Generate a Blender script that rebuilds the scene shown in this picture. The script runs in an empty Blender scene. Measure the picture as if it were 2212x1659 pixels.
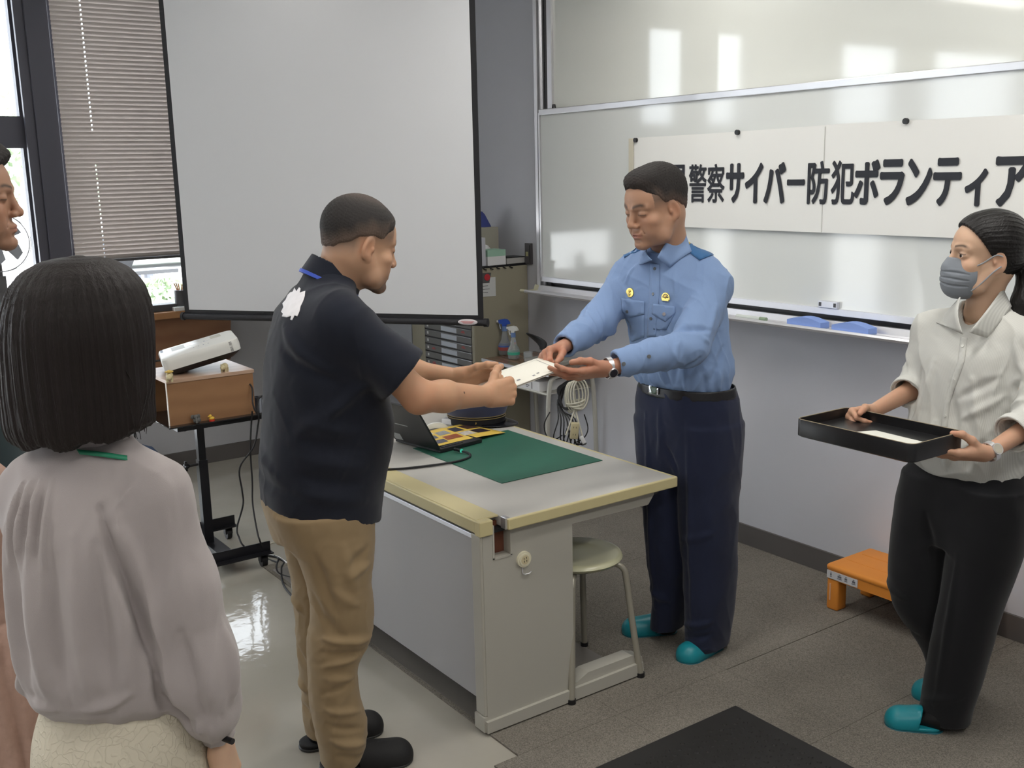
import bpy, bmesh, math, random
import numpy as np
from mathutils import Vector, Matrix, noise
from mathutils.bvhtree import BVHTree
import openvdb
random.seed(7)
S = bpy.context.scene
C = S.collection
R = math.radians

# ------------------------------------------------------------------ camera
CAM_H = 1.75
FPX = 2255.594
ROT = np.array([[0.58126245, -0.14912804, 0.79993424],
                [0.81342165, 0.13293419, -0.56628061],
                [-0.02189029, 0.97984148, 0.19857363]])
cam_data = bpy.data.cameras.new('camera')
cam_data.sensor_width = 36.0
cam_data.lens = FPX * 36.0 / 2212
cam_data.clip_start = 0.05
cam_data.clip_end = 300
cam = bpy.data.objects.new('camera', cam_data)
m4 = Matrix([list(ROT[0]) + [0], list(ROT[1]) + [0], list(ROT[2]) + [CAM_H], [0, 0, 0, 1]])
cam.matrix_world = m4
C.objects.link(cam)
S.camera = cam

# ------------------------------------------------------------------ exposure
S.view_settings.view_transform = 'Standard'
S.view_settings.look = 'None'
S.view_settings.gamma = 1
S.view_settings.exposure = 0.14
S.view_settings.use_curve_mapping = False

# ------------------------------------------------------------------ world: bright overcast sky
W = bpy.data.worlds.new('world')
S.world = W
W.use_nodes = True
nt = W.node_tree
bg = nt.nodes['Background']
bg.inputs[0].default_value = (0.86, 0.93, 1.0, 1)
bg.inputs[1].default_value = 5.2

def area_light(name, loc, rot, sx, sy, power, color=(1, 1, 1), portal=False):
    l = bpy.data.lights.new(name, 'AREA')
    l.shape = 'RECTANGLE'
    l.size = sx; l.size_y = sy
    l.energy = power
    l.color = color
    if portal:
        l.cycles.is_portal = True
    o = bpy.data.objects.new(name, l)
    o.location = loc
    o.rotation_euler = rot
    C.objects.link(o)
    return o

sun = bpy.data.lights.new('sun', 'SUN')
sun.energy = 7.0
sun.angle = R(3)
sun.color = (1.0, 0.97, 0.92)
sun_o = bpy.data.objects.new('sun', sun)
sun_o.rotation_euler = (R(25), R(28), 0)      # high sun from behind the building: lights the yard only
C.objects.link(sun_o)

# window portals on the left wall (daylight comes in through the real openings)
WIN_BAYS = [(-4.4, -2.6), (-2.2, -1.15), (0.0, 1.25), (1.42, 2.42)]
for i, (a, b) in enumerate(WIN_BAYS[:3]):
    area_light('window_portal', (-6.38, (a + b) / 2, 1.6), (0, R(-90), 0), 2.7, b - a, 1, portal=True)
area_light('window_portal', (-6.38, 1.92, 1.16), (0, R(-90), 0), 0.3, 1.0, 1, portal=True)

# added unseen ceiling lamps to fill the room: power here, bodies built below
ADDED_LAMPS = [(-4.6, -0.6), (-4.6, 1.6), (-2.2, -0.9), (-2.2, 1.4), (0.2, -0.6), (0.2, 1.8), (-1.0, -3.2), (-3.8, -3.2), (-3.3, 2.5), (-1.3, 2.5)]  # last two added in front of the board to brighten it
LAMP_W = [6, 1.5, 14, 13, 22, 20, 22, 8, 12, 15]
for (x, y), w_ in zip(ADDED_LAMPS, LAMP_W):
    area_light('added_lamp_light', (x, y, 2.93), (0, 0, 0), 0.28, 1.2, w_, (1.0, 0.97, 0.92))

# ------------------------------------------------------------------ measuring helpers (rays of the photograph's camera)
CO = np.array([0, 0, CAM_H])
def ray(px, py):
    return ROT @ np.array([(px - 1106) / FPX, -(py - 829.5) / FPX, -1.0])
def onz(px, py, z=0.0):
    r = ray(px, py); return Vector(CO + r * ((z - CAM_H) / r[2]))
def ony(px, py, y):
    r = ray(px, py); return Vector(CO + r * (y / r[1]))
def onx(px, py, x):
    r = ray(px, py); return Vector(CO + r * (x / r[0]))
def at(px, py, d):
    return Vector(CO + ray(px, py) * d)

# ------------------------------------------------------------------ materials
def mat(name, col, rough=0.6, metal=0.0, spec=0.5, noise_amt=0.0, noise_scale=50, bump=0.0, bump_scale=200,
        emit=None, trans=0.0, ior=1.45, alpha=1.0, sheen=0.0, coat=0.0, sss=0.0, wave=None):
    m = bpy.data.materials.new(name)
    m.use_nodes = True
    n = m.node_tree; b = n.nodes['Principled BSDF']
    L = n.links
    b.inputs['Base Color'].default_value = (*col, 1)
    b.inputs['Roughness'].default_value = rough
    b.inputs['Metallic'].default_value = metal
    b.inputs['Specular IOR Level'].default_value = spec
    b.inputs['IOR'].default_value = ior
    b.inputs['Transmission Weight'].default_value = trans
    b.inputs['Alpha'].default_value = alpha
    b.inputs['Sheen Weight'].default_value = sheen
    b.inputs['Coat Weight'].default_value = coat
    if sss:
        b.inputs['Subsurface Weight'].default_value = sss
        b.inputs['Subsurface Radius'].default_value = (0.010, 0.004, 0.002)
        b.inputs['Subsurface Scale'].default_value = 1.0
    if emit:
        b.inputs['Emission Color'].default_value = (*emit[0], 1)
        b.inputs['Emission Strength'].default_value = emit[1]
    tc = n.nodes.new('ShaderNodeTexCoord')
    if noise_amt:
        t = n.nodes.new('ShaderNodeTexNoise'); t.inputs['Scale'].default_value = noise_scale
        t.inputs['Detail'].default_value = 4
        L.new(tc.outputs['Object'], t.inputs['Vector'])
        mx = n.nodes.new('ShaderNodeMix'); mx.data_type = 'RGBA'
        mx.inputs[6].default_value = (*[c * (1 - noise_amt) for c in col], 1)
        mx.inputs[7].default_value = (*[min(1, c * (1 + noise_amt)) for c in col], 1)
        L.new(t.outputs['Fac'], mx.inputs[0]); L.new(mx.outputs[2], b.inputs['Base Color'])
    if bump:
        t2 = n.nodes.new('ShaderNodeTexNoise'); t2.inputs['Scale'].default_value = bump_scale
        t2.inputs['Detail'].default_value = 3
        L.new(tc.outputs['Object'], t2.inputs['Vector'])
        bm_ = n.nodes.new('ShaderNodeBump'); bm_.inputs['Strength'].default_value = bump
        bm_.inputs['Distance'].default_value = 0.002
        L.new(t2.outputs['Fac'], bm_.inputs['Height']); L.new(bm_.outputs[0], b.inputs['Normal'])
    if wave:
        t3 = n.nodes.new('ShaderNodeTexWave'); t3.inputs['Scale'].default_value = wave[0]
        t3.bands_direction = wave[1]; t3.inputs['Distortion'].default_value = wave[2]
        t3.inputs['Detail'].default_value = 3
        L.new(tc.outputs['Object'], t3.inputs['Vector'])
        mx = n.nodes.new('ShaderNodeMix'); mx.data_type = 'RGBA'
        mx.inputs[6].default_value = (*col, 1); mx.inputs[7].default_value = (*wave[3], 1)
        L.new(t3.outputs['Fac'], mx.inputs[0]); L.new(mx.outputs[2], b.inputs['Base Color'])
    return m

def emission_mat(name, col, strength):
    m = bpy.data.materials.new(name); m.use_nodes = True
    n = m.node_tree; n.nodes.clear()
    e = n.nodes.new('ShaderNodeEmission'); e.inputs[0].default_value = (*col, 1); e.inputs[1].default_value = strength
    o = n.nodes.new('ShaderNodeOutputMaterial'); n.links.new(e.outputs[0], o.inputs[0])
    return m

# ------------------------------------------------------------------ object helpers
def tag(o, label=None, cat=None, group=None, kind=None):
    if label: o['label'] = label
    if cat: o['category'] = cat
    if group: o['group'] = group
    if kind: o['kind'] = kind
    return o

def adopt(o, parent):
    o.parent = parent
    o.matrix_parent_inverse = Matrix.Translation(-parent.location) if parent.type == 'EMPTY' else Matrix()

def thing(name, label, cat, loc=(0, 0, 0), group=None):
    o = bpy.data.objects.new(name, None)
    C.objects.link(o)
    o.location = loc
    o.empty_display_size = 0.1
    return tag(o, label, cat, group)

class MB:
    """collects shapes, then links them as one mesh object"""
    def __init__(self): self.b = bmesh.new(); self.mi = 0
    def _new(self, vs, M=None):
        if M is not None:
            bmesh.ops.transform(self.b, matrix=M, verts=vs)
        if self.mi:
            fs = set(f for v in vs for f in v.link_faces)
            for f in fs: f.material_index = self.mi
        return vs
    def box(self, c, s, rz=0, bevel=0, rot=None, seg=2):
        r = bmesh.ops.create_cube(self.b, size=1)
        vs = r['verts']
        bmesh.ops.scale(self.b, vec=s, verts=vs)
        if bevel:
            es = list({e for v in vs for e in v.link_edges})
            rr = bmesh.ops.bevel(self.b, geom=es, offset=bevel, segments=seg, affect='EDGES', profile=0.5)
            vs = list({v for f in rr['faces'] for v in f.verts} | {v for v in vs if v.is_valid})
        M = Matrix.Translation(c) @ (rot.to_4x4() if rot is not None else Matrix.Rotation(rz, 4, 'Z'))
        return self._new(vs, M)
    def bb(self, a, b, bevel=0, seg=2):
        a = Vector(a); b = Vector(b)
        return self.box((a + b) / 2, [abs(x) for x in (b - a)], bevel=bevel, seg=seg)
    def cyl(self, p0, p1, r, r2=None, n=20, caps=True):
        p0 = Vector(p0); p1 = Vector(p1); d = p1 - p0
        rr = bmesh.ops.create_cone(self.b, cap_ends=caps, segments=n, radius1=r, radius2=r if r2 is None else r2, depth=d.length)
        M = Matrix.Translation((p0 + p1) / 2) @ d.to_track_quat('Z', 'Y').to_matrix().to_4x4()
        return self._new(rr['verts'], M)
    def sph(self, c, s, n=16, rot=None):
        rr = bmesh.ops.create_uvsphere(self.b, u_segments=n, v_segments=max(8, n // 2), radius=1)
        M = Matrix.Translation(c) @ (rot.to_4x4() if rot is not None else Matrix()) @ Matrix.Diagonal((*((s,) * 3 if isinstance(s, (int, float)) else s), 1))
        return self._new(rr['verts'], M)
    def tube(self, pts, r, n=8, closed=False, smooth=True):
        pts = [Vector(p) for p in pts]
        if smooth and len(pts) > 2: pts = spline(pts, 6, closed)
        N = len(pts); rings = []
        prev = None
        for i, p in enumerate(pts):
            if closed: t = pts[(i + 1) % N] - pts[i - 1]
            else: t = pts[min(i + 1, N - 1)] - pts[max(i - 1, 0)]
            if t.length < 1e-9: t = Vector((0, 0, 1))
            t.normalize()
            if prev is None:
                u = t.orthogonal().normalized()
            else:
                u = (prev - t * prev.dot(t))
                u = u.normalized() if u.length > 1e-6 else t.orthogonal().normalized()
            prev = u
            v = t.cross(u)
            rad = r if isinstance(r, (int, float)) else r[min(int(i / max(1, N - 1) * (len(r) - 1)), len(r) - 1)]
            rings.append([self.b.verts.new(p + (u * math.cos(a) + v * math.sin(a)) * rad) for a in [2 * math.pi * k / n for k in range(n)]])
        M = N if closed else N - 1
        for i in range(M):
            A, B = rings[i], rings[(i + 1) % N]
            for k in range(n):
                f = self.b.faces.new((A[k], A[(k + 1) % n], B[(k + 1) % n], B[k])); f.material_index = self.mi; f.smooth = True
        if not closed:
            for ring, rev in ((rings[0], True), (rings[-1], False)):
                f = self.b.faces.new(ring[::-1] if rev else ring); f.material_index = self.mi
    def prism(self, poly, vec):
        vec = Vector(vec)
        A = [self.b.verts.new(Vector(p)) for p in poly]; B = [self.b.verts.new(Vector(p) + vec) for p in poly]
        n = len(A)
        fs = [self.b.faces.new(A[::-1]), self.b.faces.new(B)]
        for i in range(n): fs.append(self.b.faces.new((A[i], A[(i + 1) % n], B[(i + 1) % n], B[i])))
        for f in fs: f.material_index = self.mi
        bmesh.ops.recalc_face_normals(self.b, faces=fs)
        return A + B
    def quad(self, *pts):
        f = self.b.faces.new([self.b.verts.new(Vector(p)) for p in pts]); f.material_index = self.mi; return f
    def lathe(self, prof, origin=(0, 0, 0), n=32, M=None, close=False):
        rings = []
        for r, z in prof:
            rings.append([self.b.verts.new(Vector((r * math.cos(a), r * math.sin(a), z))) for a in [2 * math.pi * k / n for k in range(n)]])
        for i in range(len(rings) - 1):
            A, B = rings[i], rings[i + 1]
            for k in range(n):
                f = self.b.faces.new((A[k], A[(k + 1) % n], B[(k + 1) % n], B[k])); f.material_index = self.mi
        f = self.b.faces.new(rings[0][::-1]); f.material_index = self.mi
        f = self.b.faces.new(rings[-1]); f.material_index = self.mi
        vs = [v for r in rings for v in r]
        T = (M if M is not None else Matrix()) ; T = Matrix.Translation(origin) @ T
        bmesh.ops.transform(self.b, matrix=T, verts=vs)
    def build(self, name, m, parent=None, smooth=False, angle=35):
        me = bpy.data.meshes.new(name)
        bmesh.ops.remove_doubles(self.b, verts=self.b.verts, dist=1e-6)
        self.b.to_mesh(me); self.b.free()
        for x in (m if isinstance(m, (list, tuple)) else [m]): me.materials.append(x)
        if smooth:
            me.polygons.foreach_set('use_smooth', [True] * len(me.polygons))
            try: me.set_sharp_from_angle(angle=R(angle))
            except Exception: pass
        o = bpy.data.objects.new(name, me)
        C.objects.link(o)
        if parent is not None: adopt(o, parent)
        return o

def spline(pts, k=6, closed=False):
    out = []; N = len(pts)
    rng = N if closed else N - 1
    for i in range(rng):
        p0 = pts[(i - 1) % N] if (closed or i > 0) else pts[0]
        p1 = pts[i]; p2 = pts[(i + 1) % N]
        p3 = pts[(i + 2) % N] if (closed or i + 2 < N) else pts[-1]
        for j in range(k):
            t = j / k
            out.append(0.5 * ((2 * p1) + (p2 - p0) * t + (2 * p0 - 5 * p1 + 4 * p2 - p3) * t * t + (3 * p1 - p0 - 3 * p2 + p3) * t ** 3))
    if not closed: out.append(pts[-1].copy())
    return out

def copy_tree(o, parent=None):
    c = o.copy(); C.objects.link(c)
    if parent is not None: c.parent = parent
    for ch in o.children: copy_tree(ch, c)
    return c

def struct(o):
    o['kind'] = 'structure'; return o

def text_mesh(s, size=1.0, offset=0.0, extrude=0.001):
    cu = bpy.data.curves.new('text', 'FONT'); cu.body = s; cu.size = size; cu.offset = offset; cu.extrude = extrude
    cu.resolution_u = 3
    o = bpy.data.objects.new('text', cu); C.objects.link(o)
    dg = bpy.context.evaluated_depsgraph_get()
    me = bpy.data.meshes.new_from_object(o.evaluated_get(dg))
    bpy.data.objects.remove(o); bpy.data.curves.remove(cu)
    return me
# ================================================================== ROOM
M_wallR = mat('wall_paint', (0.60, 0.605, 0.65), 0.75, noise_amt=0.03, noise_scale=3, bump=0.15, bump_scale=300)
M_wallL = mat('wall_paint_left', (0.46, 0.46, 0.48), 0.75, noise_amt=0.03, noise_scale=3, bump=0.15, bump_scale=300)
M_ceil = mat('ceiling_paint', (0.75, 0.75, 0.73), 0.9, noise_amt=0.05, noise_scale=30)
M_base = mat('baseboard_vinyl', (0.115, 0.105, 0.10), 0.5)
M_frame = mat('window_frame_bronze', (0.075, 0.075, 0.095), 0.45, metal=0.3)
M_glass = mat('window_glass', (1, 1, 1), 0.0, trans=1.0, ior=1.05, spec=0.2)
M_wood = mat('oak_wood', (0.36, 0.175, 0.075), 0.42, wave=(3.0, 'Z', 6.0, (0.44, 0.225, 0.10)))
M_woodd = mat('dark_wood', (0.24, 0.115, 0.06), 0.4, wave=(3.0, 'Z', 6.0, (0.29, 0.145, 0.075)))
M_alu = mat('aluminium', (0.72, 0.72, 0.74), 0.32, metal=0.85)
M_white = mat('white_plastic', (0.80, 0.80, 0.80), 0.35)
M_black = mat('black_plastic', (0.012, 0.012, 0.014), 0.4)
M_darkgrey = mat('dark_grey', (0.08, 0.08, 0.085), 0.5)

def floor_mats():
    # linoleum: glossy beige with slight undulation
    m = mat('linoleum', (0.50, 0.47, 0.40), 0.07, spec=0.55)
    n = m.node_tree; b = n.nodes['Principled BSDF']; L = n.links
    tc = n.nodes.new('ShaderNodeTexCoord')
    t = n.nodes.new('ShaderNodeTexNoise'); t.inputs['Scale'].default_value = 1.6; t.inputs['Detail'].default_value = 8
    L.new(tc.outputs['Object'], t.inputs['Vector'])
    r = n.nodes.new('ShaderNodeValToRGB')
    r.color_ramp.elements[0].position = 0.3; r.color_ramp.elements[0].color = (0.345, 0.325, 0.28, 1)
    r.color_ramp.elements[1].position = 0.7; r.color_ramp.elements[1].color = (0.43, 0.405, 0.355, 1)
    L.new(t.outputs['Fac'], r.inputs[0]); L.new(r.outputs[0], b.inputs['Base Color'])
    t2 = n.nodes.new('ShaderNodeTexNoise'); t2.inputs['Scale'].default_value = 22; t2.inputs['Detail'].default_value = 2
    L.new(tc.outputs['Object'], t2.inputs['Vector'])
    bu = n.nodes.new('ShaderNodeBump'); bu.inputs['Strength'].default_value = 0.22; bu.inputs['Distance'].default_value = 0.003
    L.new(t2.outputs['Fac'], bu.inputs['Height']); L.new(bu.outputs[0], b.inputs['Normal'])
    # carpet tiles
    c = mat('carpet_tile', (0.21, 0.19, 0.165), 0.95, spec=0.1)
    n = c.node_tree; b = n.nodes['Principled BSDF']; L = n.links
    tc = n.nodes.new('ShaderNodeTexCoord')
    t = n.nodes.new('ShaderNodeTexNoise'); t.inputs['Scale'].default_value = 260; t.inputs['Detail'].default_value = 3
    L.new(tc.outputs['Object'], t.inputs['Vector'])
    t3 = n.nodes.new('ShaderNodeTexNoise'); t3.inputs['Scale'].default_value = 2.2; t3.inputs['Detail'].default_value = 4
    L.new(tc.outputs['Object'], t3.inputs['Vector'])
    ad = n.nodes.new('ShaderNodeMath'); ad.operation = 'MULTIPLY_ADD'; ad.inputs[1].default_value = 0.35
    L.new(t3.outputs['Fac'], ad.inputs[0]); L.new(t.outputs['Fac'], ad.inputs[2])
    r = n.nodes.new('ShaderNodeValToRGB')
    r.color_ramp.elements[0].position = 0.45; r.color_ramp.elements[0].color = (0.115, 0.105, 0.09, 1)
    r.color_ramp.elements[1].position = 0.9; r.color_ramp.elements[1].color = (0.275, 0.252, 0.216, 1)
    L.new(ad.outputs[0], r.inputs[0])
    L.new(r.outputs[0], b.inputs['Base Color'])
    bu = n.nodes.new('ShaderNodeBump'); bu.inputs['Strength'].default_value = 0.6; bu.inputs['Distance'].default_value = 0.003
    L.new(t.outputs['Fac'], bu.inputs['Height']); L.new(bu.outputs[0], b.inputs['Normal'])
    return m, c
M_lino, M_carpet = floor_mats()

XL, XR, YB, YF, ZC = -6.30, 3.2, -5.2, 3.60, 3.0
b = MB(); b.bb((XL - 0.2, YB - 0.2, -0.1), (XR + 0.2, YF + 0.2, 0)); struct(b.build('floor', M_lino))
b = MB(); b.bb((XL - 0.2, YB - 0.2, ZC), (XR + 0.2, YF + 0.2, ZC + 0.1)); struct(b.build('ceiling', M_ceil))
b = MB(); b.bb((XL - 0.2, YF, 0), (XR + 0.2, YF + 0.2, ZC)); struct(b.build('wall_front', M_wallR))
b = MB(); b.bb((XR, YB - 0.2, 0), (XR + 0.2, YF, ZC)); struct(b.build('wall_right', M_wallR))
b = MB(); b.bb((XL - 0.2, YB - 0.2, 0), (XR, YB, ZC)); struct(b.build('wall_back', M_wallR))
# left wall with the window band cut out of it (sill at 0.30 in the open bays, 0.99 below the blind)
b = MB()
b.bb((XL - 0.2, YB, 0), (XL, 1.30, 0.12))
b.bb((XL - 0.2, 1.30, 0), (XL, 2.48, 0.97))
b.bb((XL - 0.2, 2.48, 0), (XL, YF, ZC))
b.bb((XL - 0.2, YB, 0.12), (XL, -4.4, ZC)); b.bb((XL - 0.2, -2.6, 0.12), (XL, -2.2, ZC)); b.bb((XL - 0.2, -1.15, 0.12), (XL, 0.0, ZC))
b.bb((XL - 0.2, -4.4, 2.88), (XL, 2.48, ZC))
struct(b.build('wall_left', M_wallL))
# baseboards
b = MB(); b.bb((XL, YF - 0.012, 0), (XR, YF, 0.10)); struct(b.build('baseboard_front', M_base))
b = MB(); b.bb((XL, 1.30, 0), (XL + 0.012, YF - 0.012, 0.10)); struct(b.build('baseboard_left', M_base))

# carpet tiles: one field of 0.5 m tiles with open joints
b = MB()
for i in range(-3, 14):
    for j in range(0, 5):
        x0 = -2.37 + 0.5 * (i - 3); x1 = x0 + 0.5
        y0 = 1.58 + 0.5 * j; y1 = min(y0 + 0.5, 3.585)
        if x1 < -4.3 or x0 > 3.1: continue
        if x0 < -2.6 and j == 0: y0 = 1.67
        xa = x0
        if j == 0 and x0 < -2.4 < x1: pass
        g = 0.0008 + (0.0026 if (i, j) in ((3, 2), (3, 3)) else 0)
        b.bb((xa + g, y0 + 0.0006, 0.0), (x1 - 0.0006, y1 - 0.0006, 0.006))
struct(tag(b.build('floor_carpet_tiles', M_carpet)))
b = MB(); b.bb((-4.3, 1.686, 0.0), (-2.545, 2.30, 0.0068)); struct(b.build('floor_dark_strip', mat('dark_strip', (0.17, 0.155, 0.14), 0.3)))  # smooth darker floor strip along the desk panel

# ------------------------------------------------------------------ windows of the left wall
def win(n, y0, y1, z0, z1, transom=None, name=None):
    b = MB(); t = 0.035; xa, xb = XL - 0.14, XL - 0.06
    b.bb((xa, y0, z0), (xb, y0 + t, z1)); b.bb((xa, y1 - t, z0), (xb, y1, z1))
    b.bb((xa, y0 + t, z0), (xb, y1 - t, z0 + t)); b.bb((xa, y0 + t, z1 - t), (xb, y1 - t, z1))
    zs = [z0 + t, z1 - t]
    if transom:
        b.bb((xa - 0.0, y0 + t, transom[0]), (xb, y1 - t, transom[1])); zs = [z0 + t, transom[0], transom[1], z1 - t]
    o = struct(b.build('window_%d' % n, M_frame))
    g = MB()
    for k in range(0, len(zs), 2):
        g.bb((XL - 0.102, y0 + t, zs[k]), (XL - 0.098, y1 - t, zs[k + 1]))
    go = g.build('window_glass', M_glass); go.parent = o
win(1, 0.0, 1.275, 0.12, 2.88, (1.94, 2.11))
win(2, -2.2, -1.15, 0.12, 2.88, (1.94, 2.11))
win(3, -4.4, -2.6, 0.12, 2.88, (1.94, 2.11))
win(4, 1.42, 2.48, 0.97, 2.88)
# added pale curtain: dims the middle of the bay as mirrored in the whiteboard
cu = thing('window_curtain', 'added pale curtain in the open bay, dimming part of the window mirrored in the whiteboard', 'curtain', (XL + 0.06, 0.67, 0.2))
b = MB(); pts = [(XL + 0.06 + 0.025 * math.sin(k * 1.57), 0.56 + 0.28 * k / 24) for k in range(25)]
for (xa, ya), (xb, yb) in zip(pts, pts[1:]): b.quad((xa, ya, 0.2), (xb, yb, 0.2), (xb, yb, 2.86), (xa, ya, 2.86))
b.build('cloth', mat('curtain_pale', (0.70, 0.68, 0.62), 0.9), cu, True)
# mullion columns between bays
b = MB()
b.bb((XL - 0.2, 1.275, 0.12), (XL + 0.01, 1.30, 2.88)); b.bb((XL - 0.2, 1.30, 0.97), (XL + 0.03, 1.42, 2.88), bevel=0.004)
b.bb((XL - 0.02, 1.25, 0.12), (XL + 0.015, 1.28, 2.88))
struct(b.build('trim_4', M_frame))

# wooden window board and its apron under the blind
b = MB()
b.bb((XL - 0.05, 1.30, 0.955), (XL + 0.20, 2.28, 0.995), bevel=0.004)
o = struct(b.build('trim_5', M_wood)); 
b = MB()
b.prism([(XL, 1.32, 0.955), (XL, 2.275, 0.955), (XL, 2.25, 0.66), (XL, 1.32, 0.66)], (0.13, 0, 0))
struct(b.build('trim_6', M_woodd))

# venetian blind: closed slats, cord holes let the daylight through
bl = thing('venetian_blind', 'grey-beige slatted venetian blind lowered over the window left of the projection screen', 'blind', (XL + 0.06, 1.93, 1.3))
M_slat = mat('blind_slat', (0.52, 0.475, 0.45), 0.5)
b = MB(); xm = XL + 0.055
y0, y1, yh = 1.425, 2.47, 1.585
nz = 63
for k in range(nz):
    z = 1.325 + k * 0.0245
    dx, dz = 0.006, 0.0125
    hole = not (22 <= k <= 28)
    segs = [(y0, y1, -1, 1)] if not hole else [(y0, yh - 0.004, -1, 1), (yh + 0.004, y1, -1, 1), (yh - 0.004, yh + 0.004, -1, -0.35), (yh - 0.004, yh + 0.004, 0.35, 1)]
    for (a, c, s0, s1) in segs:
        for q in range(2):   # gently arched slat in two facets
            u0 = s0 + (s1 - s0) * q / 2; u1 = s0 + (s1 - s0) * (q + 1) / 2
            f = lambda u: (xm + dx * u + 0.0010 * (1 - u * u), z + dz * u)
            (xa, za), (xb, zb) = f(u0), f(u1)
            b.quad((xa, a, za), (xa, c, za), (xb, c, zb), (xb, a, zb))
b.build('slats', M_slat, bl)
b = MB(); b.bb((xm - 0.012, y0, 1.297), (xm + 0.012, y1, 1.312), bevel=0.003); b.build('bottom_rail', M_darkgrey, bl)
b = MB(); b.bb((xm - 0.02, y0, 2.93), (xm + 0.03, y1, 2.97)); b.build('head_rail', M_darkgrey, bl)
b = MB()
for yy in (1.585, 2.30): b.cyl((xm - 0.012, yy, 1.30), (xm - 0.012, yy, 2.94), 0.0008, n=6)
b.build('lift_cords', M_white, bl)

# things on the window board
b = MB(); b.box((XL + 0.10, 1.845, 1.015), (0.10, 0.20, 0.040), bevel=0.004)
tag(b.build('planter_tray', M_darkgrey), 'low dark tray on the wooden window board below the blind', 'tray')
pc = thing('pen_cup', 'dark cup of pencils on the window board beside the screen', 'pen holder', (XL + 0.12, 1.982, 0.995))
b = MB(); b.cyl((XL + 0.12, 1.982, 1.02), (XL + 0.12, 1.982, 1.11), 0.038, n=24); b.build('cup', M_darkgrey, pc, True)
for k in range(6):
    a = k * 1.05; b = MB()
    b.cyl((XL + 0.12 + 0.012 * math.cos(a), 1.982 + 0.012 * math.sin(a), 1.09), (XL + 0.12 + 0.035 * math.cos(a), 1.982 + 0.035 * math.sin(a), 1.145 + 0.006 * (k % 3)), 0.0035, n=6)
    b.build('pencil', mat('pencil_wood', (0.55, 0.25, 0.12), 0.5), pc)
b = MB(); b.box((XL + 0.13, 1.965, 1.006), (0.13, 0.10, 0.022), bevel=0.002)
tag(b.build('notebook', M_white), 'white notebook lying under the dark pen cup on the window board', 'book')

# ------------------------------------------------------------------ yard outside
M_yard = mat('yard_concrete', (0.75, 0.74, 0.72), 0.9, noise_amt=0.05, noise_scale=1)
b = MB(); b.bb((-70, -40, -0.35), (XL - 0.2, 40, -0.15)); struct(b.build('ground_yard', M_yard))
M_leaf = mat('tree_leaves', (0.55, 0.64, 0.48), 0.8, noise_amt=0.5, noise_scale=2)
M_bark = mat('tree_bark', (0.10, 0.07, 0.05), 0.9)
def tree(x, y, h, w, label, cat='tree'):
    t = thing('tree', label, cat, (x, y, -0.15), 'trees across the yard')
    rnd = random.Random(int(x * 7 + y * 13))
    b = MB(); b.cyl((x, y, -0.15), (x, y, h * 0.6), 0.16, 0.08, n=8); b.build('trunk', M_bark, t)
    b = MB()
    for k in range(2600):
        a = rnd.random() * 6.28; u = rnd.uniform(-1, 1); rr = rnd.random() ** 0.4
        p = Vector((x + w * rr * math.sqrt(1 - u * u) * math.cos(a), y + w * rr * math.sqrt(1 - u * u) * math.sin(a), h * 0.6 + h * 0.45 * rr * u))
        q = Vector([rnd.uniform(-1, 1) for _ in range(3)]).normalized(); r_ = q.orthogonal().normalized(); s_ = rnd.uniform(.10, .22)
        b.quad(p - q * s_, p + r_ * s_ * .6, p + q * s_, p - r_ * s_ * .6)
    b.build('foliage', M_leaf, t)
tree(-34, 5.4, 4.6, 2.2, 'leafy green tree beyond the yard, seen in the upper window pane')
tree(-27, 8.3, 2.9, 2.0, 'bushy green tree behind the parked car outside the window')
tree(-29, 1.0, 3.6, 2.2, 'green tree beyond the yard, behind the head of the man at the left edge')
c_ = onx(345, 632, -8.6); sb = thing('shrub', 'small pale green shrub right outside the window, seen under the blind', 'shrub', (c_.x, c_.y, -0.15))
b = MB(); b.cyl((c_.x, c_.y, -0.15), (c_.x, c_.y, c_.z), 0.02, n=6); b.build('stem', M_bark, sb)
b = MB(); rnd = random.Random(4)
for k in range(420):
    d = Vector([rnd.gauss(0, 1) for _ in range(3)]).normalized() * rnd.random() ** .5; p = c_ + Vector((d.x * .2, d.y * .22, d.z * .13))
    q = Vector([rnd.uniform(-1, 1) for _ in range(3)]).normalized(); r_ = q.orthogonal().normalized(); s_ = rnd.uniform(.03, .055)
    b.quad(p - q * s_, p + r_ * s_ * .6, p + q * s_, p - r_ * s_ * .6)
b.build('foliage', M_leaf, sb)
bn = thing('outdoor_bench', 'dark narrow bench top on pale posts outside, seen through the gap under the blind', 'bench', (-9.4, 3.0, -0.15))
p0, p1 = onx(252, 586, -9.4), onx(374, 584, -9.4); zt = (p0.z + p1.z) / 2
b = MB(); b.bb((-9.55, p0.y, zt - .02), (-9.25, p1.y, zt + .012)); b.build('bench_top', M_darkgrey, bn)
for px_ in (292, 322):
    q_ = onx(px_, 586, -9.4); b = MB(); b.bb((-9.45, q_.y - .035, -0.15), (-9.35, q_.y + .035, zt - .02)); b.build('post', mat('post_grey', (.35, .36, .42), .6), bn)
car = thing('parked_car', 'dark car parked outside across the bright yard', 'car', (-24, 6.9, -0.15))
M_car = mat('car_paint', (0.05, 0.055, 0.065), 0.25, coat=0.5)
b = MB(); b.box((-24, 7.4, 0.35), (1.6, 3.8, 0.55), bevel=0.12); b.box((-24, 7.6, 0.82), (1.4, 2.2, 0.5), bevel=0.16); b.build('body', M_car, car, True)
b = MB(); b.box((-24, 7.6, 0.84), (1.43, 1.7, 0.3), bevel=0.08); b.build('windows', M_black, car, True)
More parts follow.
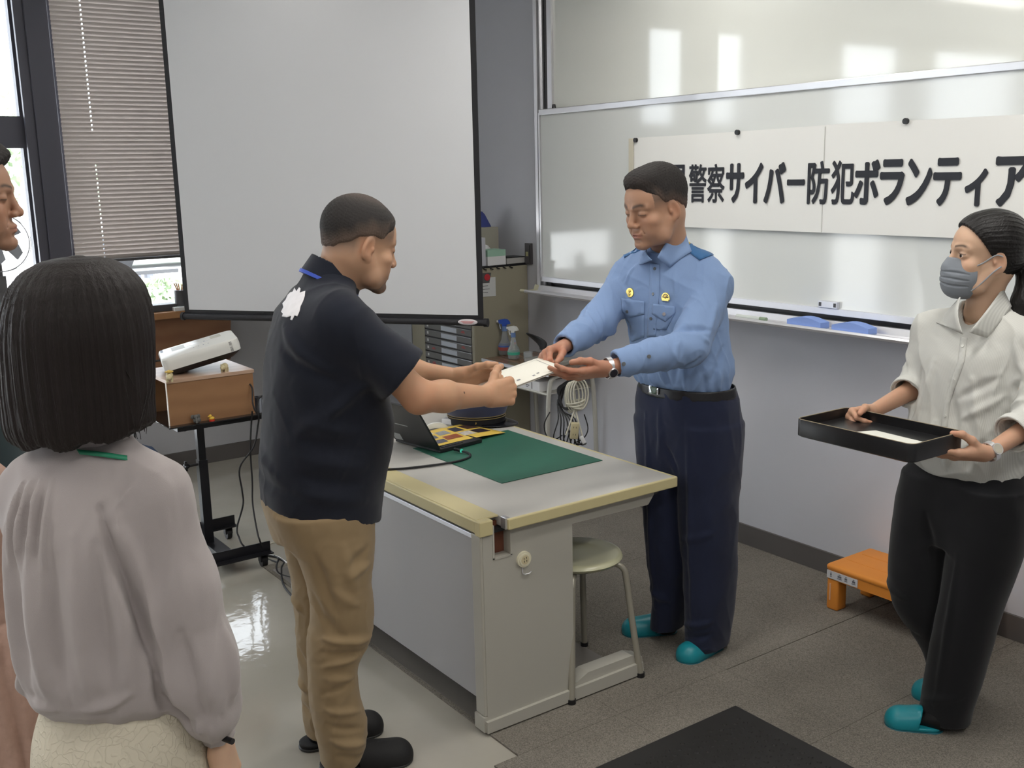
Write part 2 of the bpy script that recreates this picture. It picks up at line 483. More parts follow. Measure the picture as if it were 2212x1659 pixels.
for sx in (-1, 1):
    for yy in (6.2, 8.6):
        b = MB(); b.cyl((-24 + sx * 0.66, yy, 0.14), (-24 + sx * 0.84, yy, 0.14), 0.29); b.build('wheel', M_black, car, True)
po = thing('cable_stays', 'thin pale diagonal poles standing in front of the trees outside', 'poles', (-22, 5.9, 0))
b = MB(); b.cyl((-22, 5.15, 2.1), (-22, 6.35, 1.0), 0.03, n=6); b.build('pole', M_white, po)
b = MB(); b.cyl((-22, 5.75, 0.6), (-22, 6.3, 1.15), 0.03, n=6); b.build('pole', M_white, po)
b = MB(); b.cyl((-22, 5.2, -0.15), (-22, 5.2, 2.3), 0.03, n=6); b.build('pole', M_white, po)

# ------------------------------------------------------------------ added ceiling lamps, out of view
M_tube = emission_mat('added_tube_glow', (1.0, 0.96, 0.88), 2.5)
for i, (x, y) in enumerate(ADDED_LAMPS):
    t = thing('added_ceiling_lamp', 'added white twin-tube ceiling lamp for fill light, outside the picture', 'lamp', (x, y, 3.0), 'added ceiling lamps')
    b = MB(); b.box((x, y, 2.975), (0.34, 1.3, 0.05), bevel=0.01); b.build('housing', M_white, t)
    for dx in (-0.08, 0.08):
        b = MB(); b.cyl((x + dx, y - 0.6, 2.945), (x + dx, y + 0.6, 2.945), 0.014, n=12); b.build('tube', M_tube, t, True)

# ================================================================== WHITEBOARD
M_wb = mat('whiteboard_enamel', (0.80, 0.815, 0.76), 0.055, spec=1.0)
M_wb2 = mat('whiteboard_enamel_lower', (0.76, 0.785, 0.765), 0.085, spec=0.8)
XW1 = 1.2
wb = thing('whiteboard', 'large two-panel sliding whiteboard with aluminium frame on the front wall', 'whiteboard', (-1.7, 3.55, 1.1))
b = MB(); b.bb((-4.56, 3.545, 1.9), (XW1, 3.56, 2.95)); b.build('upper_panel', M_wb, wb)
b = MB(); b.bb((-4.63, 3.505, 1.165), (XW1, 3.52, 2.05)); b.build('lower_panel', M_wb2, wb)
b = MB(); b.bb((-4.635, 3.495, 2.048), (XW1, 3.525, 2.078), bevel=0.003); b.build('top_rail', M_alu, wb)
M_frw = mat('pale_aluminium_frame', (0.72, 0.73, 0.78), 0.35, metal=0.45)
b = MB(); b.bb((-4.635, 3.495, 1.153), (XW1, 3.525, 1.180), bevel=0.002); b.build('bottom_rail', M_frw, wb)
b = MB(); b.bb((-4.64, 3.495, 1.153), (-4.628, 3.525, 2.06)); b.build('side_rail', M_alu, wb)
b = MB()
b.bb((-4.68, 3.50, 1.11), (-4.652, 3.60, 2.97), bevel=0.002); b.bb((-4.655, 3.53, 1.11), (-4.64, 3.60, 2.97))
b.bb((-4.60, 3.53, 2.08), (-4.56, 3.60, 2.97), bevel=0.002)
b.build('guide_rail', M_alu, wb)
b = MB(); b.bb((-4.64, 3.54, 1.11), (-4.60, 3.60, 2.97)); b.build('rail_channel', M_darkgrey, wb)
b = MB()
for k in range(150):
    b.sph((-4.622, 3.53, 2.09 + k * 0.0058), (0.0035, 0.003, 0.0026), n=6)
b.build('ball_chain', M_black, wb)
b = MB(); b.cyl((-4.53, 3.52, 2.078), (-4.53, 3.52, 2.10), 0.012, 0.008, n=10); b.build('stopper', M_black, wb, True)
b = MB(); b.bb((-4.63, 3.55, 1.135), (XW1, 3.60, 1.153)); b.bb((-4.65, 3.56, 1.10), (XW1, 3.6, 1.16)); b.build('back_channel', M_darkgrey, wb)
# pull handle set in the lower frame
b = MB(); b.bb((-2.745, 3.488, 1.181), (-2.65, 3.505, 1.209), bevel=0.002); b.build('pull_handle', M_frw, wb)
for xa in (-2.739, -2.667):
    b = MB(); b.bb((xa, 3.486, 1.187), (xa + .011, 3.489, 1.203)); b.build('handle_screw', M_darkgrey, wb)
# tray
M_tray = mat('tray_aluminium', (0.80, 0.80, 0.83), 0.30, metal=0.65)
tr = MB()
prof = [(3.52, 1.130), (3.50, 1.130), (3.490, 1.104), (3.415, 1.104), (3.408, 1.112), (3.398, 1.112), (3.392, 1.104), (3.396, 1.096), (3.41, 1.092), (3.52, 1.092)]
tr.prism([(-4.66, y, z) for y, z in prof], (XW1 + 4.66, 0, 0))
to = tr.build('pen_tray', M_tray, wb, True, 30)
b = MB(); b.prism([(-4.70, y + (0.0), z) for y, z in prof], (0.04, 0, 0)); b.build('tray_end_cap', mat('yellowed_cap', (0.55, 0.53, 0.38), 0.5), wb)
# erasers
M_er = mat('eraser_blue', (0.25, 0.37, 0.76), 0.85, bump=0.3, bump_scale=400)
M_er2 = mat('eraser_felt', (0.28, 0.38, 0.66), 0.95, bump=0.4, bump_scale=600)
def eraser(xc, label):
    t = thing('whiteboard_eraser', label, 'eraser', (xc, 3.435, 1.104), 'blue whiteboard erasers in the tray')
    n = 9; w = 0.17; b = MB()
    pts = [(xc - w / 2, 3.41, 1.106)] + [(xc - w / 2 + w * k / n, 3.41, 1.130 + 0.016 * math.sin(math.pi * k / n)) for k in range(n + 1)] + [(xc + w / 2, 3.41, 1.106)]
    b.prism(pts, (0, 0.055, 0)); b.build('foam_body', M_er, t, True, 30)
    b = MB(); b.bb((xc - w / 2, 3.411, 1.1045), (xc + w / 2, 3.464, 1.110)); b.build('felt_pad', M_er2, t)
eraser(-2.752, 'blue whiteboard eraser in the pen tray, the one nearer the officer')
eraser(-2.528, 'blue whiteboard eraser in the pen tray, the one nearer the woman with the tray')
mk = thing('marker_pen', 'clear white marker pen lying in the pen tray left of the erasers', 'pen', (-3.05, 3.43, 1.11))
b = MB(); b.cyl((-3.13, 3.43, 1.113), (-3.0, 3.432, 1.113), 0.0085, n=12); b.build('barrel', mat('pen_clear', (0.62, 0.66, 0.62), 0.3), mk, True)
b = MB(); b.cyl((-3.0, 3.432, 1.113), (-2.965, 3.432, 1.113), 0.0088, n=12); b.build('cap', mat('pen_green', (0.25, 0.33, 0.22), 0.4), mk, True)

# banner
M_paper = mat('banner_paper', (0.86, 0.86, 0.83), 0.8, bump=0.2, bump_scale=30)
M_ink = mat('ink', (0.050, 0.053, 0.062), 0.9, spec=0.1)
ban = thing('paper_banner', 'long white paper banner with large dark Japanese characters pinned to the whiteboard', 'banner', (-2.4, 3.49, 1.48))
b = MB(); NX, NZ = 90, 10; grid = []
def bany(x, z): return 3.492 - 0.0035 - 0.001 * math.sin(x * 9) * math.sin((z - 1.48) * 6 + 1)
for i in range(NX + 1):
    x = -3.895 + (1.0 + 3.895) * i / NX
    ztop = 1.900 + 0.008 * math.sin((x + 3.85) * 1.1) - 0.004 * abs(math.sin((x + 3.85) * 2.6))
    zb = 1.484
    grid.append([b.b.verts.new((x, bany(x, zb + (ztop - zb) * j / NZ), zb + (ztop - zb) * j / NZ)) for j in range(NZ + 1)])
for i in range(NX):
    for j in range(NZ):
        b.b.faces.new((grid[i][j], grid[i + 1][j], grid[i + 1][j + 1], grid[i][j + 1]))
po_ = b.build('sheet', M_paper, ban)
md = po_.modifiers.new('thickness', 'SOLIDIFY'); md.thickness = 0.0006; md.offset = -1
# paper fold between two sheets
b = MB(); b.bb((-2.7412, 3.4858, 1.486), (-2.7388, 3.4872, 1.900)); b.build('fold_edge', mat('fold', (0.66, 0.66, 0.62), 0.8), ban)
b = MB(); b.bb((-3.897, 3.4835, 1.485), (-3.862, 3.4850, 1.898)); b.build('tape_edge', mat('tape', (0.66, 0.62, 0.50), 0.6), ban)
cols = [(-3.738, -3.625), (-3.618, -3.497), (-3.488, -3.378), (-3.372, -3.269), (-3.26, -3.156), (-3.15, -3.05), (-3.045, -2.928), (-2.921, -2.83), (-2.816, -2.709), (-2.70, -2.589), (-2.591, -2.476), (-2.476, -2.37), (-2.361, -2.256), (-2.252, -2.141), (-2.127, -2.042), (-2.017, -1.885)]
bmx = bmesh.new()
for ch, (xa, xb) in zip('縄県警察サイバー防犯ボランティア', cols):
    me = text_mesh(ch, 1.0, 0.0, 0.002)
    wt = 0.016 if ch in '警察縄' else 0.024 if ch in '県防犯' else 0.042
    n0 = len(bmx.verts)
    for k in range(13):      # heavy weight: the strokes thickened all round
        dv = Vector((wt * math.cos(k * .5236), wt * .75 * math.sin(k * .5236), 0.0004 * k)) if k < 12 else Vector((0, 0, 0.0052))
        for v in me.vertices: v.co += dv
        bmx.from_mesh(me)
        for v in me.vertices: v.co -= dv
    bmx.verts.ensure_lookup_table()
    vs = bmx.verts[n0:]
    xs = [v.co.x for v in vs]; ys = [v.co.y for v in vs]
    za, zb = 1.597, 1.768
    if ch == 'ー': za, zb = 1.672, 1.697
    if ch == 'ィ': za, zb = 1.597, 1.728
    for v in vs:
        v.co = Vector((xa + (xb - xa) * (v.co.x - min(xs)) / (max(xs) - min(xs)), 3.4855 - v.co.z * 0.25, za + (zb - za) * (v.co.y - min(ys)) / (max(ys) - min(ys))))
me = bpy.data.meshes.new('lettering'); bmx.to_mesh(me); bmx.free(); me.materials.append(M_ink)
lo = bpy.data.objects.new('lettering', me); C.objects.link(lo); adopt(lo, ban)
# magnets
for (x, z, w) in ((-3.846, 1.889, 'at the left end'), (-3.197, 1.898, 'in the middle of the banner top'), (-2.375, 1.903, 'above the last characters'), (-1.55, 1.9, 'at the right')):
    b = MB(); b.cyl((x, 3.489, z), (x, 3.476, z), 0.011, n=16)
    if x < -1.6: tag(b.build('magnet', M_black, None, True), 'round black magnet pinning the banner ' + w, 'magnet', 'round black magnets along the banner top')
    else: b.b.free()

# ================================================================== PROJECTION SCREEN
scr = thing('projection_screen', 'large hanging projection screen with black border and bottom bar', 'projection screen', (-4.78, 2.26, 1.0))
Bp = at(1045, 697, 5.0)
zb = Bp.z; A = onz(400, 683, zb)
M_scr = mat('screen_matte', (0.66, 0.67, 0.69), 0.85, noise_amt=0.01, noise_scale=2)
dirx = (Bp - A); Ls = dirx.length; dirx.normalize(); nrm = Vector((dirx.y, -dirx.x, 0)); nrm.normalize()
if nrm.dot(Vector((0, 0, 1.75)) - A) < 0: nrm = -nrm
up = Vector((0, 0, 1))
def sbox(u0, u1, z0, z1, n0, n1, name, m, bev=0):
    b = MB(); c = A + dirx * ((u0 + u1) / 2) + up * ((z0 + z1) / 2 - zb) + nrm * ((n0 + n1) / 2)
    Rm = Matrix((dirx, nrm, up)).transposed()
    b.box(c, (u1 - u0, abs(n1 - n0), z1 - z0), rot=Rm, bevel=bev); return b.build(name, m, scr)
sbox(0.0, Ls, zb, 2.93, -0.001, 0.0, 'black_border', M_black)
sbox(0.028, Ls - 0.028, zb + 0.035, 2.90, 0.0006, 0.0012, 'white_surface', M_scr)
b = MB(); b.cyl(A - dirx * 0.005, Bp + dirx * 0.012, 0.0165, n=20); b.build('bottom_bar', mat('bar_black', (0.018, 0.018, 0.022), 0.35), scr, True)
b = MB(); b.cyl(Bp + dirx * 0.003, Bp + dirx * 0.022, 0.021, n=20); b.build('end_cap', M_black, scr, True)
b = MB(); b.cyl(A - dirx * 0.018, A - dirx * 0.003, 0.021, n=20); b.build('end_cap', M_black, scr, True)
b = MB(); b.cyl(A + up * (2.94 - zb) - dirx * 0.05, Bp + up * (2.94 - zb) + dirx * 0.05, 0.045, n=20); b.build('roller_case', M_white, scr, True)
# oval badge on the bar with tiny lines of print
Rm = Matrix((dirx, nrm, up)).transposed()
b = MB(); c = A + dirx * (Ls - 0.075) + nrm * 0.018 + up * 0.004
b.sph(c, (0.050, 0.004, 0.0145), n=24, rot=Rm); b.build('badge', mat('badge_white', (0.72, 0.66, 0.68), 0.4), scr, True)
b = MB()
for k in range(3): b.box(c + nrm * 0.0042 + up * (0.003 - 0.004 * k), (0.068 - 0.012 * k, 0.001, 0.0018), rot=Rm)
b.build('badge_print', mat('badge_red', (0.62, 0.18, 0.18), 0.5), scr)
# ================================================================== TEACHER'S DESK
M_lam = mat('laminate_top', (0.50, 0.485, 0.455), 0.32, noise_amt=0.04, noise_scale=400)
M_cream = mat('cream_edge', (0.56, 0.49, 0.27), 0.38)
M_panel = mat('panel_grey', (0.37, 0.36, 0.36), 0.5, bump=0.1, bump_scale=500)
M_steel = mat('painted_steel', (0.42, 0.405, 0.355), 0.45, bump=0.08, bump_scale=500)
XA, XB, YA, YB2, ZT = -4.05, -2.508, 1.745, 2.452, 0.71
dk = thing('teacher_desk', "teacher's desk with grey laminate top, cream edges and a grey modesty panel", 'desk', (-3.3, 2.06, 0))
b = MB(); b.bb((XA, YA, ZT - 0.034), (XB, YB2, ZT), bevel=0.003); b.build('desk_top', M_lam, dk)
b = MB()
b.bb((XB - 0.002, YA, ZT - 0.036), (XB + 0.010, YB2 + 0.006, ZT + 0.0006), bevel=0.004)
b.bb((XA, YB2 - 0.002, ZT - 0.036), (XB + 0.008, YB2 + 0.010, ZT + 0.0006), bevel=0.004)
b.build('edge_band', M_cream, dk)
# cable duct along the front edge
b = MB(); b.bb((XA, 1.662, ZT - 0.004), (XB - 0.045, YA - 0.002, ZT + 0.002), bevel=0.0015)
b.bb((XA, 1.655, ZT - 0.040), (XB - 0.045, 1.668, ZT - 0.001), bevel=0.003); b.build('cable_duct_cover', M_cream, dk)
b = MB(); b.bb((XB - 0.045, 1.653, ZT - 0.046), (XB - 0.012, 1.702, ZT + 0.0025), bevel=0.004); b.build('duct_end_cap', M_cream, dk)
b = MB(); b.bb((XB - 0.03, YA - 0.004, ZT - 0.036), (XB - 0.002, YA + 0.012, ZT + 0.002), bevel=0.002); b.build('corner_bracket', M_alu, dk)
# end panel with the open cable notch (four pieces around it)
XP = -2.53
def endpanel(x0, x1, name, notch):
    b = MB()
    if notch:
        b.bb((x0, 1.668, 0.062), (x1, 1.708, 0.664)); b.bb((x0, 1.708, 0.062), (x1, 1.772, 0.583))
        b.bb((x0, 1.772, 0.062), (x1, 2.018, 0.668))
    else:
        b.bb((x0, 1.668, 0.062), (x1, 2.018, 0.668))
    return b.build(name, M_steel, dk)
endpanel(XP - 0.05, XP, 'end_panel', True)
endpanel(XA + 0.04, XA + 0.09, 'end_panel', False)
b = MB(); b.bb((XP - 0.045, 1.71, 0.585), (XP - 0.035, 1.77, 0.69)); b.build('notch_backing', mat('notch_brown', (0.16, 0.055, 0.03), 0.6), dk)
b = MB()
for (ya, yb, za, zc) in ((1.704, 1.710, 0.58, 0.69), (1.770, 1.776, 0.58, 0.69), (1.704, 1.776, 0.578, 0.584)):
    b.bb((XP - 0.04, ya, za), (XP + 0.002, yb, zc))
b.build('notch_frame', M_steel, dk)
# modesty panel facing the room
b = MB(); b.bb((XA + 0.05, 1.676, 0.10), (XP - 0.03, 1.690, 0.655)); b.build('modesty_panel', M_panel, dk)
b = MB(); b.bb((XA + 0.05, 1.668, 0.640), (XP - 0.03, 1.682, 0.656), bevel=0.002); b.build('panel_top_trim', M_frw, dk)
b = MB(); b.bb((XP - 0.055, 1.660, 0.062), (XP - 0.002, 1.674, 0.664), bevel=0.005); b.build('corner_post', M_steel, dk)
# apron and bracket under the overhanging top
b = MB(); b.prism([(XP, 2.018, 0.668), (XP, 2.378, 0.668), (XP, 2.378, 0.655), (XP, 2.352, 0.624), (XP, 2.018, 0.628)], (-0.03, 0, 0)); b.build('apron', M_steel, dk)
b = MB(); b.bb((XA + 0.05, 2.35, 0.61), (XP - 0.03, 2.375, 0.672)); b.build('rear_rail', M_steel, dk)
b = MB(); b.prism([(XP - 0.01, 2.378, 0.668), (XP - 0.01, 2.43, 0.668), (XP - 0.01, 2.40, 0.650), (XP - 0.01, 2.378, 0.650)], (-0.02, 0, 0)); b.build('bracket', M_darkgrey, dk)
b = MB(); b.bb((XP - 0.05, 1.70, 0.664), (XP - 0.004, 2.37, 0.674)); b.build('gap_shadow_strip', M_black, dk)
# foot rail
for xf in (XP, XA + 0.09):
    b = MB()
    b.prism([(xf, 1.655, 0.012), (xf, 1.655, 0.062), (xf, 2.03, 0.066), (xf, 2.08, 0.088), (xf, 2.28, 0.088), (xf, 2.325, 0.072), (xf, 2.335, 0.012)], (-0.055, 0, 0))
    b.prism([(xf + 0.012, 1.66, 0.012), (xf + 0.012, 1.66, 0.050), (xf + 0.012, 2.32, 0.056), (xf + 0.012, 2.325, 0.012)], (-0.02, 0, 0))
    b.build('foot_rail', M_steel, dk)
    for yg in (1.69, 2.29):
        b = MB(); b.cyl((xf - 0.02, yg, 0.0), (xf - 0.02, yg, 0.014), 0.022); b.build('glide', M_black, dk, True)
# round socket on the end panel, with its hook
b = MB(); b.cyl((XP, 1.819, 0.556), (XP + 0.008, 1.819, 0.556), 0.026, n=32); b.cyl((XP + 0.008, 1.819, 0.556), (XP + 0.011, 1.819, 0.556), 0.020, n=32)
so = b.build('round_socket', mat('socket_cream', (0.72, 0.68, 0.52), 0.35), dk, True)
b = MB(); b.cyl((XP + 0.0112, 1.819, 0.556), (XP + 0.012, 1.819, 0.556), 0.015, n=24); b.build('socket_face', mat('socket_face', (0.60, 0.52, 0.33), 0.4), so, True)
b = MB()
for dy, dz in ((-0.005, 0.005), (0.004, 0.006), (-0.004, -0.005), (0.005, -0.004)): b.box((XP + 0.0125, 1.819 + dy, 0.556 + dz), (0.001, 0.0016, 0.006))
b.build('socket_slots', M_black, so)
b = MB(); b.tube([(XP + 0.001, 1.815, 0.530), (XP + 0.004, 1.815, 0.508), (XP + 0.008, 1.835, 0.506), (XP + 0.01, 1.843, 0.512)], 0.0022); b.build('hook', M_alu, dk, True)

# green cutting mat
b = MB(); b.bb((-3.418, 1.943, ZT + 0.0005), (-2.818, 2.393, ZT + 0.003), bevel=0.001)
M_mat = mat('mat_green', (0.022, 0.115, 0.075), 0.5, noise_amt=0.08, noise_scale=30)
tag(b.build('cutting_mat', M_mat), 'dark green cutting mat lying on the desk top', 'mat')

# laptop
lp = thing('laptop', 'open black laptop on the desk seen from behind its lid', 'laptop', (-3.4, 2.0, ZT + 0.003))
M_lap = mat('laptop_black', (0.018, 0.018, 0.020), 0.35)
hl = onz(858, 955, 0.713); hr = onz(952, 980, 0.713); u = (hr - hl).normalized(); v = Vector((-u.y, u.x, 0)); w = 0.275
hl = hr - u * w
z0 = ZT + 0.004
def lpbox(u0, u1, v0, v1, z0_, z1_, name, m, par, bev=0.0015):
    b = MB(); c = hl + u * ((u0 + u1) / 2) + v * ((v0 + v1) / 2); c.z = (z0_ + z1_) / 2
    b.box(c, (u1 - u0, v1 - v0, z1_ - z0_), rot=Matrix((u, v, Vector((0, 0, 1)))).transposed(), bevel=bev); return b.build(name, m, par)
base = lpbox(0, w, 0, 0.215, z0, z0 + 0.016, 'keyboard_base', M_lap, lp, 0.003)
b = MB()
for r_ in range(6):
    for k in range(14):
        c = hl + u * (0.014 + 0.0185 * k) + v * (0.03 + 0.0175 * r_); c.z = z0 + 0.0172
        b.box(c, (0.0155, 0.0145, 0.0016), rot=Matrix((u, v, Vector((0, 0, 1)))).transposed())
b.build('keys', mat('key_black', (0.03, 0.03, 0.032), 0.5), base)
# lid: leaning back toward the viewer
la = R(121); lid_dir = (v * math.cos(la) + Vector((0, 0, 1)) * math.sin(la)).normalized(); ln = u.cross(lid_dir).normalized()
Rl = Matrix((u, lid_dir, u.cross(lid_dir))).transposed()
def lidbox(u0, u1, h0, h1, n0, n1, name, m, par, bev=0.0):
    b = MB(); c = hl + u * ((u0 + u1) / 2) + lid_dir * ((h0 + h1) / 2) + ln * ((n0 + n1) / 2); c.z += z0 + 0.012 - hl.z
    b.box(c, (u1 - u0, h1 - h0, n1 - n0), rot=Rl, bevel=bev); return b.build(name, m, par)
lid = lidbox(0, w, 0.0, 0.212, -0.004, 0.004, 'lid', M_lap, lp, 0.002)
sgn = -1 if ln.dot(v) > 0 else 1
lidbox(0.012, w - 0.012, 0.012, 0.193, -sgn * 0.0042, -sgn * 0.0048, 'display', M_black, lid)
lidbox(0.012, 0.062, 0.008, 0.042, sgn * 0.0042, sgn * 0.0046, 'label_sticker', mat('sticker_grey', (0.33, 0.34, 0.34), 0.4), lid)
M_logo = mat('logo_silver', (0.35, 0.36, 0.37), 0.3, metal=0.6)
lidbox(0.078, 0.150, 0.098, 0.1025, sgn * 0.0042, sgn * 0.0046, 'brand_word_line', M_logo, lid)
b = MB()
for k, (du, dv) in enumerate(((0.066, 0.110), (0.070, 0.104), (0.075, 0.100))):
    c = hl + u * du + lid_dir * dv + ln * (sgn * 0.0044); c.z += z0 + 0.012 - hl.z
    b.box(c, (0.006, 0.003, 0.0004), rot=Rl)
b.build('brand_mark', M_logo, lid)
# black cable with lit plug
b = MB(); b.tube([(-3.262, 2.035, 0.724), (-3.23, 2.045, 0.722), (-3.19, 2.055, 0.719), (-3.155, 2.03, 0.717), (-3.135, 1.97, 0.717), (-3.145, 1.90, 0.716), (-3.165, 1.82, 0.716), (-3.185, 1.76, 0.716), (-3.22, 1.70, 0.716), (-3.30, 1.60, 0.713), (-3.34, 1.58, 0.68), (-3.34, 1.60, 0.4), (-3.36, 1.60, 0.12), (-3.40, 1.62, 0.01), (-3.7, 1.64, 0.006)], 0.0045, n=8)
cb = tag(b.build('power_cable', M_black, None, True), 'black cable plugged into the side of the laptop, curving over the desk edge', 'cable')
b = MB(); b.cyl((-3.262, 2.035, 0.724), (-3.232, 2.044, 0.7235), 0.0065, n=12); b.build('plug', M_black, cb, True)
b = MB(); b.cyl((-3.231, 2.0442, 0.7235), (-3.226, 2.046, 0.7230), 0.0068, n=12); b.build('plug_light', emission_mat('led_green', (0.1, 0.9, 0.6), 0.5), cb, True)

# yellow photo leaflet on the keyboard and desk
lf = thing('photo_leaflet', 'yellow printed leaflet with small photos lying over the laptop keyboard', 'leaflet', (-3.5, 2.2, 0.73))
M_yel = mat('leaflet_yellow', (0.72, 0.50, 0.09), 0.45)
q0, q1, q2, q3 = [Vector((p[0], p[1], z)) for p, z in ((onz(944, 965, .732), .7335), (onz(1092, 934, .719), .719), (onz(1005, 915, .719), .719), (onz(905, 938, .732), .7335))]
def lfp(s, t, dz=0.0):
    p = (q0 * (1 - s) + q1 * s) * (1 - t) + (q3 * (1 - s) + q2 * s) * t
    return p + Vector((0, 0, dz + 0.004 * math.sin(math.pi * s)))
b = MB(); g = [[b.b.verts.new(lfp(i / 12, j / 8)) for j in range(9)] for i in range(13)]
for i in range(12):
    for j in range(8): b.b.faces.new((g[i][j], g[i + 1][j], g[i + 1][j + 1], g[i][j + 1]))
o = b.build('sheet', M_yel, lf, True); md = o.modifiers.new('t', 'SOLIDIFY'); md.thickness = 0.0008; md.offset = -1
photos = [(0.05, 0.20, 0.12, 0.34, (0.10, 0.10, 0.13)), (0.22, 0.46, 0.20, 0.46, (0.30, 0.08, 0.03)), (0.05, 0.17, 0.45, 0.66, (0.12, 0.13, 0.17)), (0.22, 0.42, 0.55, 0.80, (0.30, 0.30, 0.30)),
          (0.50, 0.70, 0.25, 0.50, (0.55, 0.50, 0.45)), (0.72, 0.93, 0.25, 0.52, (0.03, 0.02, 0.03)), (0.50, 0.68, 0.58, 0.86, (0.05, 0.05, 0.07)), (0.74, 0.96, 0.60, 0.9, (0.08, 0.04, 0.03)), (0.03, 0.20, 0.75, 0.95, (0.60, 0.60, 0.62))]
for k, (s0, s1, t0, t1, c_) in enumerate(photos):
    b = MB(); g = [[b.b.verts.new(lfp(s0 + (s1 - s0) * i / 3, t0 + (t1 - t0) * j / 3, 0.0006)) for j in range(4)] for i in range(4)]
    for i in range(3):
        for j in range(3): b.b.faces.new((g[i][j], g[i + 1][j], g[i + 1][j + 1], g[i][j + 1]))
    b.build('printed_photo', mat('photo', c_, 0.35, noise_amt=0.8, noise_scale=70), lf, True)

# white computer mouse, folded white cloth, small white cable end
b = MB(); c = Vector((-3.605, 2.165, ZT)); b.sph(c + Vector((0, 0, 0.003)), (0.034, 0.052, 0.034), n=24, rot=Matrix.Rotation(R(-35), 3, 'Z'))
for v_ in b.b.verts:
    if v_.co.z < ZT + 0.0005: v_.co.z = ZT + 0.0005
mo = tag(b.build('computer_mouse', mat('mouse_white', (0.66, 0.66, 0.62), 0.25), None, True), 'white rounded computer mouse on the desk beside the laptop lid', 'mouse')
b = MB(); b.sph(c + Vector((0.012, -0.004, 0.012)), (0.026, 0.048, 0.0235), n=20, rot=Matrix.Rotation(R(-35), 3, 'Z')); b.build('side_shell', mat('mouse_beige', (0.50, 0.47, 0.38), 0.4), mo, True)
b = MB(); b.box((-3.655, 2.285, ZT + 0.013), (0.10, 0.05, 0.025), rz=0.5, bevel=0.004)
tag(b.build('tissue_pack', M_white), 'crumpled white packet on the desk between mouse and police cap', 'packet')
b = MB(); b.tube([(-3.60, 1.93, ZT + 0.008), (-3.64, 1.90, ZT + 0.006), (-3.70, 1.92, ZT + 0.004), (-3.72, 1.98, ZT + 0.004), (-3.66, 2.0, ZT + 0.004), (-3.62, 1.95, ZT + 0.005)], 0.003)
b.box((-3.585, 1.935, ZT + 0.010), (0.03, 0.016, 0.012), bevel=0.003)
tag(b.build('white_cable', M_white, None, True), 'small white cable curled beside the hinge side of the laptop', 'cable')

# ------------------------------------------------------------------ police cap
M_navy = mat('cap_navy', (0.030, 0.042, 0.115), 0.8, sheen=0.3, bump=0.2, bump_scale=800)
M_band = mat('cap_band', (0.010, 0.010, 0.014), 0.7)
M_gold = mat('gold', (0.75, 0.55, 0.16), 0.3, metal=0.9)
M_thread = mat('gold_thread', (0.36, 0.27, 0.10), 0.5)
hc = Vector((-3.618, 2.372, ZT)); CS = 1.25; hf = Vector((0.80, 0.60, 0)).normalized(); hs = Vector((-hf.y, hf.x, 0))
cap = thing('police_cap', 'navy peaked police cap with gold-piped black band on the far corner of the desk', 'cap', hc)
def capsurf(rows, name, m):
    b = MB(); n = 40; rings = []
    for (z, rf, rs, off, tilt) in rows:
        ring = []
        for k in range(n):
            a = 2 * math.pi * k / n
            p = hc + hf * (CS * rf * math.cos(a) + off) + hs * (CS * rs * math.sin(a)); p.z = ZT + z + tilt * math.cos(a)
            ring.append(b.b.verts.new(p))
        rings.append(ring)
    for i in range(len(rings) - 1):
        for k in range(n): b.b.faces.new((rings[i][k], rings[i][(k + 1) % n], rings[i + 1][(k + 1) % n], rings[i + 1][k]))
    b.b.faces.new(rings[0][::-1]); b.b.faces.new(rings[-1])
    return b.build(name, m, cap, True, 50)
capsurf([(0.003, 0.098, 0.082, 0, 0), (0.045, 0.100, 0.084, 0, 0.002)], 'band', M_band)
capsurf([(0.044, 0.101, 0.085, 0, 0.002), (0.072, 0.112, 0.102, 0.0, 0.010), (0.096, 0.122, 0.114, 0.0, 0.018), (0.112, 0.120, 0.112, 0.0, 0.026), (0.126, 0.102, 0.096, 0, 0.028), (0.132, 0.07, 0.065, 0, 0.018), (0.134, 0.02, 0.02, 0, 0.005)], 'crown', M_navy)
for zz in (0.036, 0.0445):
    b = MB(); b.tube([hc + hf * (CS * 0.1015 * math.cos(a)) + hs * (CS * 0.0855 * math.sin(a)) + Vector((0, 0, zz + 0.0015 * math.cos(a))) for a in [k * math.pi / 12 for k in range(24)]], 0.0013, n=6, closed=True); b.build('gold_piping', M_thread, cap, True)
b = MB(); g = []
for i in range(15):
    a = -1.1 + 2.2 * i / 14; row = []
    for j in range(5):
        rr = 0.098 + 0.05 * j / 4 * math.cos(a * 1.35)
        p = hc + hf * (CS * rr * math.cos(a)) + hs * (CS * (0.082 + 0.012 * j / 4) * math.sin(a)); p.z = ZT + 0.012 - 0.009 * (j / 4) ** 1.0 * math.cos(a)
        row.append(b.b.verts.new(p))
    g.append(row)
for i in range(14):
    for j in range(4): b.b.faces.new((g[i][j], g[i + 1][j], g[i + 1][j + 1], g[i][j + 1]))
o = b.build('visor', mat('visor_black', (0.008, 0.008, 0.012), 0.15), cap, True); md = o.modifiers.new('t', 'SOLIDIFY'); md.thickness = 0.002
b = MB(); b.cyl(hc + hs * -0.094 + hf * 0.03 + Vector((0, 0, .022)), hc + hs * -0.100 + hf * 0.03 + Vector((0, 0, .022)), 0.006, n=12); b.build('strap_button', M_gold, cap, True)

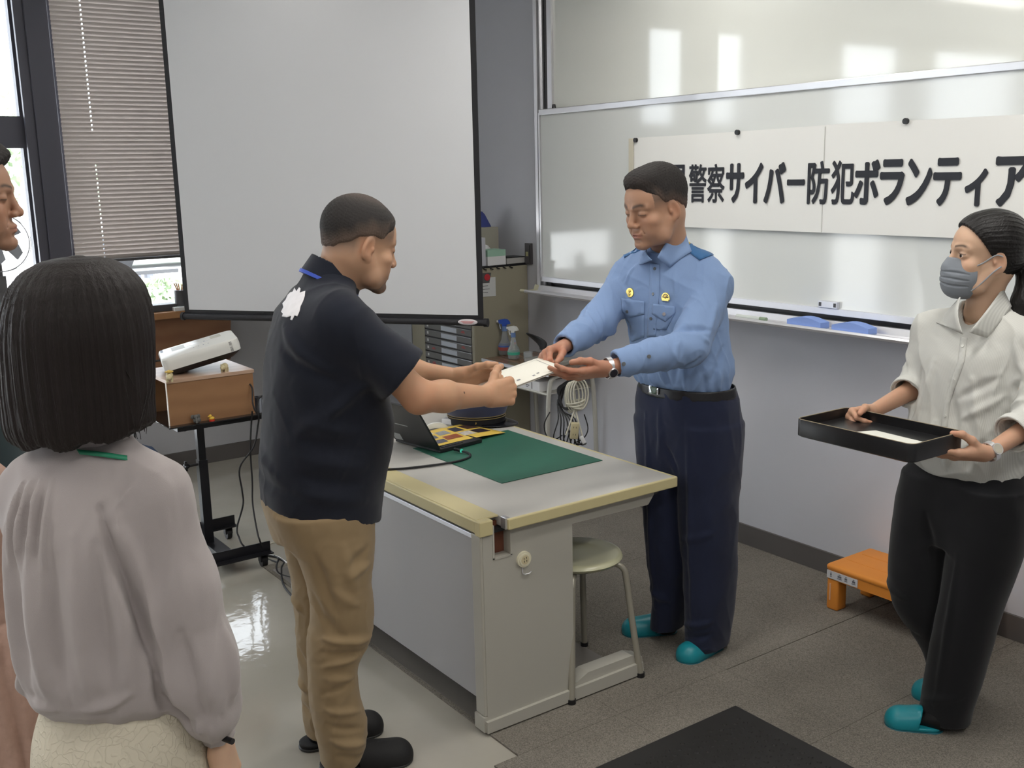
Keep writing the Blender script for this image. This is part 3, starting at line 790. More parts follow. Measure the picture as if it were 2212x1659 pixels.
# ------------------------------------------------------------------ round stool
st = thing('round_stool', 'pale cream round metal stool beside the desk end panel', 'stool', (-2.69, 2.19, 0))
M_stool = mat('stool_cream', (0.50, 0.49, 0.33), 0.3, coat=0.3)
M_leg = mat('stool_leg', (0.36, 0.34, 0.28), 0.35, metal=0.3)
sc = Vector((-2.672, 2.152, 0)); b = MB()
b.lathe([(0.02, 0.437), (0.10, 0.433), (0.148, 0.437), (0.157, 0.448), (0.152, 0.458), (0.140, 0.461), (0.10, 0.452), (0.05, 0.449), (0.002, 0.448)], sc, n=48)
b.build('seat', M_stool, st, True, 60)
for sx in (-1, 1):
    for sy in (-1, 1):
        p = lambda r, z: sc + Vector((sx * r, sy * r, z))
        b = MB(); b.tube([p(0.03, 0.425), p(0.085, 0.424), p(0.112, 0.405), p(0.120, 0.36), p(0.135, 0.20), p(0.155, 0.012)], 0.0115, n=12)
        l = b.build('leg', M_leg, st, True)
        b = MB(); b.cyl(p(0.155, 0.0065), p(0.1545, 0.022), 0.0145, n=16); b.build('rubber_foot', M_black, l, True)
b = MB(); b.lathe([(0.09, 0.415), (0.105, 0.418), (0.105, 0.436), (0.09, 0.436)], sc, n=32); b.build('seat_ring', M_darkgrey, st, True)

# ------------------------------------------------------------------ projector trolley
M_cart = mat('cart_black', (0.010, 0.010, 0.013), 0.3)
ct = thing('projector_trolley', 'black wheeled projector stand with single post and H-shaped base', 'trolley', (-4.8, 1.58, 0))
SZ = 0.690
b = MB()
SX0, SX1, SY0, SY1 = -4.88, -4.475, 1.335, 2.02
b.bb((SX0, SY0, SZ - 0.006), (SX1, SY1, SZ), bevel=0.002); b.build('shelf', mat('shelf_gloss', (0.012, 0.012, 0.014), 0.08), ct)
b = MB(); b.bb((SX0 + .02, SY0 + .05, SZ - 0.035), (SX1 - .05, SY1 - .1, SZ - 0.006)); b.build('shelf_frame', M_cart, ct)
PX, PY = -4.72, 1.545
b = MB(); b.bb((PX - 0.021, PY - 0.021, 0.05), (PX + 0.021, PY + 0.021, 0.46)); b.build('outer_post', M_cart, ct)
b = MB(); b.bb((PX - 0.017, PY - 0.017, 0.44), (PX + 0.017, PY + 0.017, SZ - 0.03)); b.build('inner_post', M_cart, ct)
for zz, L_ in ((0.632, 0.05), (0.44, 0.06)):
    b = MB(); b.cyl((PX, PY - 0.02, zz), (PX, PY - L_, zz), 0.006); b.cyl((PX, PY - L_, zz), (PX, PY - L_ - 0.016, zz), 0.008, 0.018, n=8)
    for a in (0, 90): b.box((PX, PY - L_ - 0.016, zz), (0.05 if a == 0 else 0.012, 0.014, 0.012 if a == 0 else 0.05), bevel=0.004)
    b.build('clamp_knob', M_black, ct, True)
for xf, (ya, yb) in ((-4.86, (1.17, 1.73)), (-4.39, (1.17, 1.72))):
    b = MB(); b.bb((xf - 0.003, ya, 0.062), (xf + 0.003, yb, 0.112)); b.bb((xf - 0.003, ya, 0.062), (xf + 0.042, yb, 0.068)); b.build('base_bar', M_cart, ct)
    for yc in (ya + 0.05, yb - 0.04):
        b = MB(); b.cyl((xf + 0.008, yc - 0.012, 0.026), (xf + 0.008, yc + 0.012, 0.026), 0.0255, n=20)
        b.bb((xf - 0.006, yc - 0.018, 0.026), (xf + 0.022, yc - 0.013, 0.062)); b.bb((xf - 0.006, yc + 0.013, 0.026), (xf + 0.022, yc + 0.018, 0.062)); b.bb((xf - 0.008, yc - 0.018, 0.056), (xf + 0.024, yc + 0.018, 0.063))
        b.build('caster', M_black, ct, True)
b = MB(); b.bb((-4.86, PY - 0.05, 0.046), (-4.39, PY + 0.05, 0.052)); b.bb((-4.86, PY - 0.05, 0.046), (-4.39, PY - 0.046, 0.085)); b.build('cross_bar', M_cart, ct)

# wooden box that lifts the projector
bx_ = thing('wooden_box', 'open-sided brown wooden box on the trolley shelf, raising the projector', 'box', (-4.68, 1.55, SZ))
M_bw = mat('box_wood', (0.27, 0.14, 0.068), 0.42, wave=(4.0, 'Z', 4.0, (0.31, 0.165, 0.08)))
M_bt = mat('box_top_wood', (0.42, 0.27, 0.19), 0.35, wave=(4.0, 'X', 4.0, (0.47, 0.32, 0.23)))
BY0, BY1, BX0, BX1, BZ = 1.352, 1.745, -4.865, -4.515, 0.895
b = MB(); b.bb((BX1 - 0.015, BY0, SZ), (BX1, BY1, BZ - 0.016)); b.build('side_panel', M_bw, bx_)
b = MB(); b.bb((BX0, BY0, SZ), (BX0 + 0.015, BY1, BZ - 0.016)); b.build('side_panel', M_bw, bx_)
b = MB(); b.bb((BX0 + 0.015, BY1 - 0.015, SZ), (BX1 - 0.015, BY1, BZ - 0.016)); b.build('end_panel', M_bw, bx_)
b = MB(); b.bb((BX0, BY0 - 0.002, BZ - 0.016), (BX1 + 0.004, BY1 + 0.006, BZ), bevel=0.001); b.build('top_board', M_bt, bx_)
b = MB(); b.bb((BX1 - 0.016, BY0 - 0.0015, SZ), (BX1 + 0.0005, BY0 + 0.0005, BZ - 0.016)); b.build('edge_strip', mat('edge_pale', (0.55, 0.48, 0.40), 0.4), bx_)

# projector, nose up
pj = thing('projector', 'white projector with black underside tilted up on the wooden box', 'projector', (-4.68, 1.56, BZ))
M_pw = mat('projector_white', (0.70, 0.70, 0.67), 0.28)
pc_ = Vector((-4.688, 1.565, BZ + 0.088)); f_ = Vector((0.25, 0.97, 0)).normalized()
f_ = (f_ + Vector((0, 0, 0.23))).normalized(); r_ = f_.cross(Vector((0, 0, 1))).normalized(); up_ = r_.cross(f_)
RP = Matrix((r_, f_, up_)).transposed()
LW, LD, LH = 0.285, 0.345, 0.056
def pbox(c, s, name, m, par=pj, bev=0.0, seg=2, sm=False):
    b = MB(); b.box(pc_ + RP @ Vector(c), s, rot=RP, bevel=bev, seg=seg); return b.build(name, m, par, sm)
# body with rounded vertical corners
def rrect(w, d, r, n=6):
    pts = []
    for cx, cy, a0 in ((w / 2 - r, d / 2 - r, 0), (-w / 2 + r, d / 2 - r, 90), (-w / 2 + r, -d / 2 + r, 180), (w / 2 - r, -d / 2 + r, 270)):
        for k in range(n + 1):
            a = R(a0 + 90 * k / n); pts.append((cx + r * math.cos(a), cy + r * math.sin(a)))
    return pts
def pshell(rows, name, m):
    b = MB(); rings = []
    for (w_, d_, r__, z_) in rows: rings.append([b.b.verts.new(pc_ + RP @ Vector((x, y, z_))) for x, y in rrect(w_, d_, r__)])
    n = len(rings[0])
    for A_, B_ in zip(rings, rings[1:]):
        for k in range(n): b.b.faces.new((A_[k], A_[(k + 1) % n], B_[(k + 1) % n], B_[k]))
    b.b.faces.new(rings[0][::-1]); b.b.faces.new(rings[-1]); return b.build(name, m, pj, True, 28)
top = pshell([(LW, LD, 0.035, -LH / 2), (LW + 0.004, LD + 0.004, 0.037, 0), (LW, LD, 0.035, LH / 2 - 0.006), (LW - 0.006, LD - 0.006, 0.033, LH / 2 - 0.001), (LW - 0.014, LD - 0.014, 0.030, LH / 2)], 'upper_case', M_pw)
pshell([(LW - 0.06, LD - 0.07, 0.04, -LH / 2 - 0.028), (LW - 0.02, LD - 0.02, 0.035, -LH / 2 - 0.010), (LW - 0.004, LD - 0.004, 0.035, -LH / 2)], 'lower_case', M_black)
pbox((-0.06, -0.085, LH / 2 + 0.0003), (0.10, 0.06, 0.0006), 'warning_label', mat('label_grey', (0.52, 0.53, 0.53), 0.4))
pbox((-0.092, -0.158, LH / 2 + 0.0003), (0.07, 0.012, 0.0008), 'dark_label', mat('label_navy', (0.04, 0.05, 0.12), 0.4))
pbox((-0.07, 0.09, LH / 2 - 0.001), (0.075, 0.05, 0.003), 'lens_dial_recess', mat('recess', (0.50, 0.49, 0.43), 0.5), bev=0.002)
pbox((-0.02, -0.03, LH / 2 + 0.0002), (0.002, 0.18, 0.0006), 'panel_seam', M_wallR)
b = MB()
for k in range(4): b.sph(pc_ + RP @ Vector((0.06 + 0.0 * k, -0.02 + 0.022 * k, LH / 2)), (0.003, 0.003, 0.001), n=8)
b.sph(pc_ + RP @ Vector((-0.03, 0.035, LH / 2)), (0.005, 0.005, 0.001), n=10)
b.build('buttons', mat('btn', (0.10, 0.12, 0.25), 0.4), pj, True)
b = MB()
for k in range(9): b.box(pc_ + RP @ Vector((LW / 2 + 0.0008, LD / 2 - 0.040, LH / 2 - 0.010 - 0.0052 * k)), (0.002, 0.012, 0.0022), rot=RP)
b.build('vent_slots', M_darkgrey, pj)
pbox((-0.05, -LD / 2 - 0.001, -0.002), (0.13, 0.004, 0.040), 'connector_panel', M_darkgrey)
for k, (dx, dy) in enumerate(((0.07, 0.11), (-0.07, 0.11), (0.05, 0.02))):
    b = MB(); p = pc_ + RP @ Vector((dx, dy, -LH / 2 - 0.026)); q = p + RP @ Vector((0, 0, -0.010)); b.cyl(p, q, 0.011, n=14); b.build('adjuster_foot', M_black, pj, True)
b = MB(); p = pc_ + RP @ Vector((0.0, -0.10, -LH / 2 - 0.02)); b.cyl(p, (p.x, p.y, BZ + 0.001), 0.03, n=16); b.build('rear_foot', M_black, pj, True)
pt = lambda x, y, z: pc_ + RP @ Vector((x, y, z))
b = MB(); b.tube([pt(-0.03, -LD / 2, 0.0), pt(-0.035, -LD / 2 - 0.05, 0.005), pt(-0.05, -LD / 2 - 0.09, -0.02), pt(-0.06, -LD / 2 - 0.10, -0.08), (-4.78, 1.30, 0.80), (-4.83, 1.27, 0.5), (-4.90, 1.3, 0.2), (-5.0, 1.34, 0.006), (-5.4, 1.4, 0.006)], 0.005)
b.tube([pt(0.0, -LD / 2, 0.005), pt(0.0, -LD / 2 - 0.05, 0.01), pt(-0.02, -LD / 2 - 0.10, -0.03), pt(-0.04, -LD / 2 - 0.105, -0.10), (-4.76, 1.285, 0.78), (-4.80, 1.26, 0.5), (-4.88, 1.26, 0.2), (-4.98, 1.28, 0.006), (-5.4, 1.3, 0.006)], 0.004)
tag(b.build('projector_cables', M_black, None, True), 'black cables plugged into the back of the projector, hanging left of the trolley', 'cable')
# cables hanging down on the right of the trolley
b = MB(); b.tube([at(538, 828, 4.78), at(545, 840, 4.76), at(546, 870, 4.75), at(553, 890, 4.72), at(566, 893, 4.70), at(590, 880, 4.7)], 0.0042)
b.tube([at(590, 850, 4.7), at(562, 858, 4.70), at(556, 876, 4.70), at(559, 902, 4.70), at(557, 920, 4.72), at(548, 965, 4.72), at(518, 1010, 4.75), at(523, 1060, 4.78), at(525, 1090, 4.8), at(512, 1140, 4.8), at(516, 1160, 4.78), at(527, 1180, 4.75), onz(560, 1200, .006), onz(600, 1215, .006)], 0.0042)
b.tube([at(545, 888, 4.72), at(542, 930, 4.74), at(541, 980, 4.77), at(545, 1040, 4.8), at(546, 1090, 4.8), at(556, 1150, 4.78), at(562, 1170, 4.77), onz(575, 1210, .006)], 0.0042)
tag(b.build('hanging_cables', M_black, None, True), 'two black cables dangling from the right side of the trolley to the floor', 'cable')
def floor_cable(name, pts, r, m, label):
    b = MB(); b.tube([onz(x, y, r + 0.001) for x, y in pts], r, n=8); return tag(b.build(name, m, None, True), label, 'cable')
floor_cable('floor_cable', [(575, 1200), (600, 1205), (597, 1225), (605, 1240), (640, 1250), (690, 1260), (720, 1250)], 0.0045, M_black, 'black cable snaking on the glossy floor from trolley wheel to the man in black')
floor_cable('floor_cable', [(580, 1195), (612, 1212), (608, 1228), (612, 1262), (636, 1292), (660, 1300), (700, 1290)], 0.0045, M_black, 'black looped cable on the floor nearest the window reflection')
floor_cable('floor_cable', [(573, 1182), (590, 1172), (620, 1170), (660, 1185)], 0.0035, mat('cable_cream', (0.55, 0.52, 0.42), 0.5), 'thin cream cable on the floor behind the khaki trousers')
floor_cable('floor_cable', [(577, 1198), (600, 1203), (625, 1218), (660, 1225)], 0.0045, M_white, 'white cable lying on the floor by the trolley caster')

# little figures on the box and shelf
def animal(name, label, cat, c, yaw, m, s=1.0, extra=None):
    t = thing(name, label, cat, c); b = MB(); c = Vector(c); Rz = Matrix.Rotation(yaw, 3, 'Z')
    P = lambda x, y, z: c + Rz @ Vector((x * s, y * s, z * s))
    b.sph(P(0, 0, 0.019), (0.012 * s, 0.018 * s, 0.012 * s), n=14, rot=Rz)
    b.sph(P(0, 0.020, 0.018), 0.0095 * s, n=12); b.sph(P(0, 0.029, 0.0155), (0.005 * s,) * 3, n=8)
    for sx in (-1, 1):
        b.sph(P(sx * 0.006, 0.018, 0.027), 0.003 * s, n=8)
        for sy in (-0.010, 0.011): b.cyl(P(sx * 0.007, sy, 0.0), P(sx * 0.007, sy, 0.014), 0.004 * s, n=8)
    b.build('figure_body', m, t, True)
    if extra: extra(P, t)
    return t
M_cf = mat('figure_cream', (0.60, 0.52, 0.32), 0.5)
def hat(P, t):
    b = MB(); b.cyl(P(0, 0.004, 0.031), P(0, 0.004, 0.034), 0.018); b.sph(P(0, 0.004, 0.033), (0.010, 0.010, 0.007), n=12); b.build('straw_hat', mat('straw', (0.60, 0.42, 0.10), 0.6), t, True)
pa = onz(367, 824, BZ + 0.0)
animal('bear_figurine', 'tiny cream bear figurine with straw hat on the box at the projector rear', 'figurine', (pa.x, pa.y, BZ), R(-110), M_cf, 1.35, hat)
pa = onz(514, 813, BZ); pa.y = min(pa.y, 1.712); pa.x = min(pa.x, -4.55)
animal('bear_figurine', 'tiny cream polar bear figurine on the far right corner of the wooden box', 'figurine', (pa.x, pa.y, BZ), R(-130), M_cf, 1.25)
pe = onz(426, 914, SZ); pe.x = -4.492
te = thing('elephant_figurine', 'small dark grey seated elephant figurine in front of the wooden box', 'figurine', (pe.x, pe.y, SZ))
b = MB(); e = Vector((pe.x, pe.y, SZ)); b.sph(e + Vector((0, 0, .014)), (.014, .018, .014), n=14); b.sph(e + Vector((.004, -.006, .030)), (.010, .011, .011), n=12)
for s_ in (-1, 1): b.sph(e + Vector((.0, -.006 + .013 * s_, .031)), (.003, .009, .010), n=10)
b.tube([e + Vector((.012, -.006, .028)), e + Vector((.018, -.008, .016)), e + Vector((.021, -.008, .004))], [.0045, .003], n=8); b.build('figure_body', mat('figure_grey', (.10, .10, .095), .5), te, True)
pd = onz(459, 910, SZ); pd.x = -4.490
td = thing('duck_figurine', 'tiny yellow duck figurine on a red base in front of the wooden box', 'figurine', (pd.x, pd.y, SZ))
e = Vector((pd.x, pd.y, SZ)); b = MB(); b.sph(e + Vector((0, 0, .013)), (.009, .013, .008), n=12); b.sph(e + Vector((0, -.006, .024)), .007, n=12); b.cyl(e + Vector((.002, -.012, .023)), e + Vector((.003, -.019, .022)), .003, .001, n=8); b.build('figure_body', mat('figure_yellow', (.70, .45, .05), .4), td, True)
b = MB(); b.cyl(e, e + Vector((0, 0, .007)), .012, n=16); b.build('red_base', mat('figure_red', (.55, .04, .02), .4), td, True)
b = MB(); b.bb((-4.60, 1.835, SZ + 0.0005), (-4.49, 2.00, SZ + 0.0015)); b.bb((-4.64, 1.83, SZ), (-4.63, 1.97, SZ + .03))
tag(b.build('paper_sheet', mat('sheet_white', (.75, .76, .85), .6)), 'sheet of white paper on the trolley shelf right of the box', 'paper')

# ------------------------------------------------------------------ steel cabinet in the corner, with drawers
M_cab = mat('cabinet_tan', (0.34, 0.315, 0.235), 0.5, bump=0.06, bump_scale=400)
CX0, CX1, CY0, CY1, CZ = -5.60, -4.90, 3.215, 3.597, 1.222
cab = thing('drawer_cabinet', 'tan steel document cabinet with grey plastic drawers in the corner behind the screen', 'cabinet', (-5.25, 3.4, 0))
b = MB(); b.bb((CX0, CY0 + 0.01, 0), (CX1, CY1, CZ), bevel=0.003); b.build('body', M_cab, cab)
b = MB(); b.bb((CX0, CY0, 0), (-5.445, CY0 + 0.012, CZ)); b.bb((-4.925, CY0, 0), (CX1, CY0 + 0.012, CZ)); b.bb((-5.445, CY0, 1.17), (-4.925, CY0 + .012, CZ)); b.bb((-5.46, CY0 - 0.003, 0), (-5.445, CY0 + 0.003, CZ))
b.build('front_frame', M_cab, cab)
b = MB(); b.bb((-5.445, CY0 + 0.004, 0.05), (-4.925, CY0 + 0.0095, 1.17)); b.build('drawer_bay', M_black, cab)
M_dr = mat('drawer_plastic', (0.20, 0.20, 0.195), 0.16, spec=0.6); M_dl = mat('drawer_label', (0.62, 0.62, 0.60), 0.5); M_rd = mat('drawer_red', (0.40, 0.06, 0.05), 0.5)
M_dcl = mat('drawer_reflection', (0.62, 0.66, 0.72), 0.08, spec=0.9)  # pale stripe colour standing in for the window's reflection on each drawer
for k in range(24):
    z = 0.08 + 0.0445 * k
    b = MB(); b.bb((-5.44, CY0 - 0.006, z), (-4.93, CY0 + 0.006, z + 0.037), bevel=0.002); d_ = b.build('drawer', M_dr, cab)
    b = MB(); b.bb((-5.412, CY0 - 0.0072, z + 0.012), (-5.395, CY0 - 0.006, z + 0.027)); b.build('label_square', M_dl, d_)
    b = MB(); b.bb((-5.25, CY0 - 0.0072, z + 0.005), (-5.08, CY0 - 0.006, z + 0.032)); b.build('reflection_stripe', M_dcl, d_)
    if k % 3 != 1:
        xr = -5.03 if k % 2 else -5.36
        b = MB(); b.bb((xr, CY0 - 0.0072, z + 0.014), (xr + 0.04, CY0 - 0.006, z + 0.019)); b.bb((xr + .008, CY0 - 0.0072, z + 0.022), (xr + 0.034, CY0 - 0.006, z + 0.026)); b.build('red_print', M_rd, d_)
# notice pinned on its side
nb = thing('wall_notice', 'white printed notice hanging on the side of the tan cabinet', 'notice', (CX1, 3.35, 1.1))
def side_quad(pts, name, m, par, dx=0.001):
    P = [onx(x, y, CX1 + dx) for x, y in pts]
    b = MB(); b.prism(P, (0.001, 0, 0)); return b.build(name, m, par)
side_quad([(1037, 601), (1070, 598), (1071, 639), (1038, 642)], 'sheet', mat('notice_white', (.62, .63, .62), .6), nb)
b = MB()
for k in range(4): p = onx(1042, 612 + 7 * k, CX1 + .0025); b.bb((p.x, p.y, p.z), (p.x + .0005, p.y + .05 - .012 * (k % 2), p.z + .0025))
b.build('printed_lines', M_darkgrey, nb)
nc = thing('magnet_clip', 'grey magnetic clip with a red round sticker holding the notice on the cabinet', 'clip', (CX1, 3.3, 1.15))
side_quad([(1037, 590), (1061, 589), (1057, 610), (1038, 612)], 'plate', mat('clip_grey', (.10, .10, .10), .4), nc, .004)
p = onx(1052, 599, CX1 + .005); b = MB(); b.cyl(p, p + Vector((.003, 0, 0)), .019, n=20); b.build('red_dot', mat('red', (.50, .03, .04), .4), nc, True)

# on top of the cabinet
def cbox(name, label, cat, p0, p1, y0, y1, m, rz=0, z0=CZ):
    a = ony(p0[0], p0[1], y0); c = ony(p1[0], p1[1], y0)
    b = MB(); b.bb((a.x, y0, z0), (c.x, y1, a.z), bevel=0.003); return tag(b.build(name, m), label, cat)
b = MB(); b.bb((-5.42, CY0 - 0.012, CZ + .0005), (-4.905, 3.59, CZ + 0.012), bevel=0.003)
for k in range(6): b.tube([(-4.900, 3.24 + .045 * k, CZ + .008), (-4.893, 3.245 + .045 * k, CZ - .002), (-4.893, 3.262 + .045 * k, CZ - .008)], .003, n=6)
tag(b.build('black_tray', M_black), 'flat black tray on top of the tan cabinet', 'tray')
ZB = CZ + 0.012
tb = thing('tissue_box', 'white and mint green tissue box on top of the tan cabinet', 'tissue box', (-4.97, 3.39, ZB))
b = MB(); b.bb((-5.03, 3.33, ZB), (-4.915, 3.455, ZB + 0.050)); b.build('white_carton', M_white, tb)
b = MB(); b.bb((-5.03, 3.33, ZB + .050), (-4.915, 3.455, ZB + 0.086)); b.build('green_carton', mat('mint', (.36, .58, .45), .5), tb)
b = MB(); b.bb((-5.17, 3.37, ZB), (-5.04, 3.47, ZB + 0.075)); ga = tag(b.build('glove_box', mat('dark_green_box', (.02, .05, .045), .4)), 'small dark green carton beside the mint tissue box on the cabinet', 'box')
b = MB()
b.lathe([(.045, 0), (.047, .01), (.035, .026), (.018, .036), (.003, .038)], (-5.10, 3.42, ZB + .0755), n=24)
tag(b.build('white_cap_lid', M_white, None, True), 'white rounded lid lying on the dark green carton', 'lid')
b = MB(); b.bb((-5.02, 3.225, ZB), (-4.915, 3.318, ZB + 0.160), bevel=.002); tag(b.build('paper_carton', mat('carton_lav', (.56, .57, .62), .5)), 'tall white carton with blue print at the front edge of the cabinet top', 'box')
b = MB(); b.bb((-5.28, 3.40, ZB), (-5.075, 3.52, ZB + 0.205), bevel=.002); tag(b.build('file_box', mat('file_beige', (.40, .38, .31), .6)), 'large beige file box at the back of the cabinet top', 'box')
b = MB(); b.lathe([(.07, 0), (.06, .02), (.035, .07), (.02, .088), (.003, .092)], (-5.185, 3.46, ZB + .2055), n=20)
tag(b.build('blue_bag', mat('bag_blue', (.05, .07, .26), .7), None, True), 'blue peaked bundle on top of the beige file box', 'bag')
b = MB(); b.bb((-5.425, 3.585, 1.45), (-5.385, 3.6, 1.80)); struct(b.build('trim_7', mat('conduit', (.42, .42, .42), .5)))
b = MB(); b.box((-4.965, 3.523, ZB + .018), (.11, .125, .034), bevel=.002)
bk = tag(b.build('thick_book', mat('book_pages', (.42, .41, .39), .7)), 'thick dark-covered book lying on the cabinet top beside the wall switch', 'book')
b = MB(); b.box((-4.965, 3.523, ZB + .037), (.114, .129, .004)); b.build('cover', M_black, bk)
# switch box on the wall
sw = thing('wall_switch', 'dark grey wall switch box with a small yellow label beside the whiteboard', 'switch', (-4.865, 3.59, 1.29))
a = ony(1133, 525, 3.585); c = ony(1147, 571, 3.585)
b = MB(); b.bb((a.x, 3.585, c.z), (c.x, 3.6, a.z), bevel=.002); b.build('case', mat('switch_grey', (.10, .095, .10), .35), sw)
b = MB(); b.bb((a.x + .012, 3.5835, c.z + .045), (a.x + .034, 3.5855, c.z + .07)); b.build('yellow_label', mat('label_y', (.50, .48, .26), .5), sw)
b = MB(); b.bb((c.x - .012, 3.5835, c.z + .01), (c.x - .009, 3.5855, a.z - .01)); b.build('rocker_gap', M_black, sw)
# grey locker left of the cabinet
lk = thing('grey_locker', 'light grey steel locker left of the tan cabinet, under the screen', 'locker', (-5.92, 3.4, 0))
b = MB(); b.bb((-6.27, 3.24, 0), (-5.62, 3.597, 1.0), bevel=.003); b.build('body', mat('locker_grey', (.33, .34, .36), .5), lk)
b = MB(); b.bb((-6.25, 3.232, .04), (-5.64, 3.242, .98), bevel=.002); b.build('door', mat('locker_door', (.40, .41, .44), .5), lk)

# ------------------------------------------------------------------ small school desk with bottles
TZ = 0.725
sd = thing('school_desk', 'small brown-topped school desk with tubular legs against the front wall', 'desk', (-4.5, 3.42, 0))
TX0, TX1, TY0, TY1 = -4.835, -4.22, 3.22, 3.585
b = MB(); b.bb((TX0, TY0, TZ - .016), (TX1, TY1, TZ), bevel=.003); b.build('top', mat('desk_brown', (.20, .125, .085), .22, wave=(5, 'Y', 5, (.25, .16, .11))), sd)
b = MB(); b.bb((TX0 - .001, TY0 - .004, TZ - .017), (TX1 + .001, TY0 + .001, TZ + .0005)); b.build('front_edging', M_frw, sd)
M_tube2 = mat('tube_cream', (.52, .51, .46), .35, metal=.2)
b = MB(); b.bb((TX0 + .05, TY0 + .02, TZ - .125), (TX1 - .05, TY1 - .03, TZ - .118)); b.build('book_shelf', M_tube2, sd)
for yy in (TY0 + .02, TY1 - .03):
    b = MB(); b.cyl((TX0 + .04, yy, TZ - .12), (TX1 - .03, yy, TZ - .12), .008); b.build('side_rail', M_tube2, sd, True)
for xx in (TX0 + .05, TX1 - .03):
    y0_, y1_ = TY0 + .015, TY1 - .035
    b = MB(); b.tube([(xx, y0_ - .02, .012), (xx, y0_ - .005, .35), (xx, y0_ + .008, TZ - .12), (xx, y0_ + .04, TZ - .035), (xx, (y0_ + y1_) / 2, TZ - .028), (xx, y1_ - .04, TZ - .035), (xx, y1_ - .005, TZ - .12), (xx, y1_ + .01, .35), (xx, y1_ + .02, .012)], .0125, n=12)
    b.build('leg', M_tube2, sd, True)
M_btl = mat('clear_bottle', (0.80, 0.84, 0.86), 0.08, trans=0.75, ior=1.3)
def bottle(x, y, yaw, head, trig, label, band, band2=None, s=1.0):
    t = thing('spray_bottle', label, 'spray bottle', (x, y, TZ))
    b = MB(); b.lathe([(.030 * s, .001), (.036 * s, .006), (.037 * s, .045 * s), (.034 * s, .065 * s), (.022 * s, .085 * s), (.016 * s, .115 * s), (.012 * s, .135 * s), (.012 * s, .145 * s)], (x, y, TZ), n=28); b.build('bottle', M_btl, t, True, 60)
    b = MB(); b.lathe([(.0373 * s, .028 * s), (.0376 * s, .045 * s)], (x, y, TZ), n=28); b.build('label_band', mat('band', band, .4), t, True)
    if band2: b = MB(); b.lathe([(.0373 * s, .047 * s), (.0370 * s, .055 * s)], (x, y, TZ), n=28); b.build('label_band', mat('band', band2, .4), t, True)
    b = MB(); b.cyl((x, y, TZ + .135 * s), (x, y, TZ + .162 * s), .0155 * s, .014 * s); b.build('collar', mat('collar_blue', (.16, .26, .50), .4), t, True)
    d = Vector((math.cos(yaw), math.sin(yaw), 0)); o_ = Vector((x, y, TZ)); z = Vector((0, 0, 1)); sd_ = Vector((-d.y, d.x, 0))
    b = MB(); b.prism([o_ + d * a_ * s + z * c_ * s - sd_ * .009 for a_, c_ in ((-.028, .190), (-.034, .176), (-.014, .172), (-.010, .160), (.010, .160), (.012, .174), (.030, .178), (.034, .196), (.0, .203), (-.018, .200))], sd_ * .018)
    b.build('spray_head', mat('head', head, .35), t)
    b = MB(); b.cyl(o_ + d * .034 * s + z * .187 * s, o_ + d * .044 * s + z * .187 * s, .007); b.build('nozzle', M_white, t, True)
    b = MB(); b.tube([o_ + d * .024 * s + z * .178 * s, o_ + d * .028 * s + z * .165 * s, o_ + d * .022 * s + z * .145 * s], .0035, n=8); b.build('trigger', mat('trig', trig, .4), t, True)
pb = onz(1091, 766, TZ); pc2 = onz(1109, 775, TZ)
bottle(min(pb.x, -4.76), min(pb.y, 3.5), R(215), (.03, .10, .50), (.45, .50, .60), 'clear spray bottle with bright blue trigger head on the school desk', (.50, .10, .09), (.10, .18, .55), 1.02)
bottle(max(pc2.x, -4.70), pc2.y, R(205), (.72, .73, .70), (.72, .73, .70), 'clear spray bottle with white trigger head and green label on the school desk', (.06, .42, .28), None, .92)
b = MB(); b.lathe([(.025, .001), (.026, .05), (.0225, .05), (.022, .004)], (-4.60, 3.37, TZ), n=24)
tag(b.build('clear_cup', M_btl, None, True), 'small clear plastic cup beside the spray bottles', 'cup')
b = MB(); b.box((-4.47, 3.33, TZ - .118 + .028), (.30, .19, .054), bevel=.002)
wbx = tag(b.build('white_carton', M_white), 'white carton with black print on the shelf of the school desk', 'box')
p = Vector((-4.39, 3.2345, TZ - .09)); b = MB(); b.bb((p.x, p.y, p.z - .018), (p.x + .006, p.y + .001, p.z + .018)); b.bb((p.x - .05, p.y, p.z - .004), (p.x - .02, p.y + .001, p.z)); b.bb((p.x - .05, p.y, p.z - .012), (p.x - .03, p.y + .001, p.z - .009)); b.build('black_print', M_black, wbx)
b = MB(); b.box((-4.46, 3.42, TZ + .0125), (.24, .17, .024), rz=.12, bevel=.003)
tag(b.build('grey_case', mat('case_grey', (.34, .34, .31), .4)), 'flat grey case lying on the school desk behind the certificate', 'case')
# dark dustpan-like scoop leaning on the desk
b = MB(); S0 = [at(1136, 716, 5.45), at(1158, 722, 5.43), at(1175, 730, 5.40), at(1190, 742, 5.38)]; S1 = [at(1136, 717, 5.5), at(1156, 735, 5.48), at(1166, 745, 5.46), at(1172, 765, 5.44)]
vs = [[b.b.verts.new(a_) , b.b.verts.new(c_)] for a_, c_ in zip(S0, S1)]
for i in range(3): b.b.faces.new((vs[i][0], vs[i + 1][0], vs[i + 1][1], vs[i][1]))
sp_ = b.build('scoop', M_black, None, True); md = sp_.modifiers.new('t', 'SOLIDIFY'); md.thickness = .012; md = sp_.modifiers.new('s', 'SUBSURF'); md.levels = 2; md.render_levels = 2
sp_.name = 'banana_stand'; tag(sp_, 'curved black plastic arm standing on the school desk behind the hands', 'stand')
b = MB(); b.tube([at(1170, 752, 5.44), (-4.50, 3.50, TZ + .05), (-4.50, 3.50, TZ + .03)], .012); b.build('stem', M_black, sp_, True)

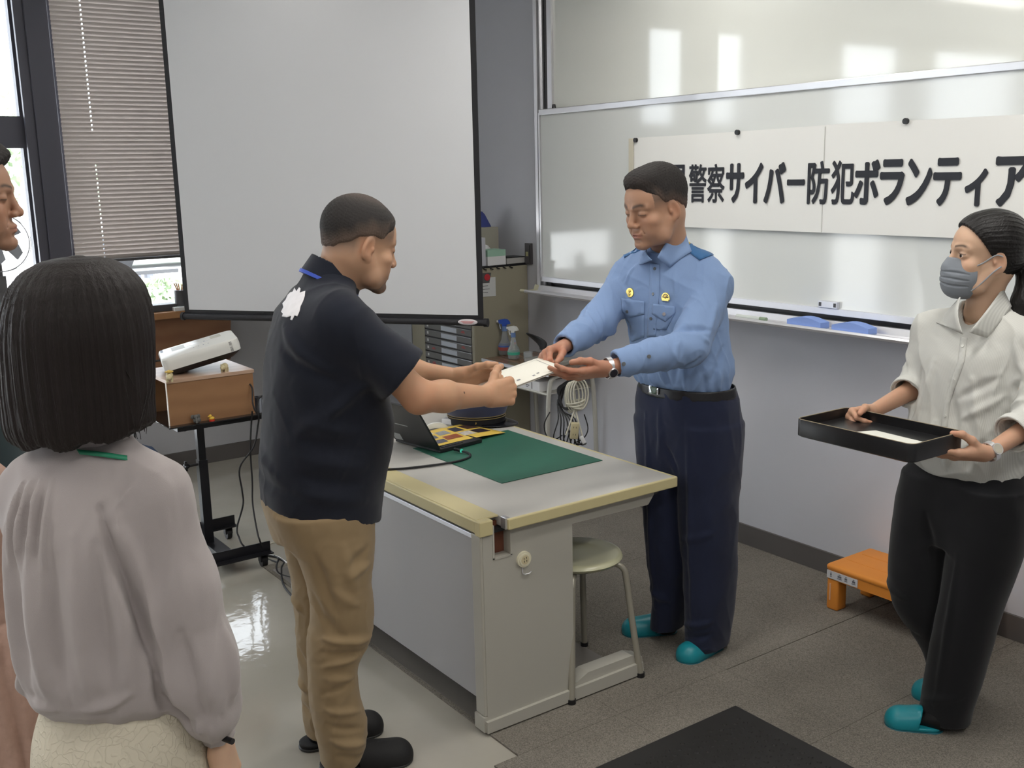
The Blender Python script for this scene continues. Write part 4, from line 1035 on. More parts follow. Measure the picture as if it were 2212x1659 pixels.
# cables hung on the right leg frame
def coil(c, ru, rv, uu, vv, turns, r, jitter, seed):
    rnd = random.Random(seed); pts = []
    N = 14 * turns
    for k in range(N):
        a = 2 * math.pi * k / 14
        j = 1 + jitter * math.sin(k * 0.37 + seed) 
        pts.append(Vector(c) + uu * (ru * j * math.cos(a) + .006 * math.sin(k * .9)) + vv * (rv * j * math.sin(a)) + uu.cross(vv) * (.012 * math.sin(k * .61 + seed)))
    return pts
XH = TX1 - .01
uy = Vector((0, 1, 0)); uz = Vector((0, 0, 1))
M_cwhite = mat('cord_white', (.62, .60, .50), .45)
ec = thing('extension_cord', 'coiled cream extension cord with a two-way socket block, hung on the school desk frame', 'extension cord', (XH, 3.33, .5))
b = MB(); cc = at(1243, 855, 5.12)
uu = Vector((.58, .81, 0)).normalized()
for k in range(5):
    s_ = .6 + .1 * k
    b.tube([cc + uu * (.040 * s_ * math.cos(a) * (1 + .12 * math.sin(k)) + .014 * (k - 2) * .4) + uz * (.075 * math.sin(a) + .006 * (k - 2) - (0.0)) + Vector((.012 * (k - 2), 0, 0)) for a in [2 * math.pi * j / 12 for j in range(12)]], .0043, n=7, closed=True)
for k in range(4):
    b.tube([cc + uz * (-.030 - .009 * k) + uu * (.042 * (1 - .12 * k) * math.cos(a)) + Vector((.028, -.012, 0)) * math.sin(a) + uz * .01 * math.cos(a + k) for a in [2 * math.pi * j / 12 for j in range(12)]], .0043, n=7, closed=True)
b.tube([cc + uz * -.06, cc + uz * -.08 + uu * -.008, at(1243, 903, 5.12)], .0043); b.tube([cc + uz * -.06, at(1236, 900, 5.12), at(1228, 925, 5.12), at(1222, 940, 5.12)], .0043)
b.tube([cc + uz * -.06, at(1248, 905, 5.12), at(1255, 930, 5.12), at(1258, 942, 5.12)], .0043)
b.build('cord', M_cwhite, ec, True)
sk = at(1241, 930, 5.10); rz_ = math.atan2(uu.y, uu.x)
Rk = Matrix.Rotation(rz_, 3, 'Z') @ Matrix.Rotation(R(6), 3, 'Y')
b = MB(); b.box(sk, (.040, .025, .082), rot=Rk, bevel=.005, seg=3); kb = b.build('socket_block', mat('block_cream', (.60, .53, .33), .4), ec, True)
b = MB()
for dz in (.018, -.018):
    for du in (-.006, .006): b.box(sk + Rk @ Vector((du, -.0128, dz)), (.002, .001, .008), rot=Rk)
b.build('socket_slots', M_black, kb)
pk = at(1259, 950, 5.10); Rk2 = Matrix.Rotation(rz_, 3, 'Z') @ Matrix.Rotation(R(-25), 3, 'Y')
b = MB(); b.box(pk, (.020, .018, .040), rot=Rk2, bevel=.005, seg=3)
pg = b.build('plug', M_white, ec, True); b = MB()
for du in (-.005, .005): b.box(pk + Rk2 @ Vector((du, 0, -.028)), (.0015, .006, .017), rot=Rk2)
b.build('plug_pins', M_alu, pg)
b = MB(); rnd = random.Random(3)
for k in range(7):
    dx = rnd.uniform(-8, 8); t_ = at(1216 + dx, 826 + 2 * k, 5.16)
    b.tube([at(1228, 822, 5.16), t_ + uz * -.02, at(1204 + 2 * k, 870 + 3 * k, 5.16 + .006 * k), at(1206 + 6 * k, 905, 5.15), at(1200 + 10 * k + dx, 945 + 2 * k, 5.15), at(1212 + 9 * k, 962 + dx * .5, 5.16), at(1225 + 6 * k, 925 + 5 * k, 5.17)], .0032, n=6)
b.tube([at(1188, 890, 5.2), at(1176, 915, 5.2), at(1180, 940, 5.2), at(1196, 950, 5.2), at(1215, 940, 5.2)], .003, n=6)
b.tube([at(1262, 895, 5.15), at(1270, 925, 5.15), at(1262, 945, 5.15), at(1245, 955, 5.15)], .003, n=6)
for k in range(5): b.tube([at(1233, 822, 5.15), at(1213 - 2 * k, 838, 5.15), at(1206 + k, 862, 5.15), at(1216 + k, 880 + k, 5.15), at(1236, 878 + k, 5.15)], .0034, n=6)
tag(b.build('cable_bundle', M_black, None, True), 'tangle of thin black cables hung on the school desk frame', 'cable')

# ------------------------------------------------------------------ orange step stool
M_or = mat('orange_plastic', (.76, .275, .040), .45)
ss = thing('step_stool', 'low orange plastic step stool standing at the foot of the front wall', 'step stool', (-2.2, 3.43, 0))
OX0, OX1, OY0, OY1, OZ = -2.500, -1.925, 3.285, 3.570, .195
b = MB(); b.bb((OX0, OY0, OZ - .028), (OX1, OY1, OZ), bevel=.012, seg=3)
b.bb((OX0 + .012, OY0 + .004, OZ - .062), (OX1 - .012, OY0 + .020, OZ - .02)); b.bb((OX0 + .012, OY1 - .020, OZ - .062), (OX1 - .012, OY1 - .004, OZ - .02))
b.bb((OX0 + .003, OY0 + .012, OZ - .060), (OX0 + .018, OY1 - .012, OZ - .02)); b.bb((OX1 - .018, OY0 + .012, OZ - .060), (OX1 - .003, OY1 - .012, OZ - .02))
b.build('step_top', M_or, ss, True, 50)
b = MB(); b.bb((OX0 + .03, OY0 + .095, OZ - .001), (OX1 - .03, OY0 + .100, OZ + .001)); b.bb((OX0 + .03, OY0 + .19, OZ - .001), (OX1 - .03, OY0 + .195, OZ + .001)); b.build('top_ridges', M_or, ss)
for xx in (OX0 + .004, OX1 - .059):
    for yy in (OY0 + .004, OY1 - .064):
        b = MB(); b.bb((xx, yy, 0.004), (xx + .055, yy + .06, OZ - .03), bevel=.010, seg=3); b.build('leg', M_or, ss, True, 50)
b = MB(); b.bb((OX0 + .006, OY0 + .001, OZ - .058), (OX0 + .15, OY0 + .0038, OZ - .026)); lb = b.build('white_label', mat('label_w', (.62, .62, .64), .5), ss)
b = MB()
for k, w_ in enumerate((.008, .022, .014, .018)):
    xx = OX0 + .022 + .034 * k
    b.bb((xx, OY0 + .0002, OZ - .050), (xx + w_, OY0 + .0011, OZ - .047)); b.box((xx + w_ / 2, OY0 + .0006, OZ - .040), (w_ * .8, .0008, .008)); b.box((xx + w_ / 2, OY0 + .0006, OZ - .032), (w_ * .4, .0008, .003))
b.build('label_pictograms', mat('picto', (.14, .14, .16), .5), lb)
b = MB(); b.bb((OX0 + .020, OY0 + .0025, .045), (OX0 + .026, OY0 + .0045, .115)); b.build('embossed_text', mat('emboss', (.75, .42, .25), .5), ss)

# ------------------------------------------------------------------ black rubber mat
M_rub = mat('rubber_black', (.020, .019, .018), .55)
rm = thing('rubber_mat', 'black studded rubber mat lying on the carpet at the bottom edge', 'mat', (-1.6, 1.9, .006))
b = MB(); b.bb((-2.165, 1.50, .006), (-1.25, 2.405, .016), bevel=.004); b.build('border', M_rub, rm)
b = MB()
for i in range(26):
    for j in range(27):
        b.cyl((-2.10 + .032 * i + .016 * (j % 2), 1.54 + .031 * j, .015), (-2.10 + .032 * i + .016 * (j % 2), 1.54 + .031 * j, .0195), .009, .006, n=8)
tag(b.build('studs', M_rub, rm), kind='stuff')
# ================================================================== sculpting tools (signed distance fields -> meshes)
V3 = lambda *a: np.array(a, dtype=np.float32)
class Field:
    def __init__(s, lo, hi, h):
        s.lo = np.array(lo, float); s.h = h
        s.n = np.ceil((np.array(hi, float) - s.lo) / h).astype(int) + 1
        s.ax = [(s.lo[i] + h * np.arange(s.n[i])).astype(np.float32) for i in range(3)]
        s.F = np.full(tuple(s.n), 0.06, np.float32)
    def _sl(s, lo, hi, m):
        a = np.clip(np.floor((np.array(lo) - m - s.lo) / s.h).astype(int), 0, s.n)
        b = np.clip(np.ceil((np.array(hi) + m - s.lo) / s.h).astype(int) + 1, 0, s.n)
        return tuple(slice(int(x), int(y)) for x, y in zip(a, b))
    def _ev(s, p, m):
        lo, hi, f = p
        sl = s._sl(lo, hi, m)
        X = s.ax[0][sl[0]][:, None, None]; Y = s.ax[1][sl[1]][None, :, None]; Z = s.ax[2][sl[2]][None, None, :]
        if X.size == 0 or Y.size == 0 or Z.size == 0: return sl, None
        return sl, f(X, Y, Z).astype(np.float32)
    def add(s, p, k=0.01):
        sl, d = s._ev(p, k + 3 * s.h)
        if d is None: return
        A = s.F[sl]
        h = np.maximum(k - np.abs(A - d), 0) / max(k, 1e-6)
        s.F[sl] = np.minimum(A, d) - h * h * k * 0.25
    def sub(s, p, k=0.005):
        sl, d = s._ev(p, k + 3 * s.h)
        if d is None: return
        A = s.F[sl]; d = -d
        h = np.maximum(k - np.abs(A - d), 0) / max(k, 1e-6)
        s.F[sl] = np.maximum(A, d) + h * h * k * 0.25
    def cut(s, f, k=0.0):
        """keep only where f<=0 (k: the surface thins out softly towards the cut)"""
        X = s.ax[0][:, None, None]; Y = s.ax[1][None, :, None]; Z = s.ax[2][None, None, :]
        g = np.broadcast_to(f(X, Y, Z), s.F.shape)
        e = 0 if k <= 0 else (np.maximum(k - np.abs(s.F - g), 0) / k) ** 2 * k * 0.25
        s.F = (np.maximum(s.F, g) + e).astype(np.float32)
    def mesh(s):
        g = openvdb.FloatGrid(0.06)
        F = np.clip(s.F, -3.5 * s.h, 3.5 * s.h)
        F[0] = F[-1] = 3.5 * s.h; F[:, 0] = F[:, -1] = 3.5 * s.h; F[:, :, 0] = F[:, :, -1] = 3.5 * s.h
        g.copyFromArray(np.ascontiguousarray(F))
        P, T, Q = g.convertToPolygons(isovalue=0.0, adaptivity=0.0)
        P = P * s.h + s.lo
        return P, np.asarray(T, dtype=np.int64).reshape(-1, 3), np.asarray(Q, dtype=np.int64).reshape(-1, 4)

def ell(c, r, Rm=None):
    c = np.array(c, float); r = np.array(r, float) if not np.isscalar(r) else np.array([r] * 3, float)
    m = float(r.max()); 
    ext = r if Rm is None else np.array([m] * 3)
    def f(X, Y, Z):
        x, y, z = X - c[0], Y - c[1], Z - c[2]
        if Rm is not None:
            x, y, z = (Rm[0, 0] * x + Rm[1, 0] * y + Rm[2, 0] * z, Rm[0, 1] * x + Rm[1, 1] * y + Rm[2, 1] * z, Rm[0, 2] * x + Rm[1, 2] * y + Rm[2, 2] * z)
        k0 = np.sqrt((x / r[0]) ** 2 + (y / r[1]) ** 2 + (z / r[2]) ** 2)
        k1 = np.sqrt((x / r[0] ** 2) ** 2 + (y / r[1] ** 2) ** 2 + (z / r[2] ** 2) ** 2) + 1e-9
        return k0 * (k0 - 1) / k1
    return c - ext, c + ext, f

def cone(a, b, ra, rb, flat=None):
    """tapered capsule; flat=(axis, factor) squashes the section along an axis"""
    a = np.array(a, float); b = np.array(b, float); d = b - a; L2 = float(d @ d) + 1e-12
    m = max(ra, rb)
    if flat is not None:
        fx = np.array(flat[0], float); fx = fx / np.linalg.norm(fx); fs = flat[1]
    def f(X, Y, Z):
        x, y, z = X - a[0], Y - a[1], Z - a[2]
        t = np.clip((x * d[0] + y * d[1] + z * d[2]) / L2, 0, 1)
        x, y, z = x - t * d[0], y - t * d[1], z - t * d[2]
        rr = ra + t * (rb - ra)
        if flat is None:
            return np.sqrt(x * x + y * y + z * z) - rr
        w = x * fx[0] + y * fx[1] + z * fx[2]
        q = x * x + y * y + z * z - w * w
        return (np.sqrt(np.maximum(q, 0) + (w / fs) ** 2) - rr) * (fs if fs < 1 else 1)
    return np.minimum(a, b) - m * (max(1, flat[1]) if flat else 1), np.maximum(a, b) + m * (max(1, flat[1]) if flat else 1), f

def rbox(c, half, r, Rm=None):
    c = np.array(c, float); hf = np.array(half, float) - r; m = float(np.linalg.norm(half))
    def f(X, Y, Z):
        x, y, z = X - c[0], Y - c[1], Z - c[2]
        if Rm is not None:
            x, y, z = (Rm[0, 0] * x + Rm[1, 0] * y + Rm[2, 0] * z, Rm[0, 1] * x + Rm[1, 1] * y + Rm[2, 1] * z, Rm[0, 2] * x + Rm[1, 2] * y + Rm[2, 2] * z)
        x, y, z = np.broadcast_arrays(np.abs(x) - hf[0], np.abs(y) - hf[1], np.abs(z) - hf[2])
        return np.sqrt(np.maximum(x, 0) ** 2 + np.maximum(y, 0) ** 2 + np.maximum(z, 0) ** 2) + np.minimum(np.maximum(x, np.maximum(y, z)), 0) - r
    return c - m, c + m, f

def zloft(rows, e=2.0):
    """rows: (z, cx, cy, a, b[, yaw_deg]) sections stacked in z, superellipse exponent e"""
    A = np.array([list(r) + [0] * (6 - len(r)) for r in rows], float)
    A = A[np.argsort(A[:, 0])]
    zz = np.linspace(A[0, 0], A[-1, 0], 8 * len(A))
    # smooth interpolation (Catmull-Rom through the rows)
    def interp(col):
        z = A[:, 0]; v = A[:, col]
        sl = np.zeros(len(v)); dz = np.diff(z); dv = np.diff(v) / dz
        sl[1:-1] = (dv[:-1] * dz[1:] + dv[1:] * dz[:-1]) / (dz[:-1] + dz[1:]); sl[0] = dv[0]; sl[-1] = dv[-1]
        i = np.clip(np.searchsorted(z, zz) - 1, 0, len(z) - 2); t = (zz - z[i]) / dz[i]
        return (2 * t ** 3 - 3 * t ** 2 + 1) * v[i] + (t ** 3 - 2 * t ** 2 + t) * dz[i] * sl[i] + (-2 * t ** 3 + 3 * t ** 2) * v[i + 1] + (t ** 3 - t ** 2) * dz[i] * sl[i + 1]
    C_ = [interp(k) for k in range(1, 6)]
    mx = float(max(A[:, 3].max(), A[:, 4].max()))
    lo = np.array([A[:, 1].min() - mx, A[:, 2].min() - mx, A[0, 0]]); hi = np.array([A[:, 1].max() + mx, A[:, 2].max() + mx, A[-1, 0]])
    z0, z1 = A[0, 0], A[-1, 0]
    def f(X, Y, Z):
        cx, cy, a, b, yaw = [np.interp(Z, zz, c).astype(np.float32) for c in C_]
        yr = np.radians(yaw); x = X - cx; y = Y - cy
        u = np.cos(yr) * x + np.sin(yr) * y; v = -np.sin(yr) * x + np.cos(yr) * y
        a = np.maximum(a, 1e-3); b = np.maximum(b, 1e-3)
        k0 = (np.abs(u / a) ** e + np.abs(v / b) ** e) ** (1 / e)
        r_ = np.sqrt(u * u + v * v) + 1e-6
        d = r_ * (1 - 1 / np.maximum(k0, 1e-3))
        d = np.where(k0 < 0.35, -np.minimum(a, b) * (1 - k0), d)
        dz = np.maximum(z0 - Z, Z - z1)
        return np.maximum(d, dz + 0 * d)
    return lo, hi, f

def chain(F, pts, rad, k=0.012, flat=None):
    for i in range(len(pts) - 1): F.add(cone(pts[i], pts[i + 1], rad[i], rad[i + 1], flat), k)

def wob(P, f, seed=0.0):
    """smooth pseudo noise in [-1,1] for points P (n,3)"""
    x, y, z = P[:, 0] * f, P[:, 1] * f, P[:, 2] * f
    a = np.sin(1.7 * x + 2.3 * y + seed) + np.sin(2.1 * y - 1.3 * z + 1.7 * seed + 1) + np.sin(1.9 * z + 1.1 * x + 2.9 * seed + 2)
    b = np.sin(2.9 * x - 3.1 * z + 1.3 * a + seed) + np.sin(3.3 * y + 2.7 * x + 1.1 * a + 2 * seed)
    return (a / 3 * 0.5 + b / 2 * 0.5)

def crumple(P, f, amp, seed=0.0, st=(1, 1, 0.7)):
    """sharp little cloth creases"""
    return amp * ((1 - np.abs(wob(P * np.array(st), f, seed))) ** 5 - 0.25)

def segdist(P, a, b):
    a = np.array(a, float); b = np.array(b, float); d = b - a
    t = np.clip(((P - a) @ d) / (d @ d + 1e-12), 0, 1)
    return np.linalg.norm(P - a - t[:, None] * d, axis=1), t

def folds(P, fl):
    """fl: list of (a, b, amp, width): ridges (+) and creases (-); their paths are snapped onto the surface"""
    o = np.zeros(len(P))
    for a, b, amp, w in fl:
        a = np.array(a, float); b = np.array(b, float)
        near = P[(np.abs(P - (a + b) / 2) < np.abs(a - b) / 2 + 0.09).all(1)]
        if len(near) < 10: continue
        pts = []
        for t in np.linspace(0, 1, 6):
            q = a + (b - a) * t; pts.append(near[np.argmin(((near - q) ** 2).sum(1))])
        pts = [pts[0]] + [pts[i - 1] * .25 + pts[i] * .5 + pts[i + 1] * .25 for i in range(1, 5)] + [pts[5]]
        pp = np.array(pts); sel = ((P > pp.min(0) - 3 * w) & (P < pp.max(0) + 3 * w)).all(1); Q_ = P[sel]
        best = np.full(len(Q_), 9.0); bt = np.zeros(len(Q_))
        for i in range(5):
            d, t = segdist(Q_, pp[i], pp[i + 1]); m = d < best; best[m] = d[m]; bt[m] = (i + t[m]) / 5
        ww = w * (0.55 + 0.45 * np.sin(np.pi * np.clip(bt, 0.03, 0.97)))
        # sharp ridge with soft shoulders of opposite sign
        o[sel] += 1.7 * amp * (1.25 * np.exp(-(best / ww) ** 2) - 0.35 * np.exp(-(best / (2.1 * ww)) ** 2)) * (np.sin(np.pi * np.clip(bt, 0.04, 0.96)) ** 0.6)
    return o

def vnormals(P, T, Q):
    N = np.zeros_like(P)
    def acc(F_):
        if len(F_) == 0: return
        a, b, c = P[F_[:, 0]], P[F_[:, 1]], P[F_[:, 2]]
        n = np.cross(b - a, c - a) if F_.shape[1] == 3 else np.cross(c - a, P[F_[:, 3]] - b)
        for k in range(F_.shape[1]): np.add.at(N, F_[:, k], n)
    acc(T); acc(Q)
    return N / (np.linalg.norm(N, axis=1)[:, None] + 1e-12)

def relax(P, T, Q, it=2, lam=0.5):
    E = np.concatenate([Q[:, [0, 1]], Q[:, [1, 2]], Q[:, [2, 3]], Q[:, [3, 0]]] + ([T[:, [0, 1]], T[:, [1, 2]], T[:, [2, 0]]] if len(T) else []))
    cnt = np.bincount(np.r_[E[:, 0], E[:, 1]], minlength=len(P))[:, None] + 1e-9
    for _ in range(it):
        acc = np.stack([np.bincount(np.r_[E[:, 0], E[:, 1]], weights=np.r_[P[E[:, 1], k], P[E[:, 0], k]], minlength=len(P)) for k in range(3)], 1)
        P = P * (1 - lam) + lam * acc / cnt
    return P

def fmesh(F, disp=None, smooth=1):
    P, T, Q = F.mesh()
    if len(P) == 0: return P, T, Q
    P = P.astype(float)
    # make the normals face outward
    N = vnormals(P, T, Q)
    i = np.clip(np.round((P[:200] + N[:200] * F.h * 2 - F.lo) / F.h).astype(int), 0, F.n - 1)
    if np.median(F.F[i[:, 0], i[:, 1], i[:, 2]]) < 0: T = T[:, ::-1]; Q = Q[:, ::-1]
    if smooth: P = relax(P, T, Q, smooth)
    if disp is not None:
        N = vnormals(P, T, Q); P = P + N * disp(P)[:, None]
    return P, T, Q

def joinm(ms):
    Ps, Ts, Qs = [], [], []; n = 0
    for P, T, Q in ms:
        Ps.append(P); Ts.append(T + n); Qs.append(Q + n); n += len(P)
    return np.concatenate(Ps), np.concatenate(Ts), np.concatenate(Qs)

def link_mesh(name, PTQ, mats, parent=None, M=None, col=None, matfn=None):
    """links arrays as one smooth mesh object; col(P)->(n,3) colour attribute; matfn(centroids)->indices; P is local, M maps it to the world"""
    P, T, Q = PTQ
    me = bpy.data.meshes.new(name)
    Pw = P if M is None else (P @ np.array(M.to_3x3()).T + np.array(M.translation))
    nt_, nq = len(T), len(Q)
    me.vertices.add(len(Pw)); me.vertices.foreach_set('co', Pw.astype(np.float32).ravel())
    loops = np.concatenate([T.ravel(), Q.ravel()]).astype(np.int32)
    me.loops.add(len(loops)); me.loops.foreach_set('vertex_index', loops)
    me.polygons.add(nt_ + nq)
    ls = np.concatenate([np.arange(nt_) * 3, nt_ * 3 + np.arange(nq) * 4]).astype(np.int32)
    me.polygons.foreach_set('loop_start', ls)
    me.update(calc_edges=True)
    me.polygons.foreach_set('use_smooth', [True] * (nt_ + nq))
    for m_ in (mats if isinstance(mats, (list, tuple)) else [mats]): me.materials.append(m_)
    if matfn is not None:
        cen = np.concatenate([P[T].mean(1), P[Q].mean(1)]) if nt_ else P[Q].mean(1)
        me.polygons.foreach_set('material_index', matfn(cen).astype(np.int32))
    if col is not None:
        ca = me.color_attributes.new('tint', 'FLOAT_COLOR', 'POINT')
        cc = np.ones((len(P), 4), np.float32); cc[:, :3] = col if isinstance(col, np.ndarray) else col(P)
        ca.data.foreach_set('color', cc.ravel())
    me.validate()
    o = bpy.data.objects.new(name, me); C.objects.link(o)
    if parent is not None: adopt(o, parent)
    return o

def tint_mat(name, rough=0.5, sss=0.0, bump=0.0, bump_scale=400, spec=0.4, sheen=0.0):
    m = mat(name, (0.5, 0.5, 0.5), rough, spec=spec, bump=bump, bump_scale=bump_scale, sss=sss, sheen=sheen)
    n = m.node_tree; a = n.nodes.new('ShaderNodeAttribute'); a.attribute_name = 'tint'
    n.links.new(a.outputs['Color'], n.nodes['Principled BSDF'].inputs['Base Color'])
    return m

def frame(o, f):
    f = Vector((f[0], f[1], 0)).normalized(); r_ = Vector((f.y, -f.x, 0))
    return Matrix(((r_.x, f.x, 0, o[0]), (r_.y, f.y, 0, o[1]), (0, 0, 1, 0), (0, 0, 0, 1)))

def rotm(yaw=0, pitch=0, roll=0):
    """yaw: turn to the person's left; pitch: nod down; roll: tilt to the right"""
    return Matrix.Rotation(R(yaw), 4, 'Z') @ Matrix.Rotation(-R(pitch), 4, 'X') @ Matrix.Rotation(R(roll), 4, 'Y')

def tonp(M): return np.array(M.to_3x3())
def xf(M, P): return P @ tonp(M).T + np.array(M.translation)

# ------------------------------------------------------------------ head
def head_field(neck_to, neck_r=0.056, male=True, open_eyes=False, fat=0.0, mouth_smile=0.0, h=0.0019, nose=1.0, chin=1.0):
    """head in its own frame: x right, y forward, z up, origin between the eyes' height and the ears"""
    F = Field((-0.105, -0.155, -0.235), (0.105, 0.14, 0.14), h)
    g = 1.0 if male else 0.95
    F.add(ell((0, -0.018, 0.034), (0.076 * g, 0.097, 0.084)), 0.01)
    F.add(ell((0, 0.040, 0.028), (0.060 * g, 0.046, 0.052)), 0.02)           # forehead
    F.add(ell((0, 0.018, -0.035), (0.060 * g + fat * .5, 0.066, 0.080)), 0.02)   # face mass
    F.add(ell((0, -0.03, -0.03), (0.062 * g + fat, 0.062, 0.06)), 0.02)         # back of the head, low
    for s in (-1, 1):
        F.add(cone((s * 0.056 * g, 0.000, -0.045), (s * (0.045 + fat) * g, 0.028, -0.085), 0.016, 0.017), 0.025)  # jaw
        F.add(cone((s * (0.045 + fat) * g, 0.028, -0.085), (s * 0.012, 0.070, -0.103), 0.017, 0.013), 0.022)
        F.add(ell((s * 0.040 * g, 0.055, -0.030), (0.022 + fat * .6, 0.022, 0.020)), 0.018)                      # cheek
        F.add(ell((s * 0.034 * g, 0.052, -0.062), (0.020 + fat * .6, 0.026, 0.026)), 0.02)
        F.add(cone((s * 0.012, 0.083, 0.017), (s * 0.044 * g, 0.066, 0.017), 0.0085, 0.0075), 0.014)             # brow
    F.add(ell((0, 0.080, -0.100), (0.018, 0.013, 0.013)), 0.018)                                              # chin
    F.add(ell((0, 0.074, -0.072), (0.026, 0.018, 0.020)), 0.014)                                              # muzzle
    for s in (-1, 1):                                                                                            # sockets, lids
        F.sub(ell((s * 0.031, 0.096, 0.0005), (0.017, 0.017, 0.0105)), 0.012)
        F.add(ell((s * 0.0315, 0.0705, -0.0005), (0.0155, 0.0135, 0.0115)), 0.006)
        if open_eyes: F.sub(ell((s * 0.0315, 0.088, -0.0018), (0.0142, 0.012, 0.0046)), 0.0015)
        else: F.sub(cone((s * 0.021, 0.0875, -0.0055), (s * 0.042, 0.082, -0.0045), 0.0012, 0.0010), 0.002)
    # nose
    F.add(cone((0, 0.083, 0.008), (0, 0.0985, -0.028), 0.0075, 0.0095 * nose), 0.010)
    F.add(ell((0, 0.101, -0.034), (0.0115 * nose, 0.0105, 0.0095)), 0.008)
    for s in (-1, 1):
        F.add(ell((s * 0.0125 * nose, 0.0915, -0.0375), (0.0078, 0.0095, 0.0075)), 0.006)
        F.sub(ell((s * 0.0065, 0.0985, -0.0445), (0.0032, 0.0045, 0.0025)), 0.002)
        F.sub(cone((s * 0.019, 0.089, -0.042), (s * 0.030, 0.076, -0.066), 0.0010, 0.0010), 0.007)               # nasolabial
    # mouth
    sm = mouth_smile
    F.add(cone((-0.019, 0.082, -0.0635 + sm), (0.019, 0.082, -0.0635 + sm), 0.0045, 0.0045), 0.006)
    F.add(ell((0, 0.0885, -0.0635), (0.017, 0.0065, 0.0050)), 0.006)
    F.add(ell((0, 0.0875, -0.0735), (0.016, 0.0065, 0.0060)), 0.006)
    for s in (-1, 1): F.sub(cone((0, 0.0955, -0.0685), (s * 0.0235, 0.081, -0.0670 + sm), 0.0016, 0.0010), 0.002)
    F.sub(ell((0, 0.090, -0.085), (0.014, 0.006, 0.0045)), 0.008)
    # ears
    for s in (-1, 1):
        Re = np.array((Matrix.Rotation(s * R(14), 3, 'Z') @ Matrix.Rotation(R(-12), 3, 'X')))
        F.add(ell((s * 0.0755 * g, -0.012, -0.012), (0.0070, 0.018, 0.032), Re), 0.004)
        F.sub(ell((s * 0.0835 * g, -0.009, -0.010), (0.0055, 0.0115, 0.021), Re), 0.004)
        F.add(ell((s * 0.0755 * g, 0.002, -0.014), (0.0045, 0.0045, 0.007)), 0.004)
        F.add(ell((s * 0.074 * g, -0.006, -0.038), (0.0050, 0.0085, 0.010)), 0.005)
    # neck
    nt_ = np.array(neck_to, float)
    F.add(cone((0, -0.028, -0.055), nt_, neck_r, neck_r * 1.04, None), 0.022)
    return F

def skin_cols(P, base, male=True, stubble=0.0, beard=None, brow=1.0, lash=False, lip=(0.42, 0.16, 0.13)):
    base = np.array(base, float)
    n = len(P); c = np.tile(base, (n, 1))
    x, y, z = P[:, 0], P[:, 1], P[:, 2]; ax = np.abs(x)
    def blend(w, col): 
        nonlocal c
        w = np.clip(w, 0, 1)[:, None]; c = c * (1 - w) + np.array(col) * w
    sm = lambda d, r_: np.exp(-(d / r_) ** 2)
    # redder cheeks, nose, ears
    blend(0.35 * sm(np.sqrt((ax - 0.040) ** 2 + (y - 0.068) ** 2 + (z + 0.032) ** 2), 0.022), base * (1.08, 0.80, 0.74))
    blend(0.30 * sm(np.sqrt(x ** 2 + (y - 0.103) ** 2 + (z + 0.034) ** 2), 0.014), base * (1.08, 0.78, 0.72))
    blend(0.35 * (ax > 0.070) * sm(np.sqrt((y + 0.012) ** 2 + (z + 0.012) ** 2), 0.03), base * (1.08, 0.74, 0.66))
    # lips
    blend(0.85 * ((y > 0.07) & (ax < 0.024)) * sm(np.sqrt((x / 1.9) ** 2 + ((z + 0.0685) * 1.35) ** 2), 0.0115), lip)
    blend(0.9 * ((y > 0.07) & (ax < 0.025)) * sm(z + 0.0683, 0.0014), np.array(lip) * 0.35)
    if brow:
        wz = 0.0042 * brow
        arch = 0.0205 + 0.006 * np.sin(np.clip((ax - 0.010) / 0.042, 0, 1) * math.pi * 0.75) - 0.004 * np.clip((ax - 0.036) / 0.02, 0, 1)
        w = ((y > 0.04) & (ax > 0.0115) & (ax < 0.052)) * sm(z - arch, wz) * np.clip((0.054 - ax) / 0.012, 0, 1)
        blend(0.88 * w, (0.035, 0.026, 0.022))
    # lash line / lid crease
    w = ((y > 0.06) & (ax > 0.017) & (ax < 0.046)) * sm(z + (0.0046 if not lash else -0.0031), 0.0016 if not lash else 0.0021)
    blend(0.8 * w, (0.05, 0.035, 0.03))
    blend(0.35 * ((y > 0.055) & (ax > 0.014) & (ax < 0.047)) * sm(z - 0.009, 0.0022), base * 0.55)
    if stubble:
        w = np.clip((-z - 0.048) / 0.02, 0, 1) * np.clip((y + 0.01) / 0.03, 0, 1) * (z > -0.135)
        w *= 1 - 0.9 * sm(np.sqrt((x / 1.5) ** 2 + (z + 0.0685) ** 2), 0.013)
        blend(stubble * w, base * (0.62, 0.62, 0.64))
    return c
M_skin = tint_mat('skin', 0.48, sss=0.10, bump=0.12, bump_scale=700, spec=0.38)
SKIN_M = (0.46, 0.270, 0.170); SKIN_F = (0.60, 0.39, 0.27); SKIN_O = (0.40, 0.225, 0.145)
M_eye = mat('eye_white', (0.62, 0.58, 0.54), 0.15)
M_iris = mat('eye_iris', (0.025, 0.014, 0.009), 0.1)

